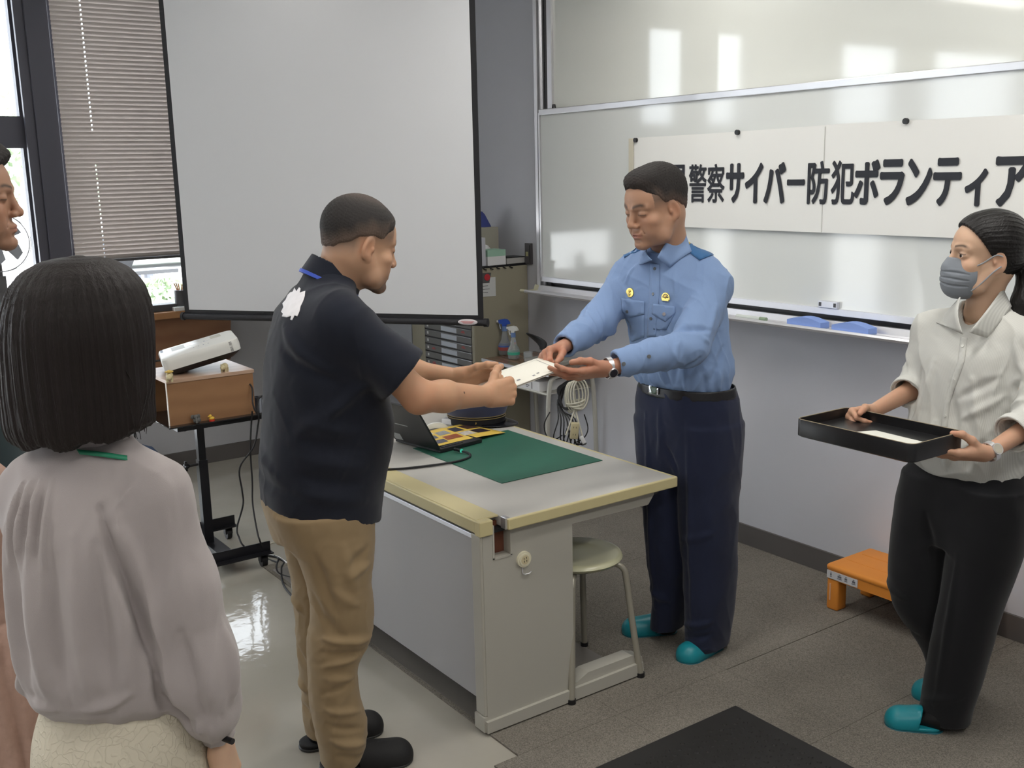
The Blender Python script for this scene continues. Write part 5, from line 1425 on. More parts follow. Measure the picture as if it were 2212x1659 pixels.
# ------------------------------------------------------------------ hands and arms
def hand_prims(M, s, curls, thumb, spread=0.10, sc=1.0, fr=1.0):
    """M: 4x4 hand frame -> grid frame (origin wrist, +y to the fingers, +z back of the hand); s: side (x) of the thumb"""
    T = lambda p: np.array(M @ Vector(p))
    pr = []
    fx = [s * 0.029, s * 0.0095, -s * 0.010, -s * 0.0285]
    fy = [0.088, 0.092, 0.088, 0.079]
    L_ = [(0.042, 0.025, 0.021), (0.046, 0.029, 0.022), (0.043, 0.027, 0.021), (0.034, 0.021, 0.019)]
    rr = [0.0088, 0.0090, 0.0086, 0.0076]
    nrm = tonp(M)[:, 2]
    palm = [('f', cone(T((s * 0.016 * sc, 0.004 * sc, 0)), T((fx[0] * sc, fy[0] * sc, 0)), 0.0165 * sc, 0.0125 * sc), 0.012),
            ('f', cone(T((0.004 * s * sc, 0.002 * sc, 0)), T((fx[1] * sc, fy[1] * sc, 0.001)), 0.017 * sc, 0.0128 * sc), 0.012),
            ('f', cone(T((-0.008 * s * sc, 0.004 * sc, 0)), T((fx[2] * sc, fy[2] * sc, 0)), 0.0165 * sc, 0.0122 * sc), 0.012),
            ('f', cone(T((-0.016 * s * sc, 0.006 * sc, -0.001)), T((fx[3] * sc, fy[3] * sc, -0.002)), 0.015 * sc, 0.0112 * sc), 0.012),
            ('f', cone(T((s * 0.020 * sc, 0.018 * sc, -0.008)), T((s * 0.028 * sc, 0.052 * sc, -0.010)), 0.015 * sc, 0.011 * sc), 0.014),
            ('f', cone(T((-s * 0.020 * sc, 0.018 * sc, -0.007)), T((-s * 0.026 * sc, 0.055 * sc, -0.008)), 0.012 * sc, 0.010 * sc), 0.014)]
    fingers = []
    for i in range(4):
        p = Vector((fx[i] * sc, fy[i] * sc, 0.0)); sp = spread * (1.5 - i) * s
        a = 0.0; pts = [T(p)]; rads = [rr[i] * 1.10 * sc * fr]
        for j in range(3):
            a += R(curls[i][j])
            d = Vector((math.sin(sp) * math.cos(a), math.cos(sp) * math.cos(a), -math.sin(a)))
            p = p + d * L_[i][j] * sc; pts.append(T(p)); rads.append(rr[i] * (1.0, 0.92, 0.80)[j] * sc * fr)
        fingers.append((pts, rads))
    p = Vector((s * 0.024 * sc, 0.026 * sc, -0.006)); pts = [T(p)]; rads = [0.0155 * sc]
    for j, (d, l) in enumerate(zip(thumb, (0.040, 0.033, 0.027))):
        d = Vector((d[0] * s, d[1], d[2])).normalized(); p = p + d * l * sc; pts.append(T(p)); rads.append((0.0118, 0.0104, 0.0085)[j] * sc)
    fingers.append((pts, rads))
    return palm, fingers

def arm_mesh(pts, rad, M, s, curls, thumb, h=0.0022, spread=0.10, sc=1.0, fr=1.0, flatwrist=0.8):
    """upper arm/forearm chain `pts` ending at the wrist, then the hand"""
    palm, fingers = hand_prims(M, s, curls, thumb, spread, sc, fr)
    allp = [np.array(p) for p in pts] + [p for f in fingers for p in f[0]]
    A = np.array(allp); lo = A.min(0) - max(rad) - 0.015; hi = A.max(0) + max(rad) + 0.015
    F = Field(lo, hi, h)
    n = tonp(M)[:, 2]
    for i in range(len(pts) - 1):
        fl = (n, flatwrist) if i == len(pts) - 2 else None
        F.add(cone(pts[i], pts[i + 1], rad[i], rad[i + 1], fl), 0.02)
    wrist = np.array(M.translation)
    for _, p, k in palm: F.add(p, k)
    for j, (fp, fr_) in enumerate(fingers):
        G = Field(np.array(fp).min(0) - 0.03, np.array(fp).max(0) + 0.03, h)
        # snap to F's lattice
        off = np.round((G.lo - F.lo) / h).astype(int); G.lo = F.lo + off * h
        G.ax = [(G.lo[i] + h * np.arange(G.n[i])).astype(np.float32) for i in range(3)]
        for i in range(3): G.add(cone(fp[i], fp[i + 1], fr_[i], fr_[i + 1]), 0.004)
        for i in (1, 2): G.add(ell(fp[i], fr_[i] * 1.06), 0.004)
        a = np.maximum(off, 0); b = np.minimum(off + G.n, F.n)
        if (b <= a).any(): continue
        sl = tuple(slice(int(x), int(y)) for x, y in zip(a, b)); sg = tuple(slice(int(x - o), int(y - o)) for x, y, o in zip(a, b, off))
        A_ = F.F[sl]; d = G.F[sg]; base = np.array(fp[0])
        # blend only near the finger's root so that neighbouring fingers stay apart
        X = F.ax[0][sl[0]][:, None, None] - base[0]; Y = F.ax[1][sl[1]][None, :, None] - base[1]; Z = F.ax[2][sl[2]][None, None, :] - base[2]
        rr_ = np.sqrt(X * X + Y * Y + Z * Z); k = np.clip(0.010 * (1 - (rr_ - 0.012) / 0.016), 0.0008, 0.010 if j < 4 else 0.014)
        hh = np.maximum(k - np.abs(A_ - d), 0) / k
        F.F[sl] = np.minimum(A_, d) - hh * hh * k * 0.25
    return fmesh(F, smooth=1), fingers

def hand_frame(wrist, fdir, back):
    """right-handed frame: y along the fingers, z along the back of the hand"""
    y = Vector(fdir).normalized(); z = Vector(back); z = (z - y * z.dot(y)).normalized(); x = y.cross(z)
    M = Matrix.Identity(4)
    for i in range(3): M[i][0], M[i][1], M[i][2], M[i][3] = x[i], y[i], z[i], wrist[i]
    return M

def on_surface(obj, px, py, off=0.001):
    """point of the mesh under a photo pixel (used to sew buttons, badges and pockets onto cloth)"""
    bvh = BVH.get(obj.name)
    if bvh is None:
        me = obj.data; vs = [obj.matrix_world @ v.co for v in me.vertices]
        bvh = BVH[obj.name] = BVHTree.FromPolygons(vs, [p.vertices[:] for p in me.polygons])
    d = Vector(ray(px, py)).normalized()
    loc, n, i, dist = bvh.ray_cast(Vector(CO), d)
    if loc is None: return None, None
    return loc + n * off, n
BVH = {}

def patch(name, obj, poly, m, parent, off=0.0015, thick=0.0015, step=5.0, near=None):
    """a piece of cloth lying on the mesh `obj`: photo-space outline filled with a grid, draped, given thickness"""
    xs = [p[0] for p in poly]; ys = [p[1] for p in poly]
    def inside(x, y):
        r_ = False; j = len(poly) - 1
        for i in range(len(poly)):
            if (poly[i][1] > y) != (poly[j][1] > y) and x < (poly[j][0] - poly[i][0]) * (y - poly[i][1]) / (poly[j][1] - poly[i][1]) + poly[i][0]: r_ = not r_
            j = i
        return r_
    import mathutils.geometry as mg
    # outline points at `step`, inner points on a grid, Delaunay triangulated
    pts = []
    for i in range(len(poly)):
        a = Vector(poly[i]); c = Vector(poly[(i + 1) % len(poly)]); k = max(1, int((c - a).length / step))
        for j in range(k): pts.append(a + (c - a) * j / k)
    nb = len(pts); edges = [(i, (i + 1) % nb) for i in range(nb)]
    x = min(xs)
    while x < max(xs):
        y = min(ys)
        while y < max(ys):
            if inside(x, y) and min((Vector((x, y)) - p).length for p in pts[:nb]) > step * 0.6: pts.append(Vector((x, y)))
            y += step
        x += step
    vv, ee, ff, *_ = mg.delaunay_2d_cdt(pts, edges, [list(range(nb))], 1, 1e-4)
    b = MB(); ok = {}
    for i, v in enumerate(vv):
        p, n = on_surface(obj, v.x, v.y, off)
        if p is None and near:
            q, n, _i, _d = BVH[obj.name].find_nearest(at(v.x, v.y, near)); p = q + n * off
        if p is not None: ok[i] = b.b.verts.new(p)
    for f in ff:
        if all(i in ok for i in f):
            try: b.b.faces.new([ok[i] for i in f])
            except ValueError: pass
    bmesh.ops.recalc_face_normals(b.b, faces=b.b.faces)
    if len(b.b.faces) and b.b.faces[0].normal.dot(Vector(CO) - b.b.faces[0].calc_center_median()) < 0:
        bmesh.ops.reverse_faces(b.b, faces=b.b.faces)
    o = b.build(name, m, parent, True, 60)
    md = o.modifiers.new('thickness', 'SOLIDIFY'); md.thickness = thick; md.offset = 1
    return o

def disc_on(name, obj, px, py, r, m, parent, th=0.002, off=0.0, n=16, dome=False):
    p, nn = on_surface(obj, px, py, off)
    if p is None: return None
    b = MB()
    if dome: b.sph(p, (r, r, th), n=n, rot=nn.to_track_quat('Z', 'Y').to_matrix())
    else: b.cyl(p - nn * 0.001, p + nn * th, r, n=n)
    return b.build(name, m, parent, True)

def person(label, M):
    t = thing('person', label, 'person', tuple(M.translation)); return t
# ================================================================== PEOPLE
def cloth(name, col, bump=0.25, scale=900, rough=0.9, sheen=0.15, **k):
    return mat(name, col, rough, spec=0.2, bump=bump, bump_scale=scale, sheen=sheen, **k)

def hair_mat(name, col, rough=0.42, stretch=(90, 90, 2.0)):
    m = mat(name, col, rough, spec=0.28)
    n = m.node_tree; b = n.nodes['Principled BSDF']; L = n.links
    tc = n.nodes.new('ShaderNodeTexCoord'); mp = n.nodes.new('ShaderNodeMapping'); mp.inputs['Scale'].default_value = stretch
    t = n.nodes.new('ShaderNodeTexNoise'); t.inputs['Scale'].default_value = 2.5; t.inputs['Detail'].default_value = 5
    L.new(tc.outputs['Object'], mp.inputs['Vector']); L.new(mp.outputs[0], t.inputs['Vector'])
    bu = n.nodes.new('ShaderNodeBump'); bu.inputs['Strength'].default_value = 0.7; bu.inputs['Distance'].default_value = 0.003
    L.new(t.outputs['Fac'], bu.inputs['Height']); L.new(bu.outputs[0], b.inputs['Normal'])
    mx = n.nodes.new('ShaderNodeMix'); mx.data_type = 'RGBA'
    mx.inputs[6].default_value = (*[c * 0.55 for c in col], 1); mx.inputs[7].default_value = (*[c * 1.7 for c in col], 1)
    L.new(t.outputs['Fac'], mx.inputs[0]); L.new(mx.outputs[2], b.inputs['Base Color'])
    return m
M_hair = hair_mat('hair_black', (0.020, 0.017, 0.016))
M_hairs = hair_mat('hair_short', (0.026, 0.023, 0.022), 0.6, (160, 160, 160))

M_hairt = tint_mat('hair_cropped', 0.6, bump=0.8, bump_scale=900, spec=0.3)
def hair_tint(P, hl, c0, c1, wid=0.030):
    e = np.clip(-hl(P[:, 0], P[:, 1], P[:, 2]) / wid, 0, 1)[:, None] ** 0.8
    e = np.maximum(e, np.clip((P[:, 1] - 0.015) / 0.03, 0, 0.92)[:, None])      # no fade along the front hairline
    g = (0.85 + 0.3 * (0.5 + 0.5 * wob(P, 700)))[:, None]
    return (np.array(c1) * (1 - e) + np.array(c0) * e) * g

def ccone(a, b, ra, rb, flat=None, over=0.0):
    """tapered limb with a flat cut at its far end"""
    lo, hi, f = cone(a, b, ra, rb, flat); b_ = np.array(b, float); n = b_ - np.array(a, float); n /= np.linalg.norm(n)
    def g(X, Y, Z):
        return np.maximum(f(X, Y, Z), (X - b_[0]) * n[0] + (Y - b_[1]) * n[1] + (Z - b_[2]) * n[2] - over)
    return lo, hi, g

def sleeve_end(F, a, b, r, depth=0.03, t=0.006):
    a = np.array(a, float); b = np.array(b, float); n = (b - a) / np.linalg.norm(b - a)
    F.sub(cone(b - n * depth, b + n * 0.03, r - t * 1.6, r - t), 0.004)

def core_body(pts_r):
    """the hidden trunk and legs that keep the figure one continuous body"""
    A = np.array([p for a, b, *_ in pts_r for p in (a, b)]); m = max(r[2] for r in pts_r) + 0.03
    F = Field(A.min(0) - m, A.max(0) + m, 0.010)
    for a, b, ra, rb, *fl in pts_r: F.add(cone(a, b, ra, rb, fl[0] if fl else None), 0.04)
    return fmesh(F, smooth=1)

def put_head(M, Mh, sc, neck_local, neck_r, base, hkw, ckw):
    """head mesh in person coordinates"""
    T = M.to_3x3(); H = Mh @ Matrix.Scale(sc, 4) @ Matrix.Diagonal((hkw.pop('wide', 1.0), 1, 1, 1))
    nk = H.inverted() @ Vector(neck_local)
    F = head_field(tuple(nk), neck_r / sc, **hkw)
    P, Tt, Q = fmesh(F)
    col = skin_cols(P, base, **ckw)
    return (xf(H, P), Tt, Q), col, H

def make_body(parent, M, parts, cols, name='body'):
    PTQ = joinm(parts); col = np.concatenate(cols)
    return link_mesh(name, PTQ, M_skin, parent, M, col)

def flatcol(PTQ, base, red=None):
    n = len(PTQ[0]); c = np.tile(np.array(base, float), (n, 1))
    w = 0.5 + 0.5 * wob(PTQ[0], 60); c *= (1 + 0.05 * (w[:, None] - 0.5) * np.array([1, -0.5, -0.5]))
    if red is not None:
        for p, r_, amt in red:
            d = np.linalg.norm(PTQ[0] - np.array(p), axis=1); k = (amt * np.exp(-(d / r_) ** 2))[:, None]
            c = c * (1 - k) + k * np.array(base) * (1.05, 0.72, 0.64)
    return c

def slipper(parent, M, heel, toe, mats, w=0.048, name='slipper', label=None, closed=True, h=0.06):
    """open-backed slipper pointing heel->toe (person coordinates)"""
    heel = np.array([heel[0], heel[1], 0.0]); toe = np.array([toe[0], toe[1], 0.0]); d = toe - heel; L = np.linalg.norm(d); d /= L; s_ = np.array([d[1], -d[0], 0])
    F = Field(np.minimum(heel, toe) - 0.08, np.maximum(heel, toe) + 0.08 + np.array([0, 0, 0.08]), 0.003)
    P = lambda y, z, x=0: heel + d * y * L + s_ * x + np.array([0, 0, z])
    F.add(cone(P(0.14, 0.022), P(0.80, 0.022), w * 0.80, w * 0.98), 0.02)
    F.add(cone(P(0.40, 0.038), P(0.82, 0.018), w * 0.82, w * 0.66), 0.03)
    F.cut(lambda X, Y, Z: np.maximum(0.0085 - Z, Z - 0.088) + 0 * X + 0 * Y)
    # opening at the heel
    q = P(0.0, 0.0)
    F.cut(lambda X, Y, Z: np.minimum(Z - 0.022, -((X - q[0]) * d[0] + (Y - q[1]) * d[1]) + L * 0.42 - (Z - 0.02) * 0.25))
    up_ = link_mesh(name, fmesh(F), mats[0], parent, M)
    if label: up_['label'] = label
    F = Field(np.minimum(heel, toe) - 0.08, np.maximum(heel, toe) + 0.08, 0.003)
    F.add(cone(P(0.14, 0.01), P(0.80, 0.01), w * 0.84, w * 1.02), 0.02)
    F.cut(lambda X, Y, Z: np.maximum(0.001 - Z, Z - 0.0095) + 0 * X + 0 * Y)
    link_mesh('sole', fmesh(F, smooth=0), mats[1], up_, M)
    return up_

def foot(parts, cols, heel, toe, ankle, base, r=0.036):
    heel = np.array([heel[0], heel[1], 0.04]); toe = np.array([toe[0], toe[1], 0.03]); d = toe - heel; L = np.linalg.norm(d); d /= L
    F = Field(np.minimum(np.minimum(heel, toe), ankle) - 0.07, np.maximum(np.maximum(heel, toe), ankle) + 0.07, 0.004)
    F.add(cone(heel + d * 0.18 * L, heel + d * 0.80 * L, r * 0.85, r * 0.55), 0.02)
    F.add(cone(heel + d * 0.22 * L + np.array([0, 0, 0.01]), ankle, r, r * 1.05), 0.03)
    F.cut(lambda X, Y, Z: 0.010 - Z + 0 * X + 0 * Y)
    m = fmesh(F); parts.append(m); cols.append(np.tile(np.array(base, float), (len(m[0]), 1)))

def watch(parent, M, wrist, axis, face, r, mb, mf, name='wristwatch', flat=0.8):
    wrist = Vector(wrist); ax = Vector(axis).normalized(); fc = Vector(face); fc = (fc - ax * fc.dot(ax)).normalized(); sd = ax.cross(fc)
    b = MB(); pts = [M @ (wrist + fc * (r * flat * math.cos(a)) + sd * (r * math.sin(a))) for a in [2 * math.pi * k / 18 for k in range(18)]]
    n = len(pts); w_ = (M.to_3x3() @ ax) * 0.008; rings = []
    for k, p in enumerate(pts):
        o = (p - M @ wrist).normalized() * 0.0025
        rings.append([b.b.verts.new(p - w_ + o * 0), b.b.verts.new(p - w_ + o), b.b.verts.new(p + w_ + o), b.b.verts.new(p + w_)])
    for k in range(n):
        A_, B_ = rings[k], rings[(k + 1) % n]
        for j in range(4): b.b.faces.new((A_[j], A_[(j + 1) % 4], B_[(j + 1) % 4], B_[j]))
    bmesh.ops.recalc_face_normals(b.b, faces=b.b.faces)
    o = b.build(name, mb, parent, True, 40)
    c = M @ (wrist + fc * (r * flat + 0.002)); fn_ = M.to_3x3() @ fc
    b = MB(); b.cyl(c, c + fn_ * 0.006, 0.016, n=24); d_ = b.build('watch_case', mb, o, True)
    b = MB(); b.cyl(c + fn_ * 0.006, c + fn_ * 0.0068, 0.0135, n=24); b.build('watch_dial', mf, o, True)

def legs_field(hip, legs, lo, hi, h=0.006, waist_cut=None, e=2.3):
    F = Field(lo, hi, h)
    for rows in legs: F.add(zloft(rows, e), 0.035)
    F.add(zloft(hip, e), 0.05)
    return F

# ------------------------------------------------------------------ the man in black (seen from his right side)
MB_ = frame((-2.72, 1.22), (.22, .97))
pB = person('person in a black polo shirt and khaki trousers holding one edge of the certificate', MB_)
Hm = Matrix.Translation((0.017, 0.164, 1.563)) @ rotm(9.8, 16.2, 0)
hb, hc_, HB = put_head(MB_, Hm, 1.08, (0.0, 0.068, 1.43), 0.066, SKIN_M, dict(male=True, fat=0.007, nose=1.1), dict(stubble=0.35))
# goatee colouring
Ploc = (hb[0] - np.array(Hm.translation)) @ tonp(Hm) / 1.08
w = np.exp(-((Ploc[:, 2] + 0.100) / 0.020) ** 2) * (Ploc[:, 1] > 0.045) * (np.abs(Ploc[:, 0]) < 0.04)
w = np.maximum(w, 0.6 * np.exp(-((Ploc[:, 2] + 0.057) / 0.006) ** 2) * (Ploc[:, 1] > 0.07) * (np.abs(Ploc[:, 0]) < 0.028))
hc_ = hc_ * (1 - 0.75 * w[:, None]) + 0.75 * w[:, None] * np.array([0.07, 0.05, 0.042])
# scalp under the crop fades into skin at the sides and nape
fz = np.clip((Ploc[:, 2] - 0.000 + 0.35 * np.clip(-Ploc[:, 1] - 0.03, 0, 1)) / 0.030, 0, 1) * np.clip((0.080 - Ploc[:, 1] + 0.3 * (Ploc[:, 2] - 0.05)) / 0.02, 0, 1) * (Ploc[:, 2] > -0.05)
nap = np.clip((Ploc[:, 2] + 0.050) / 0.035, 0, 1) * np.clip((-Ploc[:, 1] - 0.028) / 0.02, 0, 1)
fz = np.maximum(fz * (Ploc[:, 1] < 0.062), nap)
hc_ = hc_ * (1 - 0.62 * fz[:, None]) + 0.62 * fz[:, None] * np.array([0.075, 0.062, 0.055])
# arms
shR, elR, wrR = (0.190, 0.065, 1.355), (0.228, 0.250, 1.150), (0.125, 0.492, 1.108)
shL, elL, wrL = (-0.18, 0.085, 1.355), (-0.228, 0.280, 1.150), (-0.150, 0.50, 1.118)
MhR = hand_frame(wrR, (-0.30, 1, 0.02), (0.95, 0.25, 0.25))
armR, fgR = arm_mesh([shR, elR, (0.198, 0.335, 1.138), wrR], [0.048, 0.045, 0.043, 0.029], MhR, -1, [(62, 82, 45), (66, 85, 45), (68, 85, 45), (68, 82, 45)], [(0.85, 0.75, -0.35), (0.55, 0.85, -0.45), (0.20, 0.95, -0.45)], sc=1.06)
MhL = hand_frame(wrL, (0.15, 1, 0.03), (-0.75, 0.1, 0.5))
armL, fgL = arm_mesh([shL, elL, (-0.20, 0.37, 1.138), wrL], [0.046, 0.042, 0.040, 0.028], MhL, 1, [(45, 60, 30)] * 4, [(0.75, 0.8, -0.3), (0.5, 0.9, -0.35), (0.2, 1, -0.3)], sc=1.04)
core = core_body([((0, 0.03, 0.92), (0, 0.03, 1.30), 0.125, 0.115), ((0, 0.03, 1.30), (0, 0.06, 1.42), 0.10, 0.055), ((-0.13, 0.05, 1.34), (0.13, 0.05, 1.34), 0.045, 0.045),
                  ((0.09, 0.0, 0.86), (0.10, 0.03, 0.45), 0.070, 0.05), ((0.10, 0.03, 0.45), (0.10, 0.0, 0.10), 0.045, 0.035), ((-0.09, 0.0, 0.86), (-0.10, 0.01, 0.45), 0.070, 0.045), ((-0.10, 0.01, 0.45), (-0.10, 0.0, 0.10), 0.042, 0.035)])
parts = [hb, armR, armL, core]; cols = [hc_, flatcol(armR, (0.49, 0.275, 0.165), [(elR, 0.05, .5), (tuple(fgR[0][0][1]), 0.03, .4), (tuple(fgR[2][0][1]), 0.03, .4)]), flatcol(armL, (0.49, 0.275, 0.165)), flatcol(core, SKIN_M)]
SOCK = (0.006, 0.006, 0.007)
foot(parts, cols, (0.062, -0.04), (0.112, 0.205), (0.085, 0.005, 0.13), SOCK); foot(parts, cols, (-0.085, -0.065), (-0.098, 0.17), (-0.09, -0.01, 0.13), SOCK)
bodyB = make_body(pB, MB_, parts, cols)
# mole on the forearm
disc_on('mole', bodyB, 1003, 848, 0.0035, mat('mole', (0.09, 0.04, 0.025), 0.5), bodyB, 0.001, 0, 10, True)
# cropped hair
F = Field((-0.10, -0.15, -0.09), (0.10, 0.12, 0.16), 0.002)
F.add(ell((0, -0.018, 0.037), (0.0795, 0.1005, 0.0880)), 0.01)
F.add(ell((0, 0.036, 0.046), (0.060, 0.048, 0.052)), 0.015)
F.add(ell((0, -0.035, -0.015), (0.066, 0.065, 0.055)), 0.02)
def hl_B(X, Y, Z):
    wv = 0.003 * np.sin(140 * Y + 60 * Z) + 0.002 * np.sin(210 * X + 90 * Z)
    side = 0.012 - Z - 0.65 * np.clip(-Y - 0.02, 0, 1)
    return np.maximum(np.maximum(side, 1.2 * Y - Z - 0.024), -0.040 - Z) + wv + 0 * X
F.cut(hl_B, 0.022)
hair = fmesh(F, lambda P: 0.0009 * wob(P, 420) + 0.0006 * wob(P, 900, 3))
hcB = hair_tint(hair[0], hl_B, (0.030, 0.027, 0.026), (0.19, 0.130, 0.098), 0.055)
top_ = np.exp(-((hair[0][:, 2] - 0.125) / 0.02) ** 2)[:, None] * 0.35; hcB = hcB * (1 - top_) + top_ * np.array([0.16, 0.11, 0.085])
link_mesh('hair', hair, M_hairt, pB, MB_ @ HB, hcB)
# polo shirt
M_polo = cloth('polo_black', (0.0125, 0.0150, 0.0245), 0.35, 1100)
F = Field((-0.36, -0.25, 0.70), (0.36, 0.34, 1.54), 0.005)
F.add(zloft([(0.72, 0, 0.010, 0.195, 0.165), (0.85, 0, 0.015, 0.198, 0.172), (0.96, 0, 0.032, 0.202, 0.186), (1.06, 0, 0.046, 0.205, 0.184), (1.16, 0, 0.040, 0.208, 0.168), (1.25, 0, 0.030, 0.212, 0.146), (1.33, 0, 0.028, 0.208, 0.124), (1.385, 0, 0.032, 0.180, 0.106), (1.43, 0, 0.052, 0.135, 0.088), (1.465, 0, 0.072, 0.095, 0.078), (1.49, 0, 0.080, 0.080, 0.072)], 2.3), 0.02)
slR = (0.222, 0.212, 1.215); slL = (-0.222, 0.235, 1.20)
F.add(cone((0.03, 0.055, 1.435), (0.14, 0.05, 1.385), 0.045, 0.055), 0.04); F.add(cone((0.12, 0.045, 1.375), (0.172, 0.058, 1.358), 0.062, 0.066), 0.05); F.add(ccone((0.172, 0.058, 1.360), slR, 0.068, 0.083), 0.06)
F.add(cone((-0.03, 0.055, 1.435), (-0.14, 0.05, 1.385), 0.045, 0.055), 0.04); F.add(cone((-0.12, 0.045, 1.375), (-0.172, 0.066, 1.358), 0.062, 0.066), 0.05); F.add(ccone((-0.172, 0.066, 1.360), slL, 0.068, 0.080), 0.06)
sleeve_end(F, (0.185, 0.062, 1.372), slR, 0.072, 0.010); sleeve_end(F, (-0.185, 0.07, 1.372), slL, 0.070, 0.010)
F.cut(lambda X, Y, Z: 0.805 - 0.22 * Y - Z + 0 * X)
F.sub(cone((0, 0.085, 1.487), (0, 0.11, 1.58), 0.050, 0.070), 0.006)
fl = []
rnd = random.Random(5)
for k in range(5):
    z = 0.88 + 0.05 * k; fl.append(((0.19, -0.10, z + .03), (0.20, 0.10, z - .02), 0.004 * (-1) ** k, 0.022))
fl += [((0.17, 0.02, 1.24), (0.10, -0.10, 1.36), 0.006, 0.020), ((0.19, 0.05, 1.20), (0.12, -0.12, 1.30), -0.005, 0.022), ((0.20, 0.13, 1.22), (0.19, 0.00, 1.12), 0.006, 0.02), ((0.16, -0.1, 1.05), (0.20, 0.05, 1.16), 0.004, 0.025), ((-0.05, -0.17, 1.0), (0.12, -0.14, 0.95), 0.004, 0.018), ((-0.05, -0.16, .93), (0.15, -0.10, 0.90), -0.004, 0.02)]
polo = fmesh(F, lambda P: folds(P, fl) + crumple(P, 7, 0.003, 3) + 0.0022 * wob(P, 9, 1) + 0.0010 * wob(P, 26, 4), 3)
shirtB = link_mesh('polo_shirt', polo, M_polo, pB, MB_)
# collar with a blue lanyard tucked under it
def collar_ring(c0, c1, r0, r1, th, h=0.003, gap=None, sy=1.0):
    c0 = np.array(c0, float); c1 = np.array(c1, float); F = Field(np.minimum(c0, c1) - 0.12, np.maximum(c0, c1) + 0.12, h)
    n = (c1 - c0) / np.linalg.norm(c1 - c0)
    F.add(cone(c0 - n * 0.02, c1 + n * 0.02, r0 + th, r1 + th), 0.001); F.sub(cone(c0 - n * 0.06, c1 + n * 0.06, r0, r1), 0.001)
    def g(X, Y, Z):
        t = (X - c0[0]) * n[0] + (Y - c0[1]) * n[1] + (Z - c0[2]) * n[2]
        d = np.maximum(-t, t - np.linalg.norm(c1 - c0))
        if gap is not None: d = np.maximum(d, (Y - gap[0]) * 1.0 - gap[1] + 0 * X + 0 * Z)
        return d
    F.cut(g); return fmesh(F, smooth=1)
colB = collar_ring((0, 0.068, 1.448), (0, 0.098, 1.500), 0.086, 0.071, 0.006, gap=None)
link_mesh('collar', colB, M_polo, shirtB, MB_)
M_lan = mat('lanyard_blue', (0.03, 0.075, 0.45), 0.5)
lan = collar_ring((0, 0.067, 1.449), (0, 0.0725, 1.459), 0.0885, 0.0860, 0.0022, h=0.0016)
link_mesh('lanyard', lan, M_lan, pB, MB_)
# white emblem printed on the back of the shoulder: an irregular blot
em = [(637, 622), (641, 630), (647, 621), (650, 624), (648, 633), (660, 629), (659, 640), (655, 652), (650, 662), (648, 672), (643, 684), (637, 682), (632, 692), (628, 691), (630, 683), (620, 686), (610, 684), (612, 678), (608, 674), (613, 664), (611, 656), (618, 648), (622, 638), (628, 632), (633, 631)]
M_emb = mat('print_white', (0.80, 0.78, 0.80), 0.6, noise_amt=0.12, noise_scale=40)
patch('printed_emblem', shirtB, em, M_emb, shirtB, 0.001, 0.0008, 3.0)
# khaki trousers
M_kh = cloth('khaki_cotton', (0.285, 0.205, 0.115), 0.3, 1300, noise_amt=0.06, noise_scale=12)
F = Field((-0.26, -0.24, 0.02), (0.26, 0.22, 0.93), 0.005)
F.add(zloft([(0.035, 0.088, 0.004, 0.072, 0.058), (0.09, 0.094, 0.010, 0.078, 0.070), (0.15, 0.098, 0.008, 0.078, 0.076), (0.26, 0.100, -0.006, 0.078, 0.073), (0.35, 0.100, -0.004, 0.080, 0.073), (0.43, 0.100, 0.018, 0.086, 0.092), (0.50, 0.102, 0.030, 0.088, 0.092), (0.60, 0.104, 0.026, 0.094, 0.092), (0.70, 0.102, 0.022, 0.100, 0.112), (0.82, 0.09, 0.0, 0.105, 0.14)], 2.2), 0.03)
F.add(zloft([(0.035, -0.098, -0.012, 0.062, 0.050), (0.09, -0.10, -0.006, 0.070, 0.060), (0.16, -0.10, -0.002, 0.072, 0.062), (0.26, -0.10, -0.004, 0.074, 0.066), (0.40, -0.10, 0.006, 0.078, 0.076), (0.51, -0.10, 0.012, 0.084, 0.084), (0.69, -0.10, 0.010, 0.098, 0.106), (0.82, -0.09, 0.0, 0.105, 0.14)], 2.2), 0.03)
F.add(zloft([(0.72, 0, 0.0, 0.165, 0.135), (0.78, 0, 0.0, 0.182, 0.148), (0.85, 0, 0.0, 0.184, 0.155), (0.92, 0, 0.01, 0.18, 0.15)], 2.3), 0.035)
F.sub(cone((0.09, 0.006, 0.0), (0.09, 0.006, 0.05), 0.050, 0.050), 0.004); F.sub(cone((-0.098, -0.01, 0.0), (-0.098, -0.01, 0.05), 0.044, 0.044), 0.004)
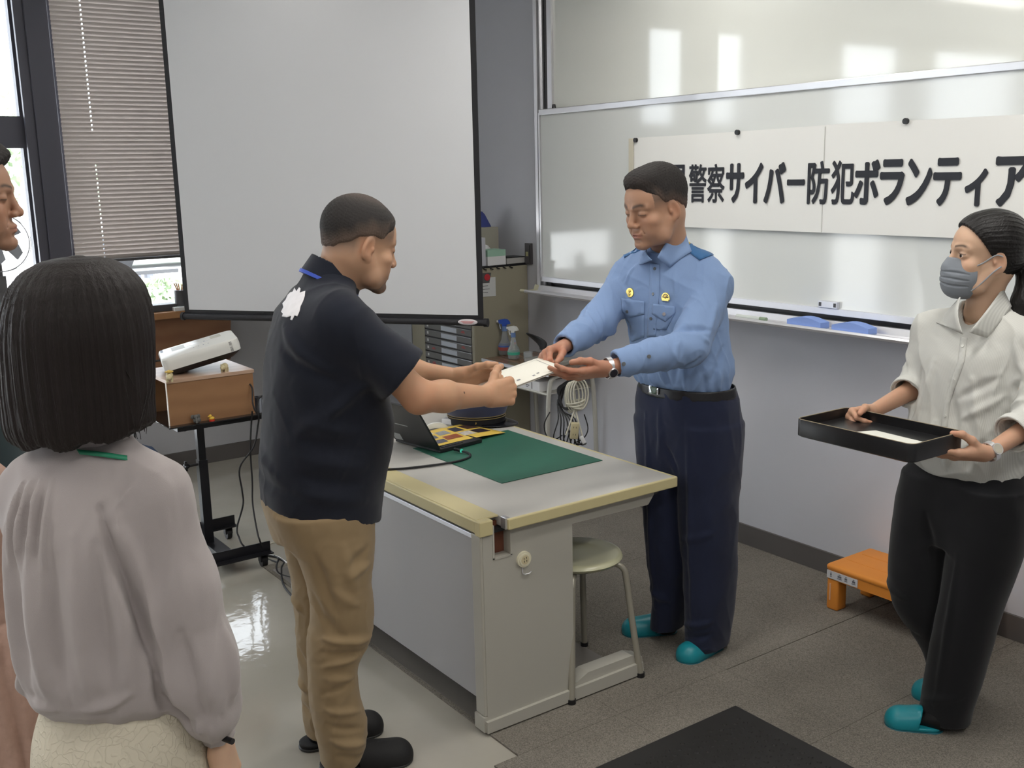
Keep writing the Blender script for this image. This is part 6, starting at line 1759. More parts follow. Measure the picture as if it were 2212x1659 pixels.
fl = [((0.185, -0.05, 0.47), (0.15, 0.11, 0.44), 0.008, 0.013), ((0.185, -0.06, 0.43), (0.16, 0.10, 0.40), -0.007, 0.013), ((0.18, -0.06, 0.385), (0.17, 0.06, 0.40), 0.006, 0.012),
      ((0.18, -0.06, 0.35), (0.17, 0.05, 0.33), 0.004, 0.012), ((0.18, -0.07, 0.30), (0.17, 0.04, 0.325), -0.004, 0.012), ((0.18, -0.06, 0.25), (0.16, 0.06, 0.22), 0.006, 0.013), ((0.18, -0.05, 0.20), (0.16, 0.05, 0.17), -0.006, 0.013), ((0.17, -0.04, 0.15), (0.15, 0.07, 0.11), 0.008, 0.013), ((0.17, -0.03, 0.10), (0.14, 0.06, 0.07), -0.006, 0.013),
      ((0.19, -0.06, 0.72), (0.175, 0.0, 0.55), -0.008, 0.018), ((0.18, 0.02, 0.74), (0.17, 0.05, 0.60), 0.005, 0.02), ((0.19, -0.02, 0.62), (0.18, 0.06, 0.56), 0.004, 0.018), ((0.17, 0.09, 0.72), (0.19, 0.03, 0.68), -0.005, 0.016), ((0.17, 0.10, 0.68), (0.19, 0.04, 0.65), 0.005, 0.014), ((0.14, -0.12, 0.70), (0.05, -0.14, 0.69), -0.007, 0.012),
      ((0.155, -0.08, 0.60), (0.17, 0.02, 0.46), -0.005, 0.02), ((-0.12, -0.06, 0.5), (-0.03, -0.08, 0.46), 0.006, 0.014), ((-0.12, -0.06, 0.22), (-0.05, -0.07, 0.2), 0.007, 0.014), ((-0.13, -0.06, 0.35), (-0.04, -0.07, 0.30), -0.006, 0.014), ((-0.1, -0.07, 0.14), (-0.05, -0.06, 0.13), -0.006, 0.014)]
tr = fmesh(F, lambda P: folds(P, fl) + crumple(P, 13, 0.0022, 3, (1, 1, 1.4)) * np.clip((0.75 - P[:, 2]) / 0.2, 0.3, 1) + 0.0026 * wob(P, 14, 2) * np.clip((0.72 - P[:, 2]) / 0.2, 0.3, 1) + 0.0012 * wob(P, 34, 5))
trB = link_mesh('khaki_trousers', tr, M_kh, pB, MB_)
M_slb = mat('slipper_black', (0.008, 0.008, 0.009), 0.7); M_solb = mat('slipper_sole_black', (0.02, 0.02, 0.02), 0.4)
slipper(pB, MB_, (0.055, -0.055), (0.118, 0.228), (M_slb, M_solb), 0.050)
slipper(pB, MB_, (-0.085, -0.085), (-0.098, 0.190), (M_slb, M_solb), 0.050)

# ------------------------------------------------------------------ the certificate passed between the two men
ce = thing('certificate', 'white paper certificate passed between the man in black and the officer', 'certificate', tuple(at(1125, 810, 3.32)))
c1, c2, c3, c4 = at(1165, 770, 3.46), at(1217, 797, 3.27), at(1037, 863, 3.185), at(985, 836, 3.375)
M_cert = mat('certificate_paper', (0.78, 0.76, 0.68), 0.6)
def cp(s, t, dz=0.0):      # s: 0 at the officer's end, 1 at the other; t: 0 near edge, 1 far edge
    p = (c2 * (1 - s) + c3 * s) * (1 - t) + (c1 * (1 - s) + c4 * s) * t
    return p + Vector((0, 0, 0.004 * (1 - s) ** 2 * math.cos(t * 3) + dz))
def cgrid(s0, s1, t0, t1, dz, name, m, par, n=12, th=0.0):
    b = MB(); g = [[b.b.verts.new(cp(s0 + (s1 - s0) * i / n, t0 + (t1 - t0) * j / n, dz)) for j in range(n + 1)] for i in range(n + 1)]
    for i in range(n):
        for j in range(n): b.b.faces.new((g[i][j], g[i + 1][j], g[i + 1][j + 1], g[i][j + 1]))
    o = b.build(name, m, par, True)
    if th: md = o.modifiers.new('t', 'SOLIDIFY'); md.thickness = th; md.offset = 0
    return o
cgrid(0, 1, 0, 1, 0.0, 'sheets', M_cert, ce, th=0.0022)
cgrid(-0.02, 0.95, -0.01, 0.99, -0.004, 'backing_folder', mat('folder', (0.36, 0.34, 0.30), 0.5), ce, th=0.0014)
M_pr = mat('print_grey', (0.25, 0.25, 0.26), 0.6)
b = MB()
for (s0, s1, t0, t1) in ((0.06, 0.94, 0.90, 0.906), (0.06, 0.066, 0.10, 0.9), (0.46, 0.50, 0.18, 0.24), (0.30, 0.33, 0.12, 0.18), (0.24, 0.27, 0.16, 0.21), (0.52, 0.60, 0.28, 0.285)):
    b.quad(cp(s0, t0, .0018), cp(s1, t0, .0018), cp(s1, t1, .0018), cp(s0, t1, .0018))
b.build('printed_lines', M_pr, ce)
# ------------------------------------------------------------------ the police officer
MO = frame((-2.62, 2.64), (.14, -.99))
pO = person('person in a light blue police shirt and navy trousers receiving the certificate', MO)
Hm = Matrix.Translation((0.057, 0.142, 1.628)) @ rotm(-13, 15, -1)
hb, hc_, HO = put_head(MO, Hm, 1.10, (0.055, 0.050, 1.45), 0.062, SKIN_O, dict(male=True, nose=1.05, mouth_smile=0.003, fat=0.007, wide=1.06), dict(stubble=0.25, brow=1.4))
Ploc = (hb[0] - np.array(Hm.translation)) @ tonp(Hm) / 1.10
fz = np.clip((Ploc[:, 2] - 0.002 + 0.6 * np.clip(-Ploc[:, 1] - 0.03, 0, 1)) / 0.03, 0, 1) * (Ploc[:, 1] < 0.048)
hc_ = hc_ * (1 - 0.7 * fz[:, None]) + 0.7 * fz[:, None] * np.array([0.05, 0.042, 0.038])
shR, elR, wrR = (0.265, 0.045, 1.375), (0.235, 0.235, 1.215), (0.180, 0.478, 1.168)
shL, elL, wrL = (-0.125, 0.030, 1.355), (-0.150, 0.235, 1.165), (-0.046, 0.515, 1.128)
MhR = hand_frame(wrR, (-0.10, 1, -0.10), (0.55, 0.10, 0.75))
armR, fR = arm_mesh([shR, elR, wrR], [0.045, 0.040, 0.028], MhR, -1, [(48, 58, 30), (52, 60, 30), (56, 60, 30), (58, 60, 30)], [(0.45, 0.85, -0.55), (0.15, 0.95, -0.50), (-0.05, 1.0, -0.35)], sc=1.04, spread=0.02)
MhL = hand_frame(wrL, (0.34, 1, -0.10), (-0.50, 0.10, -0.80))
armL, fL = arm_mesh([shL, elL, wrL], [0.045, 0.042, 0.030], MhL, 1, [(10, 18, 12), (10, 20, 12), (12, 22, 14), (14, 24, 14)], [(0.40, 0.90, -0.40), (0.10, 1.0, -0.22), (-0.08, 1.0, -0.08)], sc=1.06, spread=0.05)
core = core_body([((0, 0.0, 0.95), (0.03, 0.02, 1.28), 0.10, 0.095), ((0.03, 0.02, 1.28), (0.055, 0.045, 1.42), 0.09, 0.052), ((-0.09, 0.03, 1.36), (0.22, 0.045, 1.37), 0.052, 0.052),
                  ((0.09, 0.02, 0.88), (0.08, 0.03, 0.45), 0.070, 0.05), ((0.08, 0.03, 0.45), (0.08, 0.02, 0.10), 0.045, 0.033), ((-0.09, 0.02, 0.88), (-0.10, 0.01, 0.45), 0.070, 0.045), ((-0.10, 0.01, 0.45), (-0.10, 0.02, 0.10), 0.042, 0.033)])
parts = [hb, armR, armL, core]
HCOL = (0.44, 0.215, 0.14)
cols = [hc_, flatcol(armR, HCOL, [(tuple(f[0][1]), 0.02, .4) for f in fR]), flatcol(armL, HCOL, [(tuple(f[0][1]), 0.02, .4) for f in fL]), flatcol(core, SKIN_O)]
foot(parts, cols, (0.075, -0.02), (0.175, 0.10), (0.09, 0.0, 0.12), SOCK); foot(parts, cols, (-0.105, -0.02), (-0.085, 0.13), (-0.105, 0.0, 0.12), SOCK)
bodyO = make_body(pO, MO, parts, cols)
# hair, short with a raised front
F = Field((-0.10, -0.15, -0.09), (0.10, 0.14, 0.17), 0.002)
F.add(ell((0, -0.020, 0.040), (0.0800, 0.1020, 0.0900)), 0.01)
F.add(ell((0, 0.032, 0.088), (0.060, 0.046, 0.036)), 0.02); F.add(ell((0, 0.038, 0.045), (0.061, 0.048, 0.050)), 0.01)
F.add(ell((0, -0.035, -0.015), (0.068, 0.068, 0.055)), 0.02)
def hl_O(X, Y, Z):
    wv = 0.002 * np.sin(150 * Y + 70 * Z) + 0.002 * np.sin(170 * X)
    side = np.maximum(0.006 - Z - 0.70 * np.clip(-Y - 0.02, 0, 1), -0.050 - Z)
    temple = 1.1 * Y - Z - 0.006 + 0 * X
    return np.maximum(side, temple) + wv
F.cut(hl_O, 0.020)
hair = fmesh(F, lambda P: 0.0012 * wob(P, 300) + 0.0008 * wob(P, 800, 3))
link_mesh('hair', hair, M_hairt, pO, MO @ HO, hair_tint(hair[0], hl_O, (0.024, 0.021, 0.020), (0.15, 0.100, 0.078), 0.048))
# shirt
M_sh = cloth('shirt_blue', (0.205, 0.300, 0.500), 0.2, 1400, 0.8, 0.1, noise_amt=0.04, noise_scale=400)
M_ep = cloth('epaulette_blue', (0.045, 0.135, 0.300), 0.2, 1400, 0.7)
F = Field((-0.30, -0.18, 0.955), (0.42, 0.60, 1.53), 0.0045)
F.add(zloft([(0.975, 0.010, 0.020, 0.170, 0.105), (1.01, 0.016, 0.024, 0.182, 0.124), (1.05, 0.020, 0.024, 0.190, 0.134), (1.12, 0.028, 0.022, 0.188, 0.132), (1.20, 0.044, 0.026, 0.194, 0.130), (1.28, 0.060, 0.032, 0.206, 0.126), (1.34, 0.070, 0.038, 0.206, 0.114), (1.39, 0.070, 0.042, 0.185, 0.098), (1.43, 0.066, 0.046, 0.140, 0.082), (1.465, 0.060, 0.052, 0.095, 0.072), (1.49, 0.057, 0.056, 0.074, 0.066)], 2.3), 0.02)
cR = (0.184, 0.462, 1.172); cL = (-0.060, 0.480, 1.140)
F.add(cone((0.085, 0.048, 1.463), (0.225, 0.042, 1.415), 0.042, 0.046), 0.03); F.add(cone((0.20, 0.04, 1.385), (0.252, 0.048, 1.372), 0.058, 0.062), 0.04); F.add(cone((0.250, 0.05, 1.362), (0.240, 0.228, 1.222), 0.060, 0.064), 0.03); F.add(cone((0.240, 0.228, 1.222), (0.205, 0.36, 1.195), 0.064, 0.050), 0.02); F.add(ccone((0.205, 0.36, 1.195), cR, 0.050, 0.040), 0.02)
F.add(cone((0.03, 0.048, 1.466), (-0.085, 0.036, 1.412), 0.042, 0.048), 0.03); F.add(cone((-0.07, 0.03, 1.375), (-0.112, 0.032, 1.362), 0.060, 0.062), 0.04); F.add(cone((-0.112, 0.032, 1.347), (-0.155, 0.225, 1.172), 0.064, 0.066), 0.03); F.add(cone((-0.155, 0.225, 1.172), (-0.115, 0.36, 1.160), 0.062, 0.053), 0.02); F.add(ccone((-0.115, 0.36, 1.160), cL, 0.053, 0.043), 0.02)
sleeve_end(F, (0.205, 0.36, 1.195), cR, 0.040, 0.03, 0.004); sleeve_end(F, (-0.115, 0.36, 1.160), cL, 0.043, 0.03, 0.004)
F.sub(cone((0.057, 0.045, 1.45), (0.060, 0.085, 1.56), 0.062, 0.066), 0.006)
F.cut(lambda X, Y, Z: 0.985 - Z + 0 * X + 0 * Y)
fl = []
for k in range(9):     # blousing over the belt
    a = -1.3 + 0.36 * k; fl.append(((0.02 + 0.19 * math.sin(a), 0.02 + 0.13 * math.cos(a), 0.99), (0.02 + 0.20 * math.sin(a + .1), 0.02 + 0.13 * math.cos(a + .1), 1.07), 0.006 * (-1) ** k, 0.012))
fl += [((-0.16, 0.05, 1.29), (-0.08, 0.15, 1.22), 0.007, 0.016), ((-0.15, 0.06, 1.25), (-0.05, 0.15, 1.15), -0.006, 0.016), ((-0.17, 0.08, 1.19), (-0.10, 0.14, 1.06), 0.007, 0.016), ((-0.18, 0.03, 1.15), (-0.15, 0.1, 1.03), -0.006, 0.016),
       ((-0.21, 0.18, 1.23), (-0.13, 0.27, 1.20), -0.008, 0.013), ((-0.20, 0.20, 1.19), (-0.10, 0.28, 1.17), 0.007, 0.012), ((-0.20, 0.24, 1.15), (-0.12, 0.28, 1.11), -0.007, 0.012), ((-0.17, 0.30, 1.20), (-0.12, 0.33, 1.12), 0.005, 0.011), ((-0.18, 0.12, 1.30), (-0.20, 0.20, 1.20), 0.005, 0.014),
       ((0.28, 0.16, 1.24), (0.19, 0.25, 1.17), -0.009, 0.013), ((0.29, 0.20, 1.26), (0.20, 0.29, 1.18), 0.009, 0.013), ((0.28, 0.24, 1.29), (0.22, 0.32, 1.22), -0.006, 0.012), ((0.25, 0.12, 1.22), (0.20, 0.20, 1.16), 0.008, 0.013),
       ((0.24, 0.10, 1.33), (0.14, 0.14, 1.28), 0.005, 0.014), ((0.22, 0.11, 1.26), (0.16, 0.14, 1.15), -0.005, 0.014), ((0.20, 0.12, 1.18), (0.16, 0.14, 1.05), 0.006, 0.014), ((0.16, 0.12, 1.42), (0.20, 0.14, 1.34), 0.003, 0.008), ((-0.02, 0.12, 1.41), (-0.04, 0.15, 1.33), 0.004, 0.010), ((0.03, 0.15, 1.14), (0.0, 0.16, 1.02), 0.005, 0.012), ((-0.06, 0.15, 1.12), (-0.04, 0.15, 1.02), -0.006, 0.012)]
shm = fmesh(F, lambda P: folds(P, fl) + crumple(P, 11, 0.0045, 2) + crumple(P, 19, 0.002, 5) + 0.0024 * wob(P, 13, 2) + 0.0011 * wob(P, 31, 6))
shirtO = link_mesh('police_shirt', shm, M_sh, pO, MO)
# collar: stand band and two wings
link_mesh('collar_stand', collar_ring((0.057, 0.052, 1.455), (0.058, 0.066, 1.492), 0.070, 0.0655, 0.004), M_sh, shirtO, MO)
def wing(name, pts, m, parent, th=0.003):
    """four 3D corners -> gently curved cloth wing"""
    a, b_, c, d = [Vector(p) for p in pts]; b = MB(); n = 8
    nn = (b_ - a).cross(d - a).normalized()
    if nn.dot(MO @ Vector((0.06, 1, 1.6)) - MO @ Vector((0.06, 0, 1.5))) < 0: nn = -nn
    g = [[b.b.verts.new((a * (1 - s) + b_ * s) * (1 - t) + (d * (1 - s) + c * s) * t + nn * 0.010 * math.sin(math.pi * s) * (1 - t * .5)) for t in [j / n for j in range(n + 1)]] for s in [i / n for i in range(n + 1)]]
    for i in range(n):
        for j in range(n): b.b.faces.new((g[i][j], g[i + 1][j], g[i + 1][j + 1], g[i][j + 1]))
    o = b.build(name, m, parent, True); md = o.modifiers.new('t', 'SOLIDIFY'); md.thickness = th; md.offset = 0
    return o
def surf(o, x, y, off, near=3.5):
    p, n = on_surface(o, x, y, off)
    if p is None:
        q, n, i, d_ = BVH[o.name].find_nearest(at(x, y, near)); p = q + n * off
    return p
wing('collar_wing', (at(1470, 474, 3.635), at(1420, 556, 3.535), surf(shirtO, 1447, 579, 0.004), surf(shirtO, 1488, 518, 0.006)), M_sh, shirtO)
wing('collar_wing', (at(1398, 535, 3.60), at(1408, 562, 3.545), surf(shirtO, 1384, 573, 0.004), surf(shirtO, 1391, 548, 0.005)), M_sh, shirtO)
patch('epaulette', shirtO, [(1472, 533), (1493, 517), (1542, 551), (1511, 563)], M_ep, shirtO, 0.002, 0.003, 5, 3.58)
patch('epaulette', shirtO, [(1344, 553), (1352, 541), (1368, 532), (1392, 537), (1372, 546)], M_ep, shirtO, 0.002, 0.003, 4, 3.75)
M_btn = mat('button_grey', (0.12, 0.13, 0.14), 0.3)
pl = patch('button_placket', shirtO, [(1405, 566), (1426, 572), (1424, 640), (1419, 700), (1417, 726), (1398, 728), (1399, 700), (1403, 640)], M_sh, shirtO, 0.0006, 0.0016, 6)
for x, y in ((1415, 581), (1412, 635), (1407, 688)): disc_on('button', shirtO, x, y, 0.0055, M_btn, pl, 0.0035, 0.001)
disc_on('epaulette_button', shirtO, 1486, 528, 0.006, M_gold, shirtO, 0.007, 0.001)
f1 = patch('pocket_flap', shirtO, [(1341, 644), (1393, 651), (1393, 678), (1362, 686), (1343, 673)], M_sh, shirtO, 0.0022, 0.0022, 5)
f2 = patch('pocket_flap', shirtO, [(1411, 656), (1458, 662), (1459, 676), (1438, 695), (1409, 678)], M_sh, shirtO, 0.0022, 0.0022, 5)
patch('chest_pocket', shirtO, [(1349, 674), (1392, 680), (1392, 728), (1366, 738), (1356, 730)], M_sh, shirtO, 0.0006, 0.0014, 6)
patch('chest_pocket', shirtO, [(1411, 680), (1456, 680), (1440, 712), (1412, 712)], M_sh, shirtO, 0.0006, 0.0014, 6)
disc_on('button', shirtO, 1357, 672, 0.0055, M_btn, f1, 0.005, 0.003); disc_on('button', shirtO, 1436, 678, 0.006, M_alu, f2, 0.005, 0.003)
for x, y in ((1347, 786), (1402, 770)): disc_on('cuff_button', shirtO, x, y, 0.0065, M_btn, shirtO, 0.003)
# badges
bd = disc_on('round_badge', shirtO, 1362, 632, 0.0165, M_gold, pO, 0.003, 0.002, 32)
bd['label'] = 'round gold badge on the right chest'
p, n_ = on_surface(shirtO, 1362, 632, 0.005); Rn = n_.to_track_quat('Z', 'Y').to_matrix()
b = MB(); b.sph(p + Rn @ Vector((0, 0.006, 0)), (0.006, 0.006, 0.003), n=12, rot=Rn); b.sph(p + Rn @ Vector((0, -0.005, 0)), (0.005, 0.006, 0.002), n=12, rot=Rn); b.build('badge_relief', M_gold, bd, True)
p, n_ = on_surface(shirtO, 1440, 641, 0.003); zz = Vector((0, 0, 1)); uu_ = zz.cross(n_).normalized(); vv_ = n_.cross(uu_)
Rn = Matrix((uu_, vv_, n_)).transposed()
b = MB(); b.prism([p + Rn @ Vector((0.0185 * math.cos(a), 0.0185 * math.sin(a) - 0.004, 0)) for a in [math.pi * k / 14 for k in range(15)]] + [p + Rn @ Vector((-0.0185, -0.009, 0)), p + Rn @ Vector((0.0185, -0.009, 0))], n_ * 0.003)
b2 = b.build('arched_badge', M_gold, pO); b2['label'] = 'arched gold badge on the left chest'
b = MB(); b.prism([p + n_ * 0.003 + Rn @ Vector((0.014 * math.cos(a), 0.014 * math.sin(a) - 0.003, 0)) for a in [math.pi * k / 12 for k in range(13)]], n_ * 0.0008); b.build('badge_inset', mat('badge_dark', (0.10, 0.09, 0.07), 0.4), b2)
b = MB(); b.sph(p + n_ * 0.004, (0.0045, 0.006, 0.003), n=12, rot=Rn)
for k in range(5):
    a = math.pi * (0.15 + 0.175 * k); b.box(p + n_ * 0.004 + Rn @ Vector((0.0105 * math.cos(a), 0.0105 * math.sin(a) - 0.003, 0)), (0.002, 0.0045, 0.001), rot=Rn @ Matrix.Rotation(a - math.pi / 2, 3, 'Z'))
b.box(p + n_ * 0.003 + Rn @ Vector((0, -0.0105, 0)), (0.030, 0.006, 0.003), rot=Rn); b.build('badge_relief', M_gold, b2, True)
# belt, buckle
M_belt = mat('belt_black', (0.010, 0.010, 0.012), 0.35)
F = Field((-0.26, -0.2, 0.93), (0.26, 0.24, 1.04), 0.004)
F.add(zloft([(0.962, 0.005, 0.018, 0.192, 0.136), (0.999, 0.007, 0.019, 0.186, 0.130)], 2.2), 0.001); F.sub(zloft([(0.94, 0.005, 0.018, 0.184, 0.128), (1.02, 0.007, 0.019, 0.178, 0.122)], 2.2), 0.001)
beltO = link_mesh('belt', fmesh(F), M_belt, pO, MO)
bk_ = patch('belt_buckle', beltO, [(1402, 831), (1424, 834), (1424, 853), (1402, 849)], mat('buckle_silver', (0.75, 0.76, 0.78), 0.2, metal=0.9), beltO, 0.003, 0.003, 4)
patch('buckle_inlay', beltO, [(1407, 836), (1421, 838), (1421, 852), (1411, 850)], mat('buckle_green', (0.09, 0.13, 0.10), 0.35), bk_, 0.0065, 0.001, 4)
# trousers
M_nv = cloth('trousers_navy', (0.018, 0.023, 0.050), 0.2, 1300)
F = Field((-0.27, -0.22, 0.015), (0.28, 0.24, 1.0), 0.0055)
F.add(zloft([(0.03, -0.098, 0.015, 0.066, 0.098), (0.10, -0.102, 0.012, 0.073, 0.102), (0.20, -0.104, 0.010, 0.080, 0.106), (0.35, -0.102, 0.010, 0.088, 0.110), (0.46, -0.098, 0.014, 0.095, 0.114), (0.57, -0.092, 0.012, 0.097, 0.118), (0.75, -0.090, 0.010, 0.112, 0.128), (0.86, -0.085, 0.010, 0.11, 0.13)], 2.2), 0.03)
F.add(zloft([(0.045, 0.082, 0.020, 0.052, 0.078), (0.10, 0.070, 0.022, 0.056, 0.082), (0.17, 0.060, 0.026, 0.056, 0.086), (0.25, 0.062, 0.028, 0.066, 0.090), (0.35, 0.062, 0.028, 0.080, 0.104), (0.53, 0.070, 0.022, 0.092, 0.112), (0.74, 0.088, 0.014, 0.112, 0.126), (0.86, 0.09, 0.010, 0.11, 0.13)], 2.2), 0.02)
F.add(zloft([(0.66, 0.0, 0.010, 0.150, 0.112), (0.76, 0, 0.008, 0.186, 0.132), (0.86, 0.002, 0.010, 0.202, 0.145), (0.93, 0.005, 0.016, 0.198, 0.140), (0.985, 0.006, 0.018, 0.187, 0.130)], 2.3), 0.03)
for s in (-1, 1): F.sub(cone((-0.105 if s < 0 else 0.082, 0.02, 0), (-0.105 if s < 0 else 0.082, 0.02, 0.05), 0.042, 0.042), 0.004)
fl = [((-0.17, 0.08, 0.50), (-0.03, 0.12, 0.44), 0.004, 0.016), ((-0.16, 0.08, 0.16), (-0.05, 0.10, 0.12), 0.006, 0.014), ((-0.16, 0.08, 0.11), (-0.05, 0.10, 0.07), -0.005, 0.014), ((0.10, 0.10, 0.22), (0.01, 0.10, 0.19), 0.006, 0.014),
      ((-0.095, 0.14, 0.90), (-0.105, 0.115, 0.12), 0.006, 0.012), ((0.085, 0.145, 0.90), (0.07, 0.12, 0.15), 0.006, 0.012), ((0.0, 0.14, 0.86), (0.04, 0.12, 0.74), 0.005, 0.013), ((0.0, 0.15, 0.80), (-0.05, 0.13, 0.70), -0.005, 0.014), ((0.02, 0.15, 0.93), (0.02, 0.15, 0.80), 0.004, 0.010), ((-0.02, 0.12, 0.70), (0.0, 0.10, 0.55), -0.006, 0.02)]
trm = fmesh(F, lambda P: folds(P, fl) + crumple(P, 8, 0.003, 3) + 0.002 * wob(P, 12, 7) + 0.0008 * wob(P, 30, 3))
trO = link_mesh('navy_trousers', trm, M_nv, pO, MO)
M_teal = mat('slipper_teal', (0.010, 0.235, 0.285), 0.35); M_teals = mat('slipper_sole_teal', (0.008, 0.12, 0.16), 0.5)
slipper(pO, MO, (0.092, -0.035), (0.212, 0.118), (M_teal, M_teals), 0.047)
slipper(pO, MO, (-0.105, -0.045), (-0.092, 0.158), (M_teal, M_teals), 0.047)
watch(pO, MO, (-0.050, 0.502, 1.130), (0.10, 0.25, -0.02), (-0.9, 0.2, -0.3), 0.034, M_alu, mat('dial_dark', (0.02, 0.02, 0.03), 0.2), flat=0.85)
# ------------------------------------------------------------------ the masked woman with the tray
MF = frame((-1.70, 2.90), (-.07, -1))
pF = person('person with black ponytail, grey face mask and white striped shirt holding a black tray', MF)
Hm = Matrix.Translation((-0.026, 0.030, 1.490)) @ rotm(-30, -2, -4)
hb, hc_, HF = put_head(MF, Hm, 1.02, (-0.015, 0.010, 1.315), 0.047, SKIN_F, dict(male=False, open_eyes=True, nose=0.9), dict(lash=True, brow=0.9))
shR, elR, wrR = (0.140, 0.015, 1.250), (0.165, 0.050, 1.065), (0.168, 0.258, 1.012)
shL, elL, wrL = (-0.155, 0.000, 1.245), (-0.235, 0.055, 1.030), (-0.225, 0.255, 0.972)
MhR = hand_frame(wrR, (0.02, 1, -0.06), (0.92, 0, 0.38))
armR, fR = arm_mesh([shR, elR, wrR], [0.040, 0.036, 0.023], MhR, -1, [(62, 62, 30), (66, 62, 30), (68, 62, 30), (70, 60, 30)], [(0.60, 0.8, -0.30), (0.25, 0.95, -0.45), (-0.05, 0.95, -0.45)], sc=0.93, fr=0.92)
MhL = hand_frame(wrL, (0.50, 0.85, -0.02), (-0.40, 0.25, -0.88))
armL, fL = arm_mesh([shL, elL, wrL], [0.040, 0.036, 0.024], MhL, 1, [(8, 16, 10), (8, 16, 10), (10, 18, 12), (12, 20, 12)], [(0.45, 0.75, -0.75), (0.25, 0.90, -0.55), (0.05, 1.0, -0.15)], sc=0.95, fr=0.92)
core = core_body([((0, 0.0, 0.85), (0, 0.0, 1.20), 0.085, 0.08), ((0, 0.0, 1.20), (-0.012, 0.005, 1.30), 0.07, 0.04), ((-0.11, 0.0, 1.25), (0.10, 0.01, 1.25), 0.028, 0.028),
                  ((0.07, 0.0, 0.80), (0.115, 0.028, 0.42), 0.060, 0.04), ((0.115, 0.028, 0.42), (0.088, -0.10, 0.12), 0.035, 0.028), ((-0.07, 0.0, 0.80), (-0.06, 0.04, 0.42), 0.065, 0.045), ((-0.06, 0.04, 0.42), (-0.03, 0.09, 0.10), 0.04, 0.03)])
FC = (0.52, 0.30, 0.20)
parts = [hb, armR, armL, core]; cols = [hc_, flatcol(armR, FC, [(tuple(f[0][-1]), 0.02, .4) for f in fR]), flatcol(armL, FC, [(tuple(f[0][-1]), 0.02, .4) for f in fL]), flatcol(core, SKIN_F)]
foot(parts, cols, (-0.045, 0.080), (0.055, 0.165), (-0.03, 0.08, 0.10), SOCK, 0.03); foot(parts, cols, (0.055, -0.20), (0.135, -0.04), (0.07, -0.12, 0.12), SOCK, 0.03)
bodyF = make_body(pF, MF, parts, cols)
for s in (-1, 1):
    b = MB(); b.sph(MF @ (HF @ Vector((s * .0315, .0690, -.0012))), .0123, n=24); e_ = b.build('eye', M_eye, pF, True)
    b = MB(); d_ = Vector((0.30, 1, -0.10)).normalized(); b.sph(MF @ (HF @ (Vector((s * .0315, .0690, -.0012)) + d_ * .0074)), .0076, n=16); b.build('iris', M_iris, e_, True)
# mask
M_mask = cloth('mask_grey', (0.215, 0.235, 0.265), 0.2, 1500, 0.8)
F = Field((-0.085, -0.02, -0.14), (0.085, 0.15, 0.02), 0.0019)
F.add(ell((0, 0.040, -0.062), (0.0625, 0.066, 0.066)), 0.01); F.add(cone((0, 0.084, -0.010), (0, 0.098, -0.038), 0.012, 0.016), 0.03); F.add(ell((0, 0.080, -0.078), (0.040, 0.032, 0.040)), 0.02)
F.add(ell((0, 0.060, -0.100), (0.044, 0.036, 0.026)), 0.02)
F.cut(lambda X, Y, Z: np.maximum(np.maximum(Z + 0.010 + 4.5 * X * X, -0.128 - Z), 0.040 - Y - 0.0 * Z))
F.sub(ell((0, 0.020, -0.06), (0.050, 0.045, 0.07)), 0.003)
fl = []
for k, zc in enumerate((-0.050, -0.066, -0.082)):
    fl += [((-0.052, 0.060, zc - 0.002), (0, 0.112, zc), -0.0030, 0.0035), ((0, 0.112, zc), (0.052, 0.060, zc - 0.002), -0.0030, 0.0035), ((-0.052, 0.060, zc + 0.005), (0.052, 0.060, zc + 0.005), 0.0, 0.003)]
mk_ = link_mesh('face_mask', fmesh(F, lambda P: folds(P, fl)), M_mask, pF, MF @ HF)
b = MB()
for z0_, z1_ in ((-0.030, 0.006), (-0.098, -0.040)):
    b.tube([MF @ (HF @ Vector(p)) for p in ((-0.055, 0.050, z0_), (-0.066, 0.030, z0_ * .6 + z1_ * .4), (-0.076, 0.004, z1_), (-0.080, -0.014, z1_ * 0.6))], 0.0021, n=6)
b.build('ear_loop', mat('loop_grey', (0.30, 0.31, 0.33), 0.7), mk_, True)
# hair pulled back into a ponytail
F = Field((-0.12, -0.21, -0.28), (0.12, 0.12, 0.16), 0.0022)
F.add(ell((0, -0.020, 0.038), (0.0810, 0.1030, 0.0890)), 0.01); F.add(ell((0, 0.026, 0.056), (0.064, 0.052, 0.052)), 0.02); F.add(ell((0, -0.038, -0.010), (0.073, 0.072, 0.060)), 0.02)
X = F.ax[0][:, None, None]; Y = F.ax[1][None, :, None]; Z = F.ax[2][None, None, :]
line = (Y - 0.056) * 0.80 + (0.062 - Z) * 0.62 + 0 * X           # plane sloping from forehead hairline back to the ear top
F.F = np.maximum(F.F, line.astype(np.float32) * np.ones_like(F.F))
F.F = np.maximum(F.F, (-0.052 - Z + 0 * X + 0 * Y).astype(np.float32))
F.sub(ell((0.0, 0.110, 0.000), (0.066, 0.060, 0.066)), 0.006)
for s in (-1, 1): F.sub(ell((s * 0.083, -0.006, -0.016), (0.016, 0.022, 0.034)), 0.006)
F.add(ell((0, -0.120, -0.030), (0.026, 0.024, 0.026)), 0.02)
chain(F, [(0, -0.125, -0.035), (-0.030, -0.135, -0.075), (-0.050, -0.120, -0.130), (-0.056, -0.100, -0.190), (-0.056, -0.085, -0.240)], [0.022, 0.040, 0.043, 0.034, 0.012], 0.02)
def strands(P):
    th = np.arctan2(P[:, 0], P[:, 2] - 0.0); return 0.0005 * np.sin(th * 46 + 3 * wob(P, 20)) + 0.0003 * np.sin(th * 97 + 2)
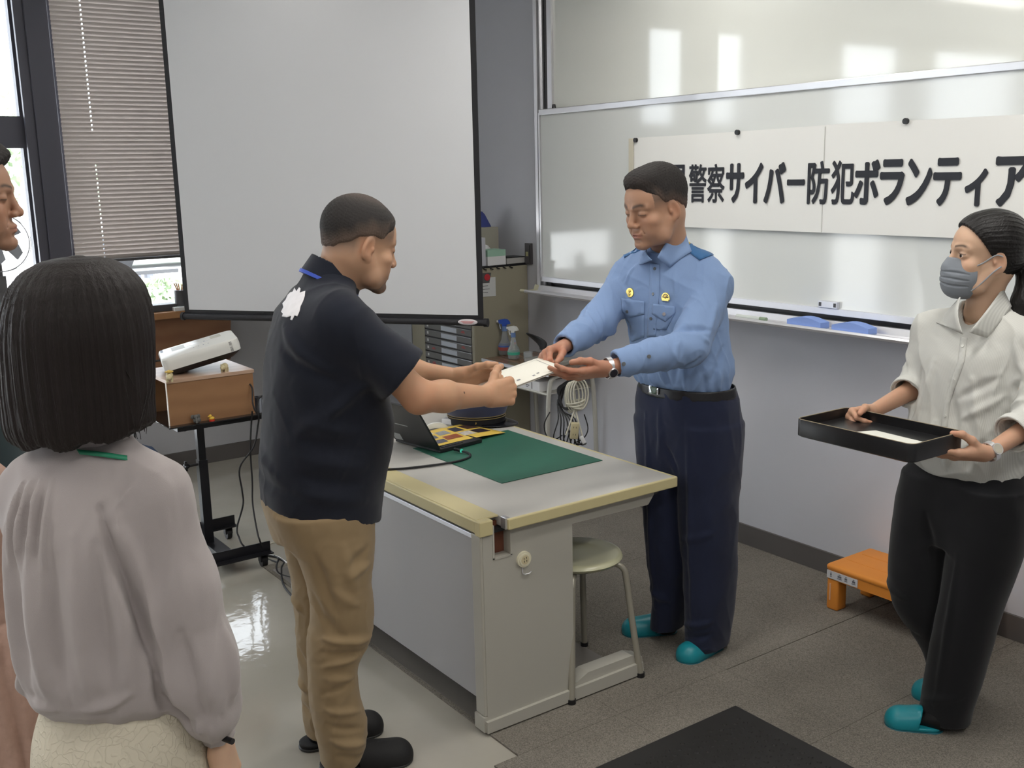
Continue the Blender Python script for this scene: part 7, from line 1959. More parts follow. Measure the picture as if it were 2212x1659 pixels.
hairF = link_mesh('hair', fmesh(F, strands), hair_mat('hair_glossy_black', (0.012, 0.011, 0.011), 0.33, (110, 12, 40)), pF, MF @ HF)
b = MB(); b.sph(MF @ (HF @ Vector((0, -0.128, -0.034))), (0.026, 0.026, 0.012), n=16); b.build('hair_tie', M_black, pF, True)
# shirt
M_wsh = mat('shirt_white_stripe', (0.62, 0.62, 0.585), 0.85, spec=0.2, bump=0.15, bump_scale=900, wave=(85.0, 'X', 0.3, (0.545, 0.545, 0.515)))
F = Field((-0.34, -0.20, 0.80), (0.28, 0.26, 1.38), 0.0045)
F.add(zloft([(0.82, 0.0, 0.0, 0.160, 0.115), (0.86, 0.004, 0.004, 0.176, 0.130), (0.93, 0.006, 0.012, 0.182, 0.140), (1.03, 0.002, 0.012, 0.172, 0.132), (1.12, -0.002, 0.012, 0.166, 0.126), (1.19, -0.004, 0.010, 0.168, 0.118), (1.24, -0.006, 0.004, 0.164, 0.100), (1.28, -0.010, 0.002, 0.140, 0.080), (1.315, -0.014, 0.002, 0.085, 0.062), (1.34, -0.016, 0.002, 0.06, 0.052)], 2.2), 0.02)
cR = (0.152, 0.110, 1.058); cL = (-0.229, 0.150, 1.012)
F.add(cone((0.02, 0.0, 1.310), (0.115, 0.004, 1.272), 0.034, 0.036), 0.03); F.add(cone((0.12, 0.008, 1.262), (0.148, 0.012, 1.245), 0.043, 0.050), 0.03); F.add(cone((0.152, 0.012, 1.25), (0.164, 0.045, 1.085), 0.052, 0.050), 0.03); F.add(ccone((0.166, 0.045, 1.080), cR, 0.050, 0.048), 0.02)
F.add(cone((-0.05, 0.0, 1.310), (-0.125, 0.0, 1.275), 0.034, 0.038), 0.03); F.add(cone((-0.125, 0.0, 1.262), (-0.160, 0.0, 1.240), 0.045, 0.054), 0.03); F.add(cone((-0.165, 0.0, 1.245), (-0.232, 0.045, 1.045), 0.056, 0.056), 0.03); F.add(ccone((-0.234, 0.048, 1.040), cL, 0.056, 0.052), 0.02)
sleeve_end(F, (0.166, 0.045, 1.080), cR, 0.048, 0.03, 0.007); sleeve_end(F, (-0.234, 0.048, 1.040), cL, 0.052, 0.03, 0.007)
F.cut(lambda X, Y, Z: 0.83 - Z + 0 * X + 0 * Y)
F.sub(cone((-0.015, 0.010, 1.30), (-0.015, 0.010, 1.40), 0.049, 0.055), 0.006)
F.sub(cone((0.008, 0.135, 1.228), (-0.014, 0.062, 1.345), 0.008, 0.054), 0.008)
fl = [((0.05, 0.14, 1.18), (0.08, 0.15, 0.98), 0.006, 0.016), ((-0.02, 0.14, 1.12), (-0.06, 0.15, 0.93), -0.006, 0.016), ((-0.08, 0.12, 1.14), (-0.12, 0.13, 0.95), 0.007, 0.016), ((-0.13, 0.08, 1.15), (-0.05, 0.13, 1.08), -0.006, 0.014), ((-0.14, 0.06, 1.10), (-0.06, 0.13, 1.02), 0.005, 0.014),
      ((0.10, 0.12, 1.14), (0.13, 0.12, 0.95), -0.005, 0.014), ((0.02, 0.15, 1.00), (0.04, 0.15, 0.88), 0.006, 0.013), ((-0.04, 0.15, 0.98), (-0.02, 0.14, 0.86), 0.006, 0.013), ((-0.10, 0.14, 0.96), (-0.08, 0.13, 0.86), -0.006, 0.012),
      ((-0.20, 0.04, 1.14), (-0.18, 0.07, 1.10), -0.008, 0.012), ((-0.25, 0.03, 1.11), (-0.19, 0.08, 1.06), 0.008, 0.012), ((-0.26, 0.05, 1.07), (-0.19, 0.10, 1.03), -0.006, 0.011), ((0.19, 0.05, 1.12), (0.13, 0.09, 1.08), 0.006, 0.012), ((0.20, 0.03, 1.16), (0.14, 0.07, 1.12), -0.005, 0.012), ((-0.16, 0.06, 1.25), (-0.20, 0.03, 1.15), 0.005, 0.014)]
shF = link_mesh('striped_shirt', fmesh(F, lambda P: folds(P, fl) + crumple(P, 11, 0.004, 7) + 0.0024 * wob(P, 14, 3) + 0.0010 * wob(P, 33, 1)), M_wsh, pF, MF)
for c_, d_, r_ in ((cR, np.array(cR) - np.array((0.166, 0.045, 1.080)), 0.049), (cL, np.array(cL) - np.array((-0.234, 0.048, 1.040)), 0.053)):
    d_ = d_ / np.linalg.norm(d_); c_ = np.array(c_)
    link_mesh('rolled_cuff', collar_ring(c_ - d_ * 0.022, c_ + d_ * 0.004, r_ - 0.003, r_ - 0.005, 0.0075), M_wsh, shF, MF)
link_mesh('collar_stand', collar_ring((-0.015, -0.004, 1.300), (-0.018, -0.008, 1.335), 0.0545, 0.0535, 0.0035, gap=(0.030, 0.0)), M_wsh, shF, MF)
def wingF(pts): return wing('collar_wing', pts, M_wsh, shF, 0.0026)
wingF((at(2166, 622, 3.015), at(2094, 718, 2.945), surf(shF, 2133, 732, 0.007), surf(shF, 2182, 668, 0.010)))
wingF((at(2074, 642, 2.995), at(2080, 722, 2.955), surf(shF, 2027, 698, 0.006), surf(shF, 2046, 660, 0.008)))
plF = patch('button_placket', shF, [(2075, 728), (2090, 730), (2084, 780), (2066, 830), (2052, 870), (2046, 925), (2032, 925), (2040, 870), (2054, 826), (2070, 780)], M_wsh, shF, 0.0005, 0.0014, 6)
for x, y in ((2080, 748), (2062, 822), (2042, 898)): disc_on('button', shF, x, y, 0.0045, mat('button_white', (0.6, 0.6, 0.56), 0.3), plF, 0.003, 0.001)
# trousers
M_bk = cloth('trousers_black', (0.0105, 0.0110, 0.0130), 0.2, 1300)
F = Field((-0.24, -0.26, 0.02), (0.27, 0.24, 0.93), 0.0055)
F.add(zloft([(0.03, -0.015, 0.058, 0.078, 0.070), (0.09, -0.022, 0.058, 0.080, 0.072), (0.18, -0.032, 0.050, 0.086, 0.076), (0.42, -0.062, 0.032, 0.092, 0.088), (0.52, -0.075, 0.020, 0.100, 0.096), (0.66, -0.090, 0.008, 0.104, 0.110), (0.80, -0.085, 0.0, 0.105, 0.12)], 2.2), 0.02)
F.add(zloft([(0.04, 0.088, -0.115, 0.050, 0.085), (0.10, 0.088, -0.105, 0.054, 0.085), (0.19, 0.086, -0.070, 0.062, 0.085), (0.24, 0.092, -0.040, 0.068, 0.086), (0.36, 0.118, 0.030, 0.080, 0.086), (0.44, 0.122, 0.040, 0.090, 0.088), (0.55, 0.118, 0.030, 0.100, 0.098), (0.68, 0.108, 0.010, 0.108, 0.112), (0.80, 0.09, 0.0, 0.105, 0.12)], 2.2), 0.016)
F.add(zloft([(0.60, 0.014, 0.005, 0.165, 0.10), (0.69, 0.014, 0.0, 0.198, 0.122), (0.78, 0.010, 0.0, 0.190, 0.122), (0.86, 0.004, 0.0, 0.172, 0.116), (0.90, 0.0, 0.0, 0.165, 0.11)], 2.3), 0.03)
F.sub(cone((-0.015, 0.058, 0), (-0.015, 0.058, 0.045), 0.055, 0.055), 0.004); F.sub(cone((0.088, -0.11, 0), (0.088, -0.11, 0.05), 0.04, 0.04), 0.004)
fl = [((0.20, 0.03, 0.45), (0.10, 0.12, 0.40), 0.005, 0.016), ((0.19, 0.0, 0.30), (0.10, 0.08, 0.26), -0.005, 0.016), ((-0.06, 0.13, 0.60), (-0.03, 0.13, 0.10), 0.004, 0.012), ((0.05, 0.12, 0.70), (0.02, 0.1, 0.52), -0.006, 0.016), ((-0.1, 0.1, 0.15), (0.04, 0.12, 0.09), 0.004, 0.016)]
trF = link_mesh('black_trousers', fmesh(F, lambda P: folds(P, fl) + 0.0022 * wob(P, 11, 9)), M_bk, pF, MF)
slipper(pF, MF, (-0.020, 0.098), (0.085, 0.188), (M_teal, M_teals), 0.045)
slipper(pF, MF, (0.070, -0.200), (0.148, -0.012), (M_teal, M_teals), 0.045)
watch(pF, MF, (-0.227, 0.238, 0.976), (0.02, 0.22, -0.055), (-0.8, 0, 0.5), 0.027, M_alu, mat('dial_pale', (0.45, 0.42, 0.35), 0.2), flat=0.85)

# ------------------------------------------------------------------ the black tray in her hands
M_lac = mat('lacquer_black', (0.010, 0.010, 0.011), 0.28)
ty = thing('black_tray', 'black rectangular lacquered tray held level by the woman in the mask', 'tray', (-1.74, 2.45, 1.0))
TZt = 1.035; k0, k1, k2, k3 = [onz(x, y, TZt) for x, y in ((1686, 899), (1862, 884), (2113, 940), (1945, 953))]
cen = (k0 + k1 + k2 + k3) / 4; ua = ((k3 - k0) + (k2 - k1)).normalized(); ub = Vector((-ua.y, ua.x, 0)); 
La = ((k3 - k0).length + (k2 - k1).length) / 2; Lb = abs((k1 - k0).dot(ub) + (k2 - k3).dot(ub)) / 2
Rt = Matrix((ua, ub, Vector((0, 0, 1)))).transposed()
def tring(la, lb, r_, z): return [cen + Rt @ Vector((x, y, z - TZt)) for x, y in rrect(la, lb, r_, 5)]
b = MB(); H_ = 0.052; rows = [(La - .012, Lb - .012, .020, TZt - H_), (La, Lb, .022, TZt - H_ + .004), (La, Lb, .022, TZt - .002), (La - .002, Lb - .002, .021, TZt), (La - .010, Lb - .010, .018, TZt), (La - .014, Lb - .014, .016, TZt - .026)]
rings = [[b.b.verts.new(p) for p in tring(*r_)] for r_ in rows]; n = len(rings[0])
for A_, B_ in zip(rings, rings[1:]):
    for k in range(n): b.b.faces.new((A_[k], A_[(k + 1) % n], B_[(k + 1) % n], B_[k]))
b.b.faces.new(rings[0][::-1]); b.b.faces.new(rings[-1]); b.build('tray_body', M_lac, ty, True, 40)
b = MB(); b.tube([p for p in tring(La - .005, Lb - .005, .02, TZt + .0003)], .0012, n=6, closed=True, smooth=False); b.build('rim_line', mat('rim_gold', (.30, .24, .15), .35), ty, True)
q_ = [Vector((x, y, 0)) for x, y in ((-.16 * La, -.36 * Lb), (.40 * La, -.40 * Lb), (.42 * La, -.02 * Lb), (-.02 * La, .02 * Lb))]
b = MB(); b.prism([cen + Rt @ Vector((v_.x, v_.y, -.0245 + .004 * (i > 1))) for i, v_ in enumerate(q_)], (0, 0, .002))
tag(b.build('white_document', mat('doc_white', (.66, .66, .60), .6)), 'white sheet of paper lying in the black tray', 'paper')
# ------------------------------------------------------------------ woman with the long bob, seen from behind
MC = frame((-1.771, .424), (-.70, .71))
def wC(PTQ, sx=0.90):
    P, T, Q = PTQ; P = P.copy(); P[:, 2] = np.interp(P[:, 2], [0, 0.78, 0.95, 1.30, 2.0], [0, 0.725, 0.890, 1.30, 2.0]); k = np.interp(P[:, 2], [1.28, 1.32], [sx, 1.0]); P[:, 0] = -0.035 + (P[:, 0] + 0.035) * k; return P, T, Q
pC = person('person with a long dark bob, pale lilac blouse and cream lace skirt, seen from behind', MC)
Hm = Matrix.Translation((-0.030, 0.020, 1.500)) @ rotm(-16, 4, 0)
hb, hc_, HC = put_head(MC, Hm, 1.0, (-0.035, 0.0, 1.30), 0.048, SKIN_F, dict(male=False, open_eyes=False, nose=0.9, h=0.0026), dict(lash=True))
wrR = (0.152, 0.045, 0.815)
MhR = hand_frame(wrR, (0.05, 0.20, -1), (1, 0, 0.05))
armR, _ = arm_mesh([(0.10, 0.0, 1.22), (0.140, 0.0, 1.03), wrR], [0.040, 0.036, 0.024], MhR, -1, [(15, 25, 15)] * 4, [(0.6, 0.8, -0.3), (0.3, 1, -0.3), (0.1, 1, -0.3)], sc=0.93, h=0.003)
wrL = (-0.20, 0.12, 0.86); MhL = hand_frame(wrL, (0.1, 0.3, -1), (-1, 0, 0))
armL, _ = arm_mesh([(-0.17, 0.0, 1.22), (-0.19, 0.03, 1.05), wrL], [0.040, 0.036, 0.024], MhL, 1, [(15, 25, 15)] * 4, [(0.6, 0.8, -0.3), (0.3, 1, -0.3), (0.1, 1, -0.3)], sc=0.93, h=0.003)
core = core_body([((-0.03, 0, 0.85), (-0.035, 0, 1.18), 0.09, 0.085), ((-0.035, 0, 1.18), (-0.035, 0.0, 1.29), 0.07, 0.04), ((-0.14, 0, 1.22), (0.08, 0, 1.22), 0.04, 0.04), ((0.04, 0, 0.85), (0.04, 0, 0.08), 0.08, 0.035), ((-0.11, 0, 0.85), (-0.11, 0, 0.08), 0.08, 0.035)])
armR, armL, core = wC(armR), wC(armL), wC(core)
parts = [hb, armR, armL, core]; cols = [hc_] + [flatcol(a_, SKIN_F) for a_ in (armR, armL, core)]
foot(parts, cols, (0.04, -0.05), (0.05, 0.17), (0.04, 0, 0.10), SOCK, 0.03); foot(parts, cols, (-0.11, -0.05), (-0.11, 0.17), (-0.11, 0, 0.10), SOCK, 0.03)
make_body(pC, MC, parts, cols)
F = Field((-0.21, -0.17, 1.29), (0.16, 0.18, 1.66), 0.0035)
F.add(zloft([(1.330, -0.036, -0.012, 0.116, 0.088), (1.350, -0.037, -0.013, 0.121, 0.096), (1.40, -0.036, -0.012, 0.1215, 0.104), (1.46, -0.033, -0.008, 0.121, 0.110), (1.52, -0.030, -0.004, 0.119, 0.112), (1.56, -0.028, 0.0, 0.111, 0.108), (1.595, -0.026, 0.002, 0.094, 0.094), (1.618, -0.024, 0.002, 0.068, 0.068), (1.630, -0.022, 0.002, 0.035, 0.035), (1.634, -0.022, 0.002, 0.004, 0.004)], 2.1), 0.004)
fo = np.array(Hm.to_3x3() @ Vector((0, 1, 0)))
hcn = np.array(Hm.translation)
F.sub(cone(hcn + fo * 0.100 + np.array([0, 0, 0.02]), hcn + fo * 0.095 + np.array([0, 0, -0.24]), 0.064, 0.070), 0.012)
F.sub(cone((-0.035, 0.06, 1.28), (-0.035, 0.0, 1.30), 0.06, 0.05), 0.01)
# lower edge: longer at the left and back, lifting at the right; thin parting of strands
F.cut(lambda X, Y, Z: 1.338 + 0.20 * np.clip(X - 0.0, 0, 1) ** 1.0 - 0.03 * np.clip(-X, 0, 1) + 0.006 * np.sin(X * 90) - Z + 0 * Y)
F.sub(cone((0.012, -0.115, 1.325), (0.020, -0.112, 1.395), 0.0065, 0.001), 0.003)
def bobs(P):
    th = np.arctan2(P[:, 0] + 0.03, -P[:, 1]); k = np.clip((1.63 - P[:, 2]) / 0.05, 0, 1)
    return k * (0.0010 * np.sin(th * 31 + 2.0 * wob(P * np.array([1, 1, 0.15]), 12)) + 0.0007 * np.sin(th * 74 + 4 * wob(P * np.array([1, 1, .3]), 9, 2)) + 0.0005 * np.sin(th * 150))
link_mesh('hair', fmesh(F, bobs, 1), hair_mat('hair_dark_brown', (0.0125, 0.009, 0.0085), 0.52, (130, 130, 1.6)), pC, MC)
b = MB(); rnd = random.Random(11)
for k in range(18):   # loose strands at the right edge and ends
    x = 0.076 + rnd.uniform(-.012, .010); z1_ = 1.36 + rnd.uniform(-.025, .01)
    b.tube([MC @ Vector((x - .02, -0.02 + rnd.uniform(-.05, .04), 1.50)), MC @ Vector((x, -0.02 + rnd.uniform(-.04, .04), 1.43)), MC @ Vector((x + rnd.uniform(-.005, .009), -0.02 + rnd.uniform(-.03, .03), z1_))], 0.0006, n=4)
b.build('loose_strands', M_hair, pC, True)
# blouse
M_blo = mat('blouse_lilac', (0.385, 0.345, 0.338), 0.75, spec=0.2, bump=0.25, bump_scale=900, sheen=0.2)
F = Field((-0.29, -0.21, 0.78), (0.26, 0.20, 1.38), 0.0042)
F.add(zloft([(0.925, -0.025, 0.0, 0.135, 0.105), (0.945, -0.028, -0.004, 0.150, 0.122), (0.985, -0.030, -0.010, 0.160, 0.134), (1.06, -0.034, -0.012, 0.158, 0.134), (1.15, -0.036, -0.012, 0.154, 0.126), (1.22, -0.038, -0.010, 0.152, 0.112), (1.265, -0.036, -0.006, 0.138, 0.092), (1.30, -0.034, -0.002, 0.105, 0.072), (1.33, -0.034, 0.0, 0.062, 0.056)], 2.2), 0.02)
F.add(cone((0.06, -0.002, 1.262), (0.095, 0.0, 1.235), 0.048, 0.054), 0.03)
chain(F, [(0.095, 0.0, 1.235), (0.128, -0.004, 1.10), (0.150, 0.004, 0.98), (0.155, 0.020, 0.90)], [0.056, 0.062, 0.066, 0.058], 0.03)
F.add(ccone((0.155, 0.020, 0.90), (0.154, 0.035, 0.858), 0.050, 0.034), 0.02); F.add(ccone((0.154, 0.034, 0.862), (0.153, 0.042, 0.832), 0.033, 0.034), 0.006)
sleeve_end(F, (0.154, 0.034, 0.862), (0.153, 0.042, 0.832), 0.034, 0.02, 0.004)
F.add(cone((-0.13, 0, 1.262), (-0.165, 0.0, 1.235), 0.048, 0.052), 0.03); chain(F, [(-0.165, 0.0, 1.235), (-0.178, 0.02, 1.10), (-0.190, 0.06, 0.96)], [0.052, 0.052, 0.05], 0.03); F.add(ccone((-0.190, 0.06, 0.96), (-0.198, 0.10, 0.89), 0.046, 0.034), 0.02)
F.sub(cone((-0.034, 0.01, 1.29), (-0.034, 0.02, 1.40), 0.05, 0.056), 0.006)
fl = []
for k in range(7):     # gathers falling from the back yoke
    x = -0.125 + 0.012 * k; fl.append(((x, -0.085, 1.285), (x - 0.012 + .01 * k * .3, -0.125, 1.17), 0.0045 * (-1) ** k, 0.0065))
for k in range(7):     # long soft drapes
    x = -0.16 + 0.040 * k; fl.append(((x, -0.11, 1.22 - 0.01 * (k % 3)), (x + 0.016, -0.14, 0.98), 0.0065 * (-1) ** k, 0.017))
fl += [((0.045, -0.10, 1.25), (0.105, -0.07, 1.00), -0.016, 0.013), ((0.10, -0.08, 1.02), (0.12, -0.07, 0.92), -0.012, 0.012), ((0.07, -0.09, 1.24), (0.13, -0.05, 1.02), 0.006, 0.016), ((0.055, -0.08, 1.24), (0.085, -0.04, 1.27), 0.003, 0.006), ((0.10, -0.06, 1.10), (0.135, -0.06, 0.92), 0.008, 0.018), ((0.15, -0.05, 1.06), (0.185, -0.04, 0.90), -0.007, 0.014), ((0.18, 0.0, 1.05), (0.20, 0.0, 0.93), 0.007, 0.014), ((0.12, -0.05, 0.98), (0.14, -0.03, 0.88), -0.008, 0.012), ((0.16, -0.03, 0.92), (0.155, 0.0, 0.87), 0.006, 0.008), ((0.17, 0.0, 0.92), (0.165, 0.01, 0.87), -0.006, 0.008),
       ((-0.12, -0.12, 0.97), (-0.05, -0.14, 0.965), 0.005, 0.010), ((0.0, -0.14, 0.965), (0.08, -0.12, 0.985), 0.006, 0.010), ((-0.15, -0.11, 1.0), (-0.16, -0.08, 0.96), 0.006, 0.012)]
blF = fmesh(F, lambda P: folds(P, fl) + crumple(P, 9, 0.004, 4, (1, 1, 0.35)) + 0.0030 * wob(P * np.array([1, 1, 0.45]), 17, 3) + 0.0012 * wob(P, 36, 1))
blo = link_mesh('blouse', wC(blF), M_blo, pC, MC)
link_mesh('collar', collar_ring((-0.030, 0.004, 1.305), (-0.030, 0.006, 1.345), 0.062, 0.054, 0.004, gap=(0.045, 0.0)), M_blo, blo, MC)
b = MB(); c_ = MC @ Vector((0.158, 0.012, 0.788)); b.cyl(c_, c_ + (MC.to_3x3() @ Vector((1, -.4, 0))).normalized() * .022, .0055, n=12); b.build('cuff_button', M_black, blo, True)
# green lanyard over the right shoulder
M_lg = mat('lanyard_green', (0.02, 0.22, 0.12), 0.5)
b = MB(); pts = [Vector(p) for p in ((-0.02, -0.062, 1.322), (0.014, -0.058, 1.318), (0.040, -0.042, 1.309), (0.062, -0.014, 1.296), (0.074, 0.018, 1.280), (0.074, 0.055, 1.25))]
sp = spline(pts, 6); g = []
for p in sp:
    g.append((b.b.verts.new(MC @ (p + Vector((0.004, 0, 0.006)))), b.b.verts.new(MC @ (p + Vector((0.010, -0.002, -0.002))))))
for i in range(len(g) - 1): b.b.faces.new((g[i][0], g[i + 1][0], g[i + 1][1], g[i][1]))
o = b.build('lanyard', M_lg, pC, True); md = o.modifiers.new('t', 'SOLIDIFY'); md.thickness = .0015
# lace skirt
M_lace = mat('skirt_lace', (0.60, 0.55, 0.44), 0.8, spec=0.2)
n = M_lace.node_tree; bs = n.nodes['Principled BSDF']; tc = n.nodes.new('ShaderNodeTexCoord'); vo = n.nodes.new('ShaderNodeTexVoronoi'); vo.feature = 'DISTANCE_TO_EDGE'; vo.inputs['Scale'].default_value = 62
nz_ = n.nodes.new('ShaderNodeTexNoise'); nz_.inputs['Scale'].default_value = 16; mx_ = n.nodes.new('ShaderNodeMix'); mx_.data_type = 'VECTOR'; mx_.inputs[0].default_value = 0.09
n.links.new(tc.outputs['Object'], nz_.inputs['Vector']); n.links.new(tc.outputs['Object'], mx_.inputs[4]); n.links.new(nz_.outputs['Color'], mx_.inputs[5]); n.links.new(mx_.outputs[1], vo.inputs['Vector'])
rp = n.nodes.new('ShaderNodeValToRGB'); rp.color_ramp.elements[0].position = 0.03; rp.color_ramp.elements[0].color = (1, 1, 1, 1); rp.color_ramp.elements[1].position = 0.10; rp.color_ramp.elements[1].color = (0, 0, 0, 1)
n.links.new(vo.outputs['Distance'], rp.inputs[0]); bu = n.nodes.new('ShaderNodeBump'); bu.inputs['Strength'].default_value = 0.45; bu.inputs['Distance'].default_value = 0.003
n.links.new(rp.outputs[0], bu.inputs['Height']); n.links.new(bu.outputs[0], bs.inputs['Normal'])
F = Field((-0.24, -0.20, 0.28), (0.20, 0.18, 0.98), 0.006)
F.add(zloft([(0.32, -0.028, 0, 0.165, 0.135), (0.55, -0.028, 0, 0.168, 0.140), (0.78, -0.028, -0.006, 0.166, 0.142), (0.86, -0.028, -0.006, 0.156, 0.132), (0.93, -0.027, -0.002, 0.135, 0.105), (0.96, -0.027, 0, 0.125, 0.095)], 2.2), 0.01)
F.sub(cone((-0.03, 0, 0.2), (-0.03, 0, 0.4), 0.12, 0.10), 0.01)
link_mesh('lace_skirt', wC(fmesh(F, lambda P: 0.003 * wob(P * np.array([1, 1, .4]), 12))), M_lace, pC, MC)
slipper(pC, MC, (0.035, -0.07), (0.05, 0.18), (M_slb, M_solb), 0.043); slipper(pC, MC, (-0.115, -0.07), (-0.11, 0.18), (M_slb, M_solb), 0.043)

# ------------------------------------------------------------------ woman in the dusty pink dress at the left edge
_d = at(-70, 1250, 2.12)
MD = frame((_d.x, _d.y), (-.74, .68))
pD = person('person in a dusty pink textured dress with green lanyard at the left edge', MD)
Hm = Matrix.Translation((0.0, 0.03, 1.385)) @ rotm(-10, 8, 0)
hb, hc_, HD = put_head(MD, Hm, 1.0, (0.0, -0.005, 1.20), 0.048, SKIN_F, dict(male=False, nose=0.9, h=0.0035), dict())
core = core_body([((0, 0, 0.8), (0, 0, 1.10), 0.09, 0.085), ((0, 0, 1.10), (0, 0.0, 1.20), 0.07, 0.045), ((-0.13, 0, 1.13), (0.13, 0, 1.13), 0.04, 0.04), ((0.07, 0, 0.8), (0.07, 0, 0.08), 0.08, 0.035), ((-0.07, 0, 0.8), (-0.07, 0, 0.08), 0.08, 0.035), ((0.15, 0, 1.1), (0.19, 0.1, 0.85), 0.04, 0.03), ((-0.15, 0, 1.1), (-0.19, 0.1, 0.85), 0.04, 0.03)])
parts = [hb, core]; cols = [hc_, flatcol(core, SKIN_F)]
for s in (-1, 1):
    wr = (s * 0.17, 0.20, 0.84); Mh = hand_frame(wr, (-s * 0.5, 0.8, -0.2), (s, 0.2, 0.2))
    a_, _ = arm_mesh([(s * 0.155, 0, 1.08), (s * 0.195, 0.03, 0.90), wr], [0.038, 0.034, 0.023], Mh, -s, [(30, 35, 20)] * 4, [(0.6, 0.8, -0.3), (0.3, 1, -0.3), (0.1, 1, -0.3)], sc=0.9, h=0.004); parts.append(a_); cols.append(flatcol(a_, SKIN_F))
    foot(parts, cols, (s * 0.07, -0.05), (s * 0.08, 0.16), (s * 0.07, 0, 0.10), SOCK, 0.03)
make_body(pD, MD, parts, cols)
F = Field((-0.13, -0.15, 1.20), (0.13, 0.15, 1.52), 0.004)
F.add(zloft([(1.235, 0, -0.020, 0.085, 0.060), (1.28, 0, -0.012, 0.098, 0.085), (1.36, 0, -0.004, 0.098, 0.104), (1.42, 0, 0.002, 0.096, 0.108), (1.47, 0, 0.004, 0.082, 0.094), (1.50, 0, 0.004, 0.05, 0.06), (1.512, 0, 0.004, 0.01, 0.01)], 2.1), 0.004)
fo = np.array(Hm.to_3x3() @ Vector((0, 1, 0))); hcn = np.array(Hm.translation)
F.sub(cone(hcn + fo * 0.102 + np.array([0, 0, 0.0]), hcn + fo * 0.092 + np.array([0, 0, -0.20]), 0.062, 0.066), 0.012)
link_mesh('hair', fmesh(F, lambda P: 0.0016 * np.sin(np.arctan2(P[:, 0], -P[:, 1]) * 40 + 2 * wob(P, 14))), M_hair, pD, MD)
M_dr2 = mat('dress_dusty_pink', (0.43, 0.285, 0.23), 0.85, spec=0.15, bump=0.9, bump_scale=110, noise_amt=0.12, noise_scale=90)
F = Field((-0.32, -0.24, 0.22), (0.32, 0.26, 1.26), 0.0055)
F.add(zloft([(0.26, 0, 0, 0.235, 0.195), (0.50, 0, 0, 0.215, 0.180), (0.75, 0, 0, 0.185, 0.155), (0.87, 0, 0, 0.160, 0.130), (0.91, 0, 0, 0.148, 0.115), (1.0, 0, 0, 0.148, 0.115), (1.10, 0, -0.002, 0.150, 0.112), (1.16, 0, -0.002, 0.135, 0.088), (1.195, 0, 0, 0.095, 0.068), (1.225, 0, 0, 0.06, 0.055)], 2.2), 0.02)
for s in (-1, 1): F.add(cone((s * 0.12, 0, 1.15), (s * 0.155, 0, 1.12), 0.045, 0.052), 0.03); F.add(cone((s * 0.155, 0, 1.12), (s * 0.19, 0.03, 0.93), 0.054, 0.058), 0.03); F.add(ccone((s * 0.19, 0.03, 0.93), (s * 0.182, 0.12, 0.88), 0.054, 0.040), 0.02)
F.sub(cone((0, 0.01, 1.19), (0, 0.02, 1.30), 0.05, 0.056), 0.006); F.sub(cone((0, 0, 0.15), (0, 0, 0.35), 0.17, 0.14), 0.01)
def dgather(P):
    th = np.arctan2(P[:, 0], -P[:, 1]); z = P[:, 2]
    return (z < 0.90) * (np.abs(P[:, 0]) < .5) * (0.005 * np.sin(th * 26 + 2 * wob(P, 8)) * np.clip((0.90 - z) / 0.04, 0, 1)) + 0.003 * wob(P, 15) - 0.006 * np.exp(-((z - 0.905) / 0.008) ** 2)
dre = link_mesh('dress', fmesh(F, dgather), M_dr2, pD, MD)
b = MB(); pts = [Vector(p) for p in ((-0.05, -0.045, 1.215), (0.0, -0.066, 1.218), (0.045, -0.050, 1.216), (0.066, 0.0, 1.208), (0.066, 0.05, 1.175), (0.055, 0.11, 1.12), (0.03, 0.125, 0.98))]
b.tube([MD @ (p + Vector((0, -0.004, 0.008))) for p in pts], 0.0055, n=8); b.build('lanyard', M_lg, pD, True)
slipper(pD, MD, (0.065, -0.07), (0.08, 0.18), (M_slb, M_solb), 0.043); slipper(pD, MD, (-0.075, -0.07), (-0.08, 0.18), (M_slb, M_solb), 0.043)

# ------------------------------------------------------------------ man in profile at the left edge
MA = frame((-2.84, .36), (.34, .94))
pA = person('person with short black hair in profile at the left edge', MA)
Hm = Matrix.Translation((0.005, 0.060, 1.722)) @ rotm(0, 2.5, 1)
hb, hc_, HA = put_head(MA, Hm, 1.08, (0, 0.0, 1.52), 0.058, (0.36, 0.20, 0.13), dict(male=True, nose=0.9), dict(stubble=0.25))
parts = [hb]; cols = [hc_]
core = core_body([((0, 0, 0.95), (0, 0, 1.38), 0.11, 0.10), ((0, 0, 1.38), (0, 0.0, 1.50), 0.09, 0.05), ((-0.14, 0, 1.40), (0.14, 0, 1.40), 0.035, 0.035), ((0.09, 0, 0.92), (0.09, 0, 0.08), 0.085, 0.04), ((-0.09, 0, 0.92), (-0.09, 0, 0.08), 0.085, 0.04)])
parts.append(core); cols.append(flatcol(core, SKIN_M))
for s in (-1, 1):
    wr = (s * 0.22, 0.06, 0.90); Mh = hand_frame(wr, (0, 0.1, -1), (s, 0, 0))
    a_, _ = arm_mesh([(s * 0.195, 0, 1.36), (s * 0.23, -0.01, 1.14), wr], [0.048, 0.042, 0.028], Mh, -s, [(20, 25, 20)] * 4, [(0.6, 0.8, -0.3), (0.3, 1, -0.3), (0.1, 1, -0.3)], h=0.004); parts.append(a_); cols.append(flatcol(a_, SKIN_M))
    foot(parts, cols, (s * 0.09, -0.05), (s * 0.10, 0.19), (s * 0.09, 0, 0.10), SOCK)
make_body(pA, MA, parts, cols)
F = Field((-0.10, -0.15, -0.09), (0.10, 0.13, 0.17), 0.0025)
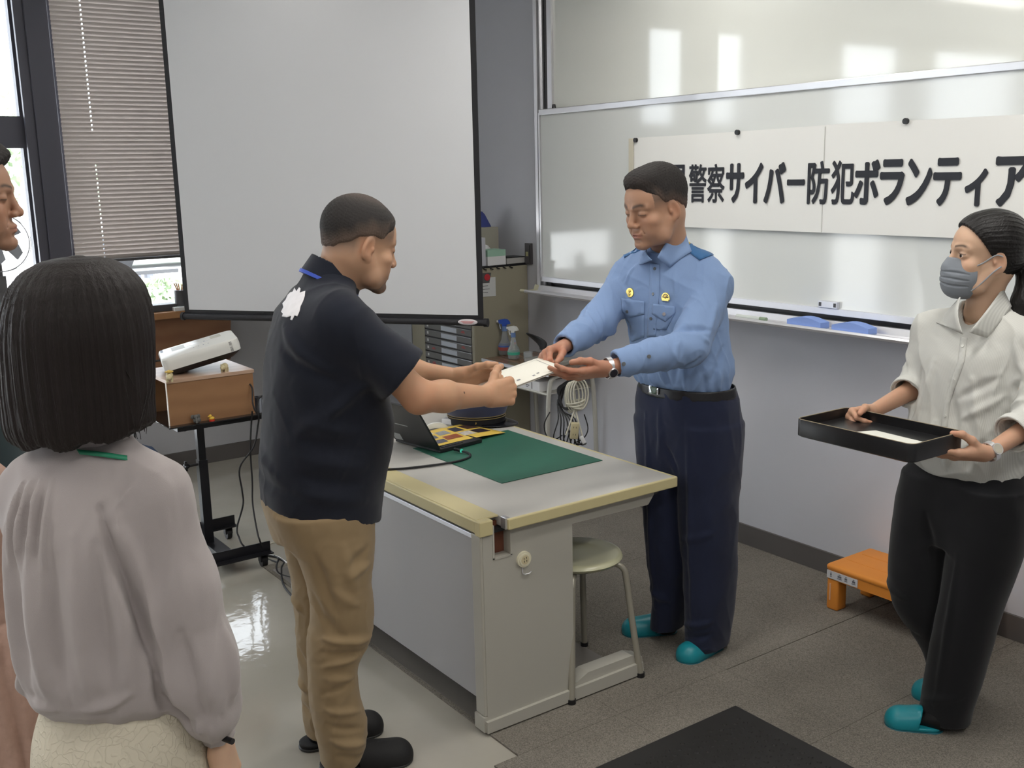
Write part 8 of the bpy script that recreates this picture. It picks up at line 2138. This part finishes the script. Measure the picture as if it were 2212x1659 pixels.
F.add(ell((0, -0.020, 0.042), (0.083, 0.105, 0.095)), 0.01); F.add(ell((0, 0.040, 0.078), (0.064, 0.056, 0.046)), 0.02); F.add(ell((0, -0.035, -0.012), (0.070, 0.070, 0.058)), 0.02)
X = F.ax[0][:, None, None]; Y = F.ax[1][None, :, None]; Z = F.ax[2][None, None, :]
F.F = np.maximum(F.F, ((Y - 0.050) * 0.8 + (0.045 - Z) * 0.7 + 0 * X).astype(np.float32)); F.F = np.maximum(F.F, (-0.055 - Z + 0 * X + 0 * Y).astype(np.float32)); F.sub(ell((0, 0.120, 0.020), (0.070, 0.052, 0.048)), 0.006)
link_mesh('hair', fmesh(F, lambda P: 0.0022 * wob(P, 130) + 0.001 * wob(P, 500, 3)), M_hairs, pA, MA @ HA)
M_tl = cloth('shirt_dark_teal', (0.035, 0.055, 0.062), 0.2, 1200)
F = Field((-0.34, -0.22, 0.86), (0.34, 0.24, 1.58), 0.007)
F.add(zloft([(0.88, 0, 0, 0.18, 0.13), (1.1, 0, 0.005, 0.185, 0.135), (1.30, 0, 0.01, 0.20, 0.135), (1.40, 0, 0.008, 0.195, 0.115), (1.46, 0, 0.004, 0.15, 0.09), (1.50, 0, 0.002, 0.09, 0.072), (1.53, 0, 0.002, 0.07, 0.065)], 2.3), 0.02)
for s in (-1, 1): F.add(cone((s * 0.15, 0, 1.42), (s * 0.20, 0, 1.39), 0.06, 0.066), 0.03); F.add(ccone((s * 0.20, 0, 1.39), (s * 0.228, -0.008, 1.18), 0.066, 0.062), 0.03)
F.sub(cone((0, 0.0, 1.50), (0, 0.01, 1.62), 0.060, 0.066), 0.005)
shA = link_mesh('shirt', fmesh(F, lambda P: 0.003 * wob(P, 14)), M_tl, pA, MA)
link_mesh('collar', collar_ring((0, 0.0, 1.495), (0, 0.012, 1.54), 0.074, 0.066, 0.004), M_tl, shA, MA)
F = Field((-0.24, -0.2, 0.02), (0.24, 0.2, 0.96), 0.008)
for s in (-1, 1): F.add(zloft([(0.03, s * 0.095, 0.01, 0.06, 0.075), (0.45, s * 0.095, 0.01, 0.075, 0.085), (0.85, s * 0.085, 0, 0.10, 0.12)], 2.2), 0.02)
F.add(zloft([(0.78, 0, 0, 0.175, 0.125), (0.94, 0, 0, 0.172, 0.122)], 2.2), 0.03)
link_mesh('trousers', fmesh(F), M_bk, pA, MA)
slipper(pA, MA, (0.085, -0.08), (0.10, 0.20), (M_slb, M_solb), 0.05); slipper(pA, MA, (-0.085, -0.08), (-0.10, 0.20), (M_slb, M_solb), 0.05)

# ------------------------------------------------------------------ standing fan by the window, behind his shoulder
fc = at(-2, 525, 4.3); fn = thing('standing_fan', 'slim electric standing fan in front of the bright window at the left edge', 'fan', (fc.x, fc.y, 0))
fd = (Vector(CO) - fc); fd.z = 0; fd.normalize(); fd = (Matrix.Rotation(R(14), 3, 'Z') @ fd); fs_ = Vector((-fd.y, fd.x, 0))
def ring(r_, off, w_, b): b.tube([fc + fd * off + fs_ * (r_ * math.cos(a)) + Vector((0, 0, r_ * math.sin(a))) for a in [2 * math.pi * k / 24 for k in range(24)]], w_, n=6, closed=True)
b = MB(); ring(0.118, 0.0, 0.0022, b); ring(0.116, 0.03, 0.0012, b)
for k in range(40):
    a = 2 * math.pi * k / 40; e_ = fs_ * math.cos(a) + Vector((0, 0, math.sin(a)))
    b.tube([fc + fd * 0.045 + e_ * 0.02, fc + fd * 0.04 + e_ * 0.08, fc + e_ * 0.118], 0.0006, n=4)
b.build('wire_guard', mat('fan_wire', (0.30, 0.30, 0.34), 0.4, metal=0.5), fn, True)
for k in range(5):
    a = 2 * math.pi * k / 5 + 0.4; b = MB()
    e0 = fs_ * math.cos(a) + Vector((0, 0, math.sin(a))); e1 = fs_ * math.cos(a + .75) + Vector((0, 0, math.sin(a + .75)))
    b.prism([fc + e0 * 0.02, fc + e0 * 0.098, fc + (e0 + e1) * 0.052 + fd * .008, fc + e1 * 0.07 + fd * 0.014, fc + e1 * 0.02 + fd * .008], fd * .0015); b.build('blade', mat('blade_grey', (0.30, 0.32, 0.36), 0.3), fn)
b = MB(); b.cyl(fc - fd * 0.09, fc - fd * 0.01, 0.045, 0.035); b.sph(fc + fd * 0.03, 0.02); b.build('motor_housing', M_darkgrey, fn, True)
pb_ = fc - fd * 0.05; b = MB(); b.cyl((pb_.x, pb_.y, 0.03), (pb_.x, pb_.y, fc.z - 0.02), 0.013); b.cyl((pb_.x, pb_.y, 0.03), (pb_.x, pb_.y, fc.z - 0.20), 0.019); b.cyl((pb_.x, pb_.y, fc.z - .20), (pb_.x, pb_.y, fc.z - .14), 0.024); b.build('pole', M_darkgrey, fn, True)
b = MB(); b.lathe([(0.14, 0.001), (0.145, 0.012), (0.12, 0.028), (0.03, 0.035)], (pb_.x, pb_.y, 0)); b.build('base', M_darkgrey, fn, True)

# ------------------------------------------------------------------ blue bag on the floor by the left wall
F = Field((-6.30, 1.40, 0.0), (-6.0, 1.82, 0.30), 0.006)
F.add(rbox((-6.16, 1.60, 0.085), (0.10, 0.16, 0.082), 0.05), 0.01); F.add(ell((-6.16, 1.62, 0.17), (0.07, 0.12, 0.05)), 0.05)
F.cut(lambda X, Y, Z: np.maximum(0.004 - Z, -6.285 - X) + 0 * Y)
tag(link_mesh('blue_bag', fmesh(F, lambda P: 0.006 * wob(P, 18) + crumple(P, 16, 0.006)), cloth('bag_denim_blue', (0.07, 0.11, 0.20), 0.3, 500)), 'slumped blue cloth bag on the floor against the left wall', 'bag')
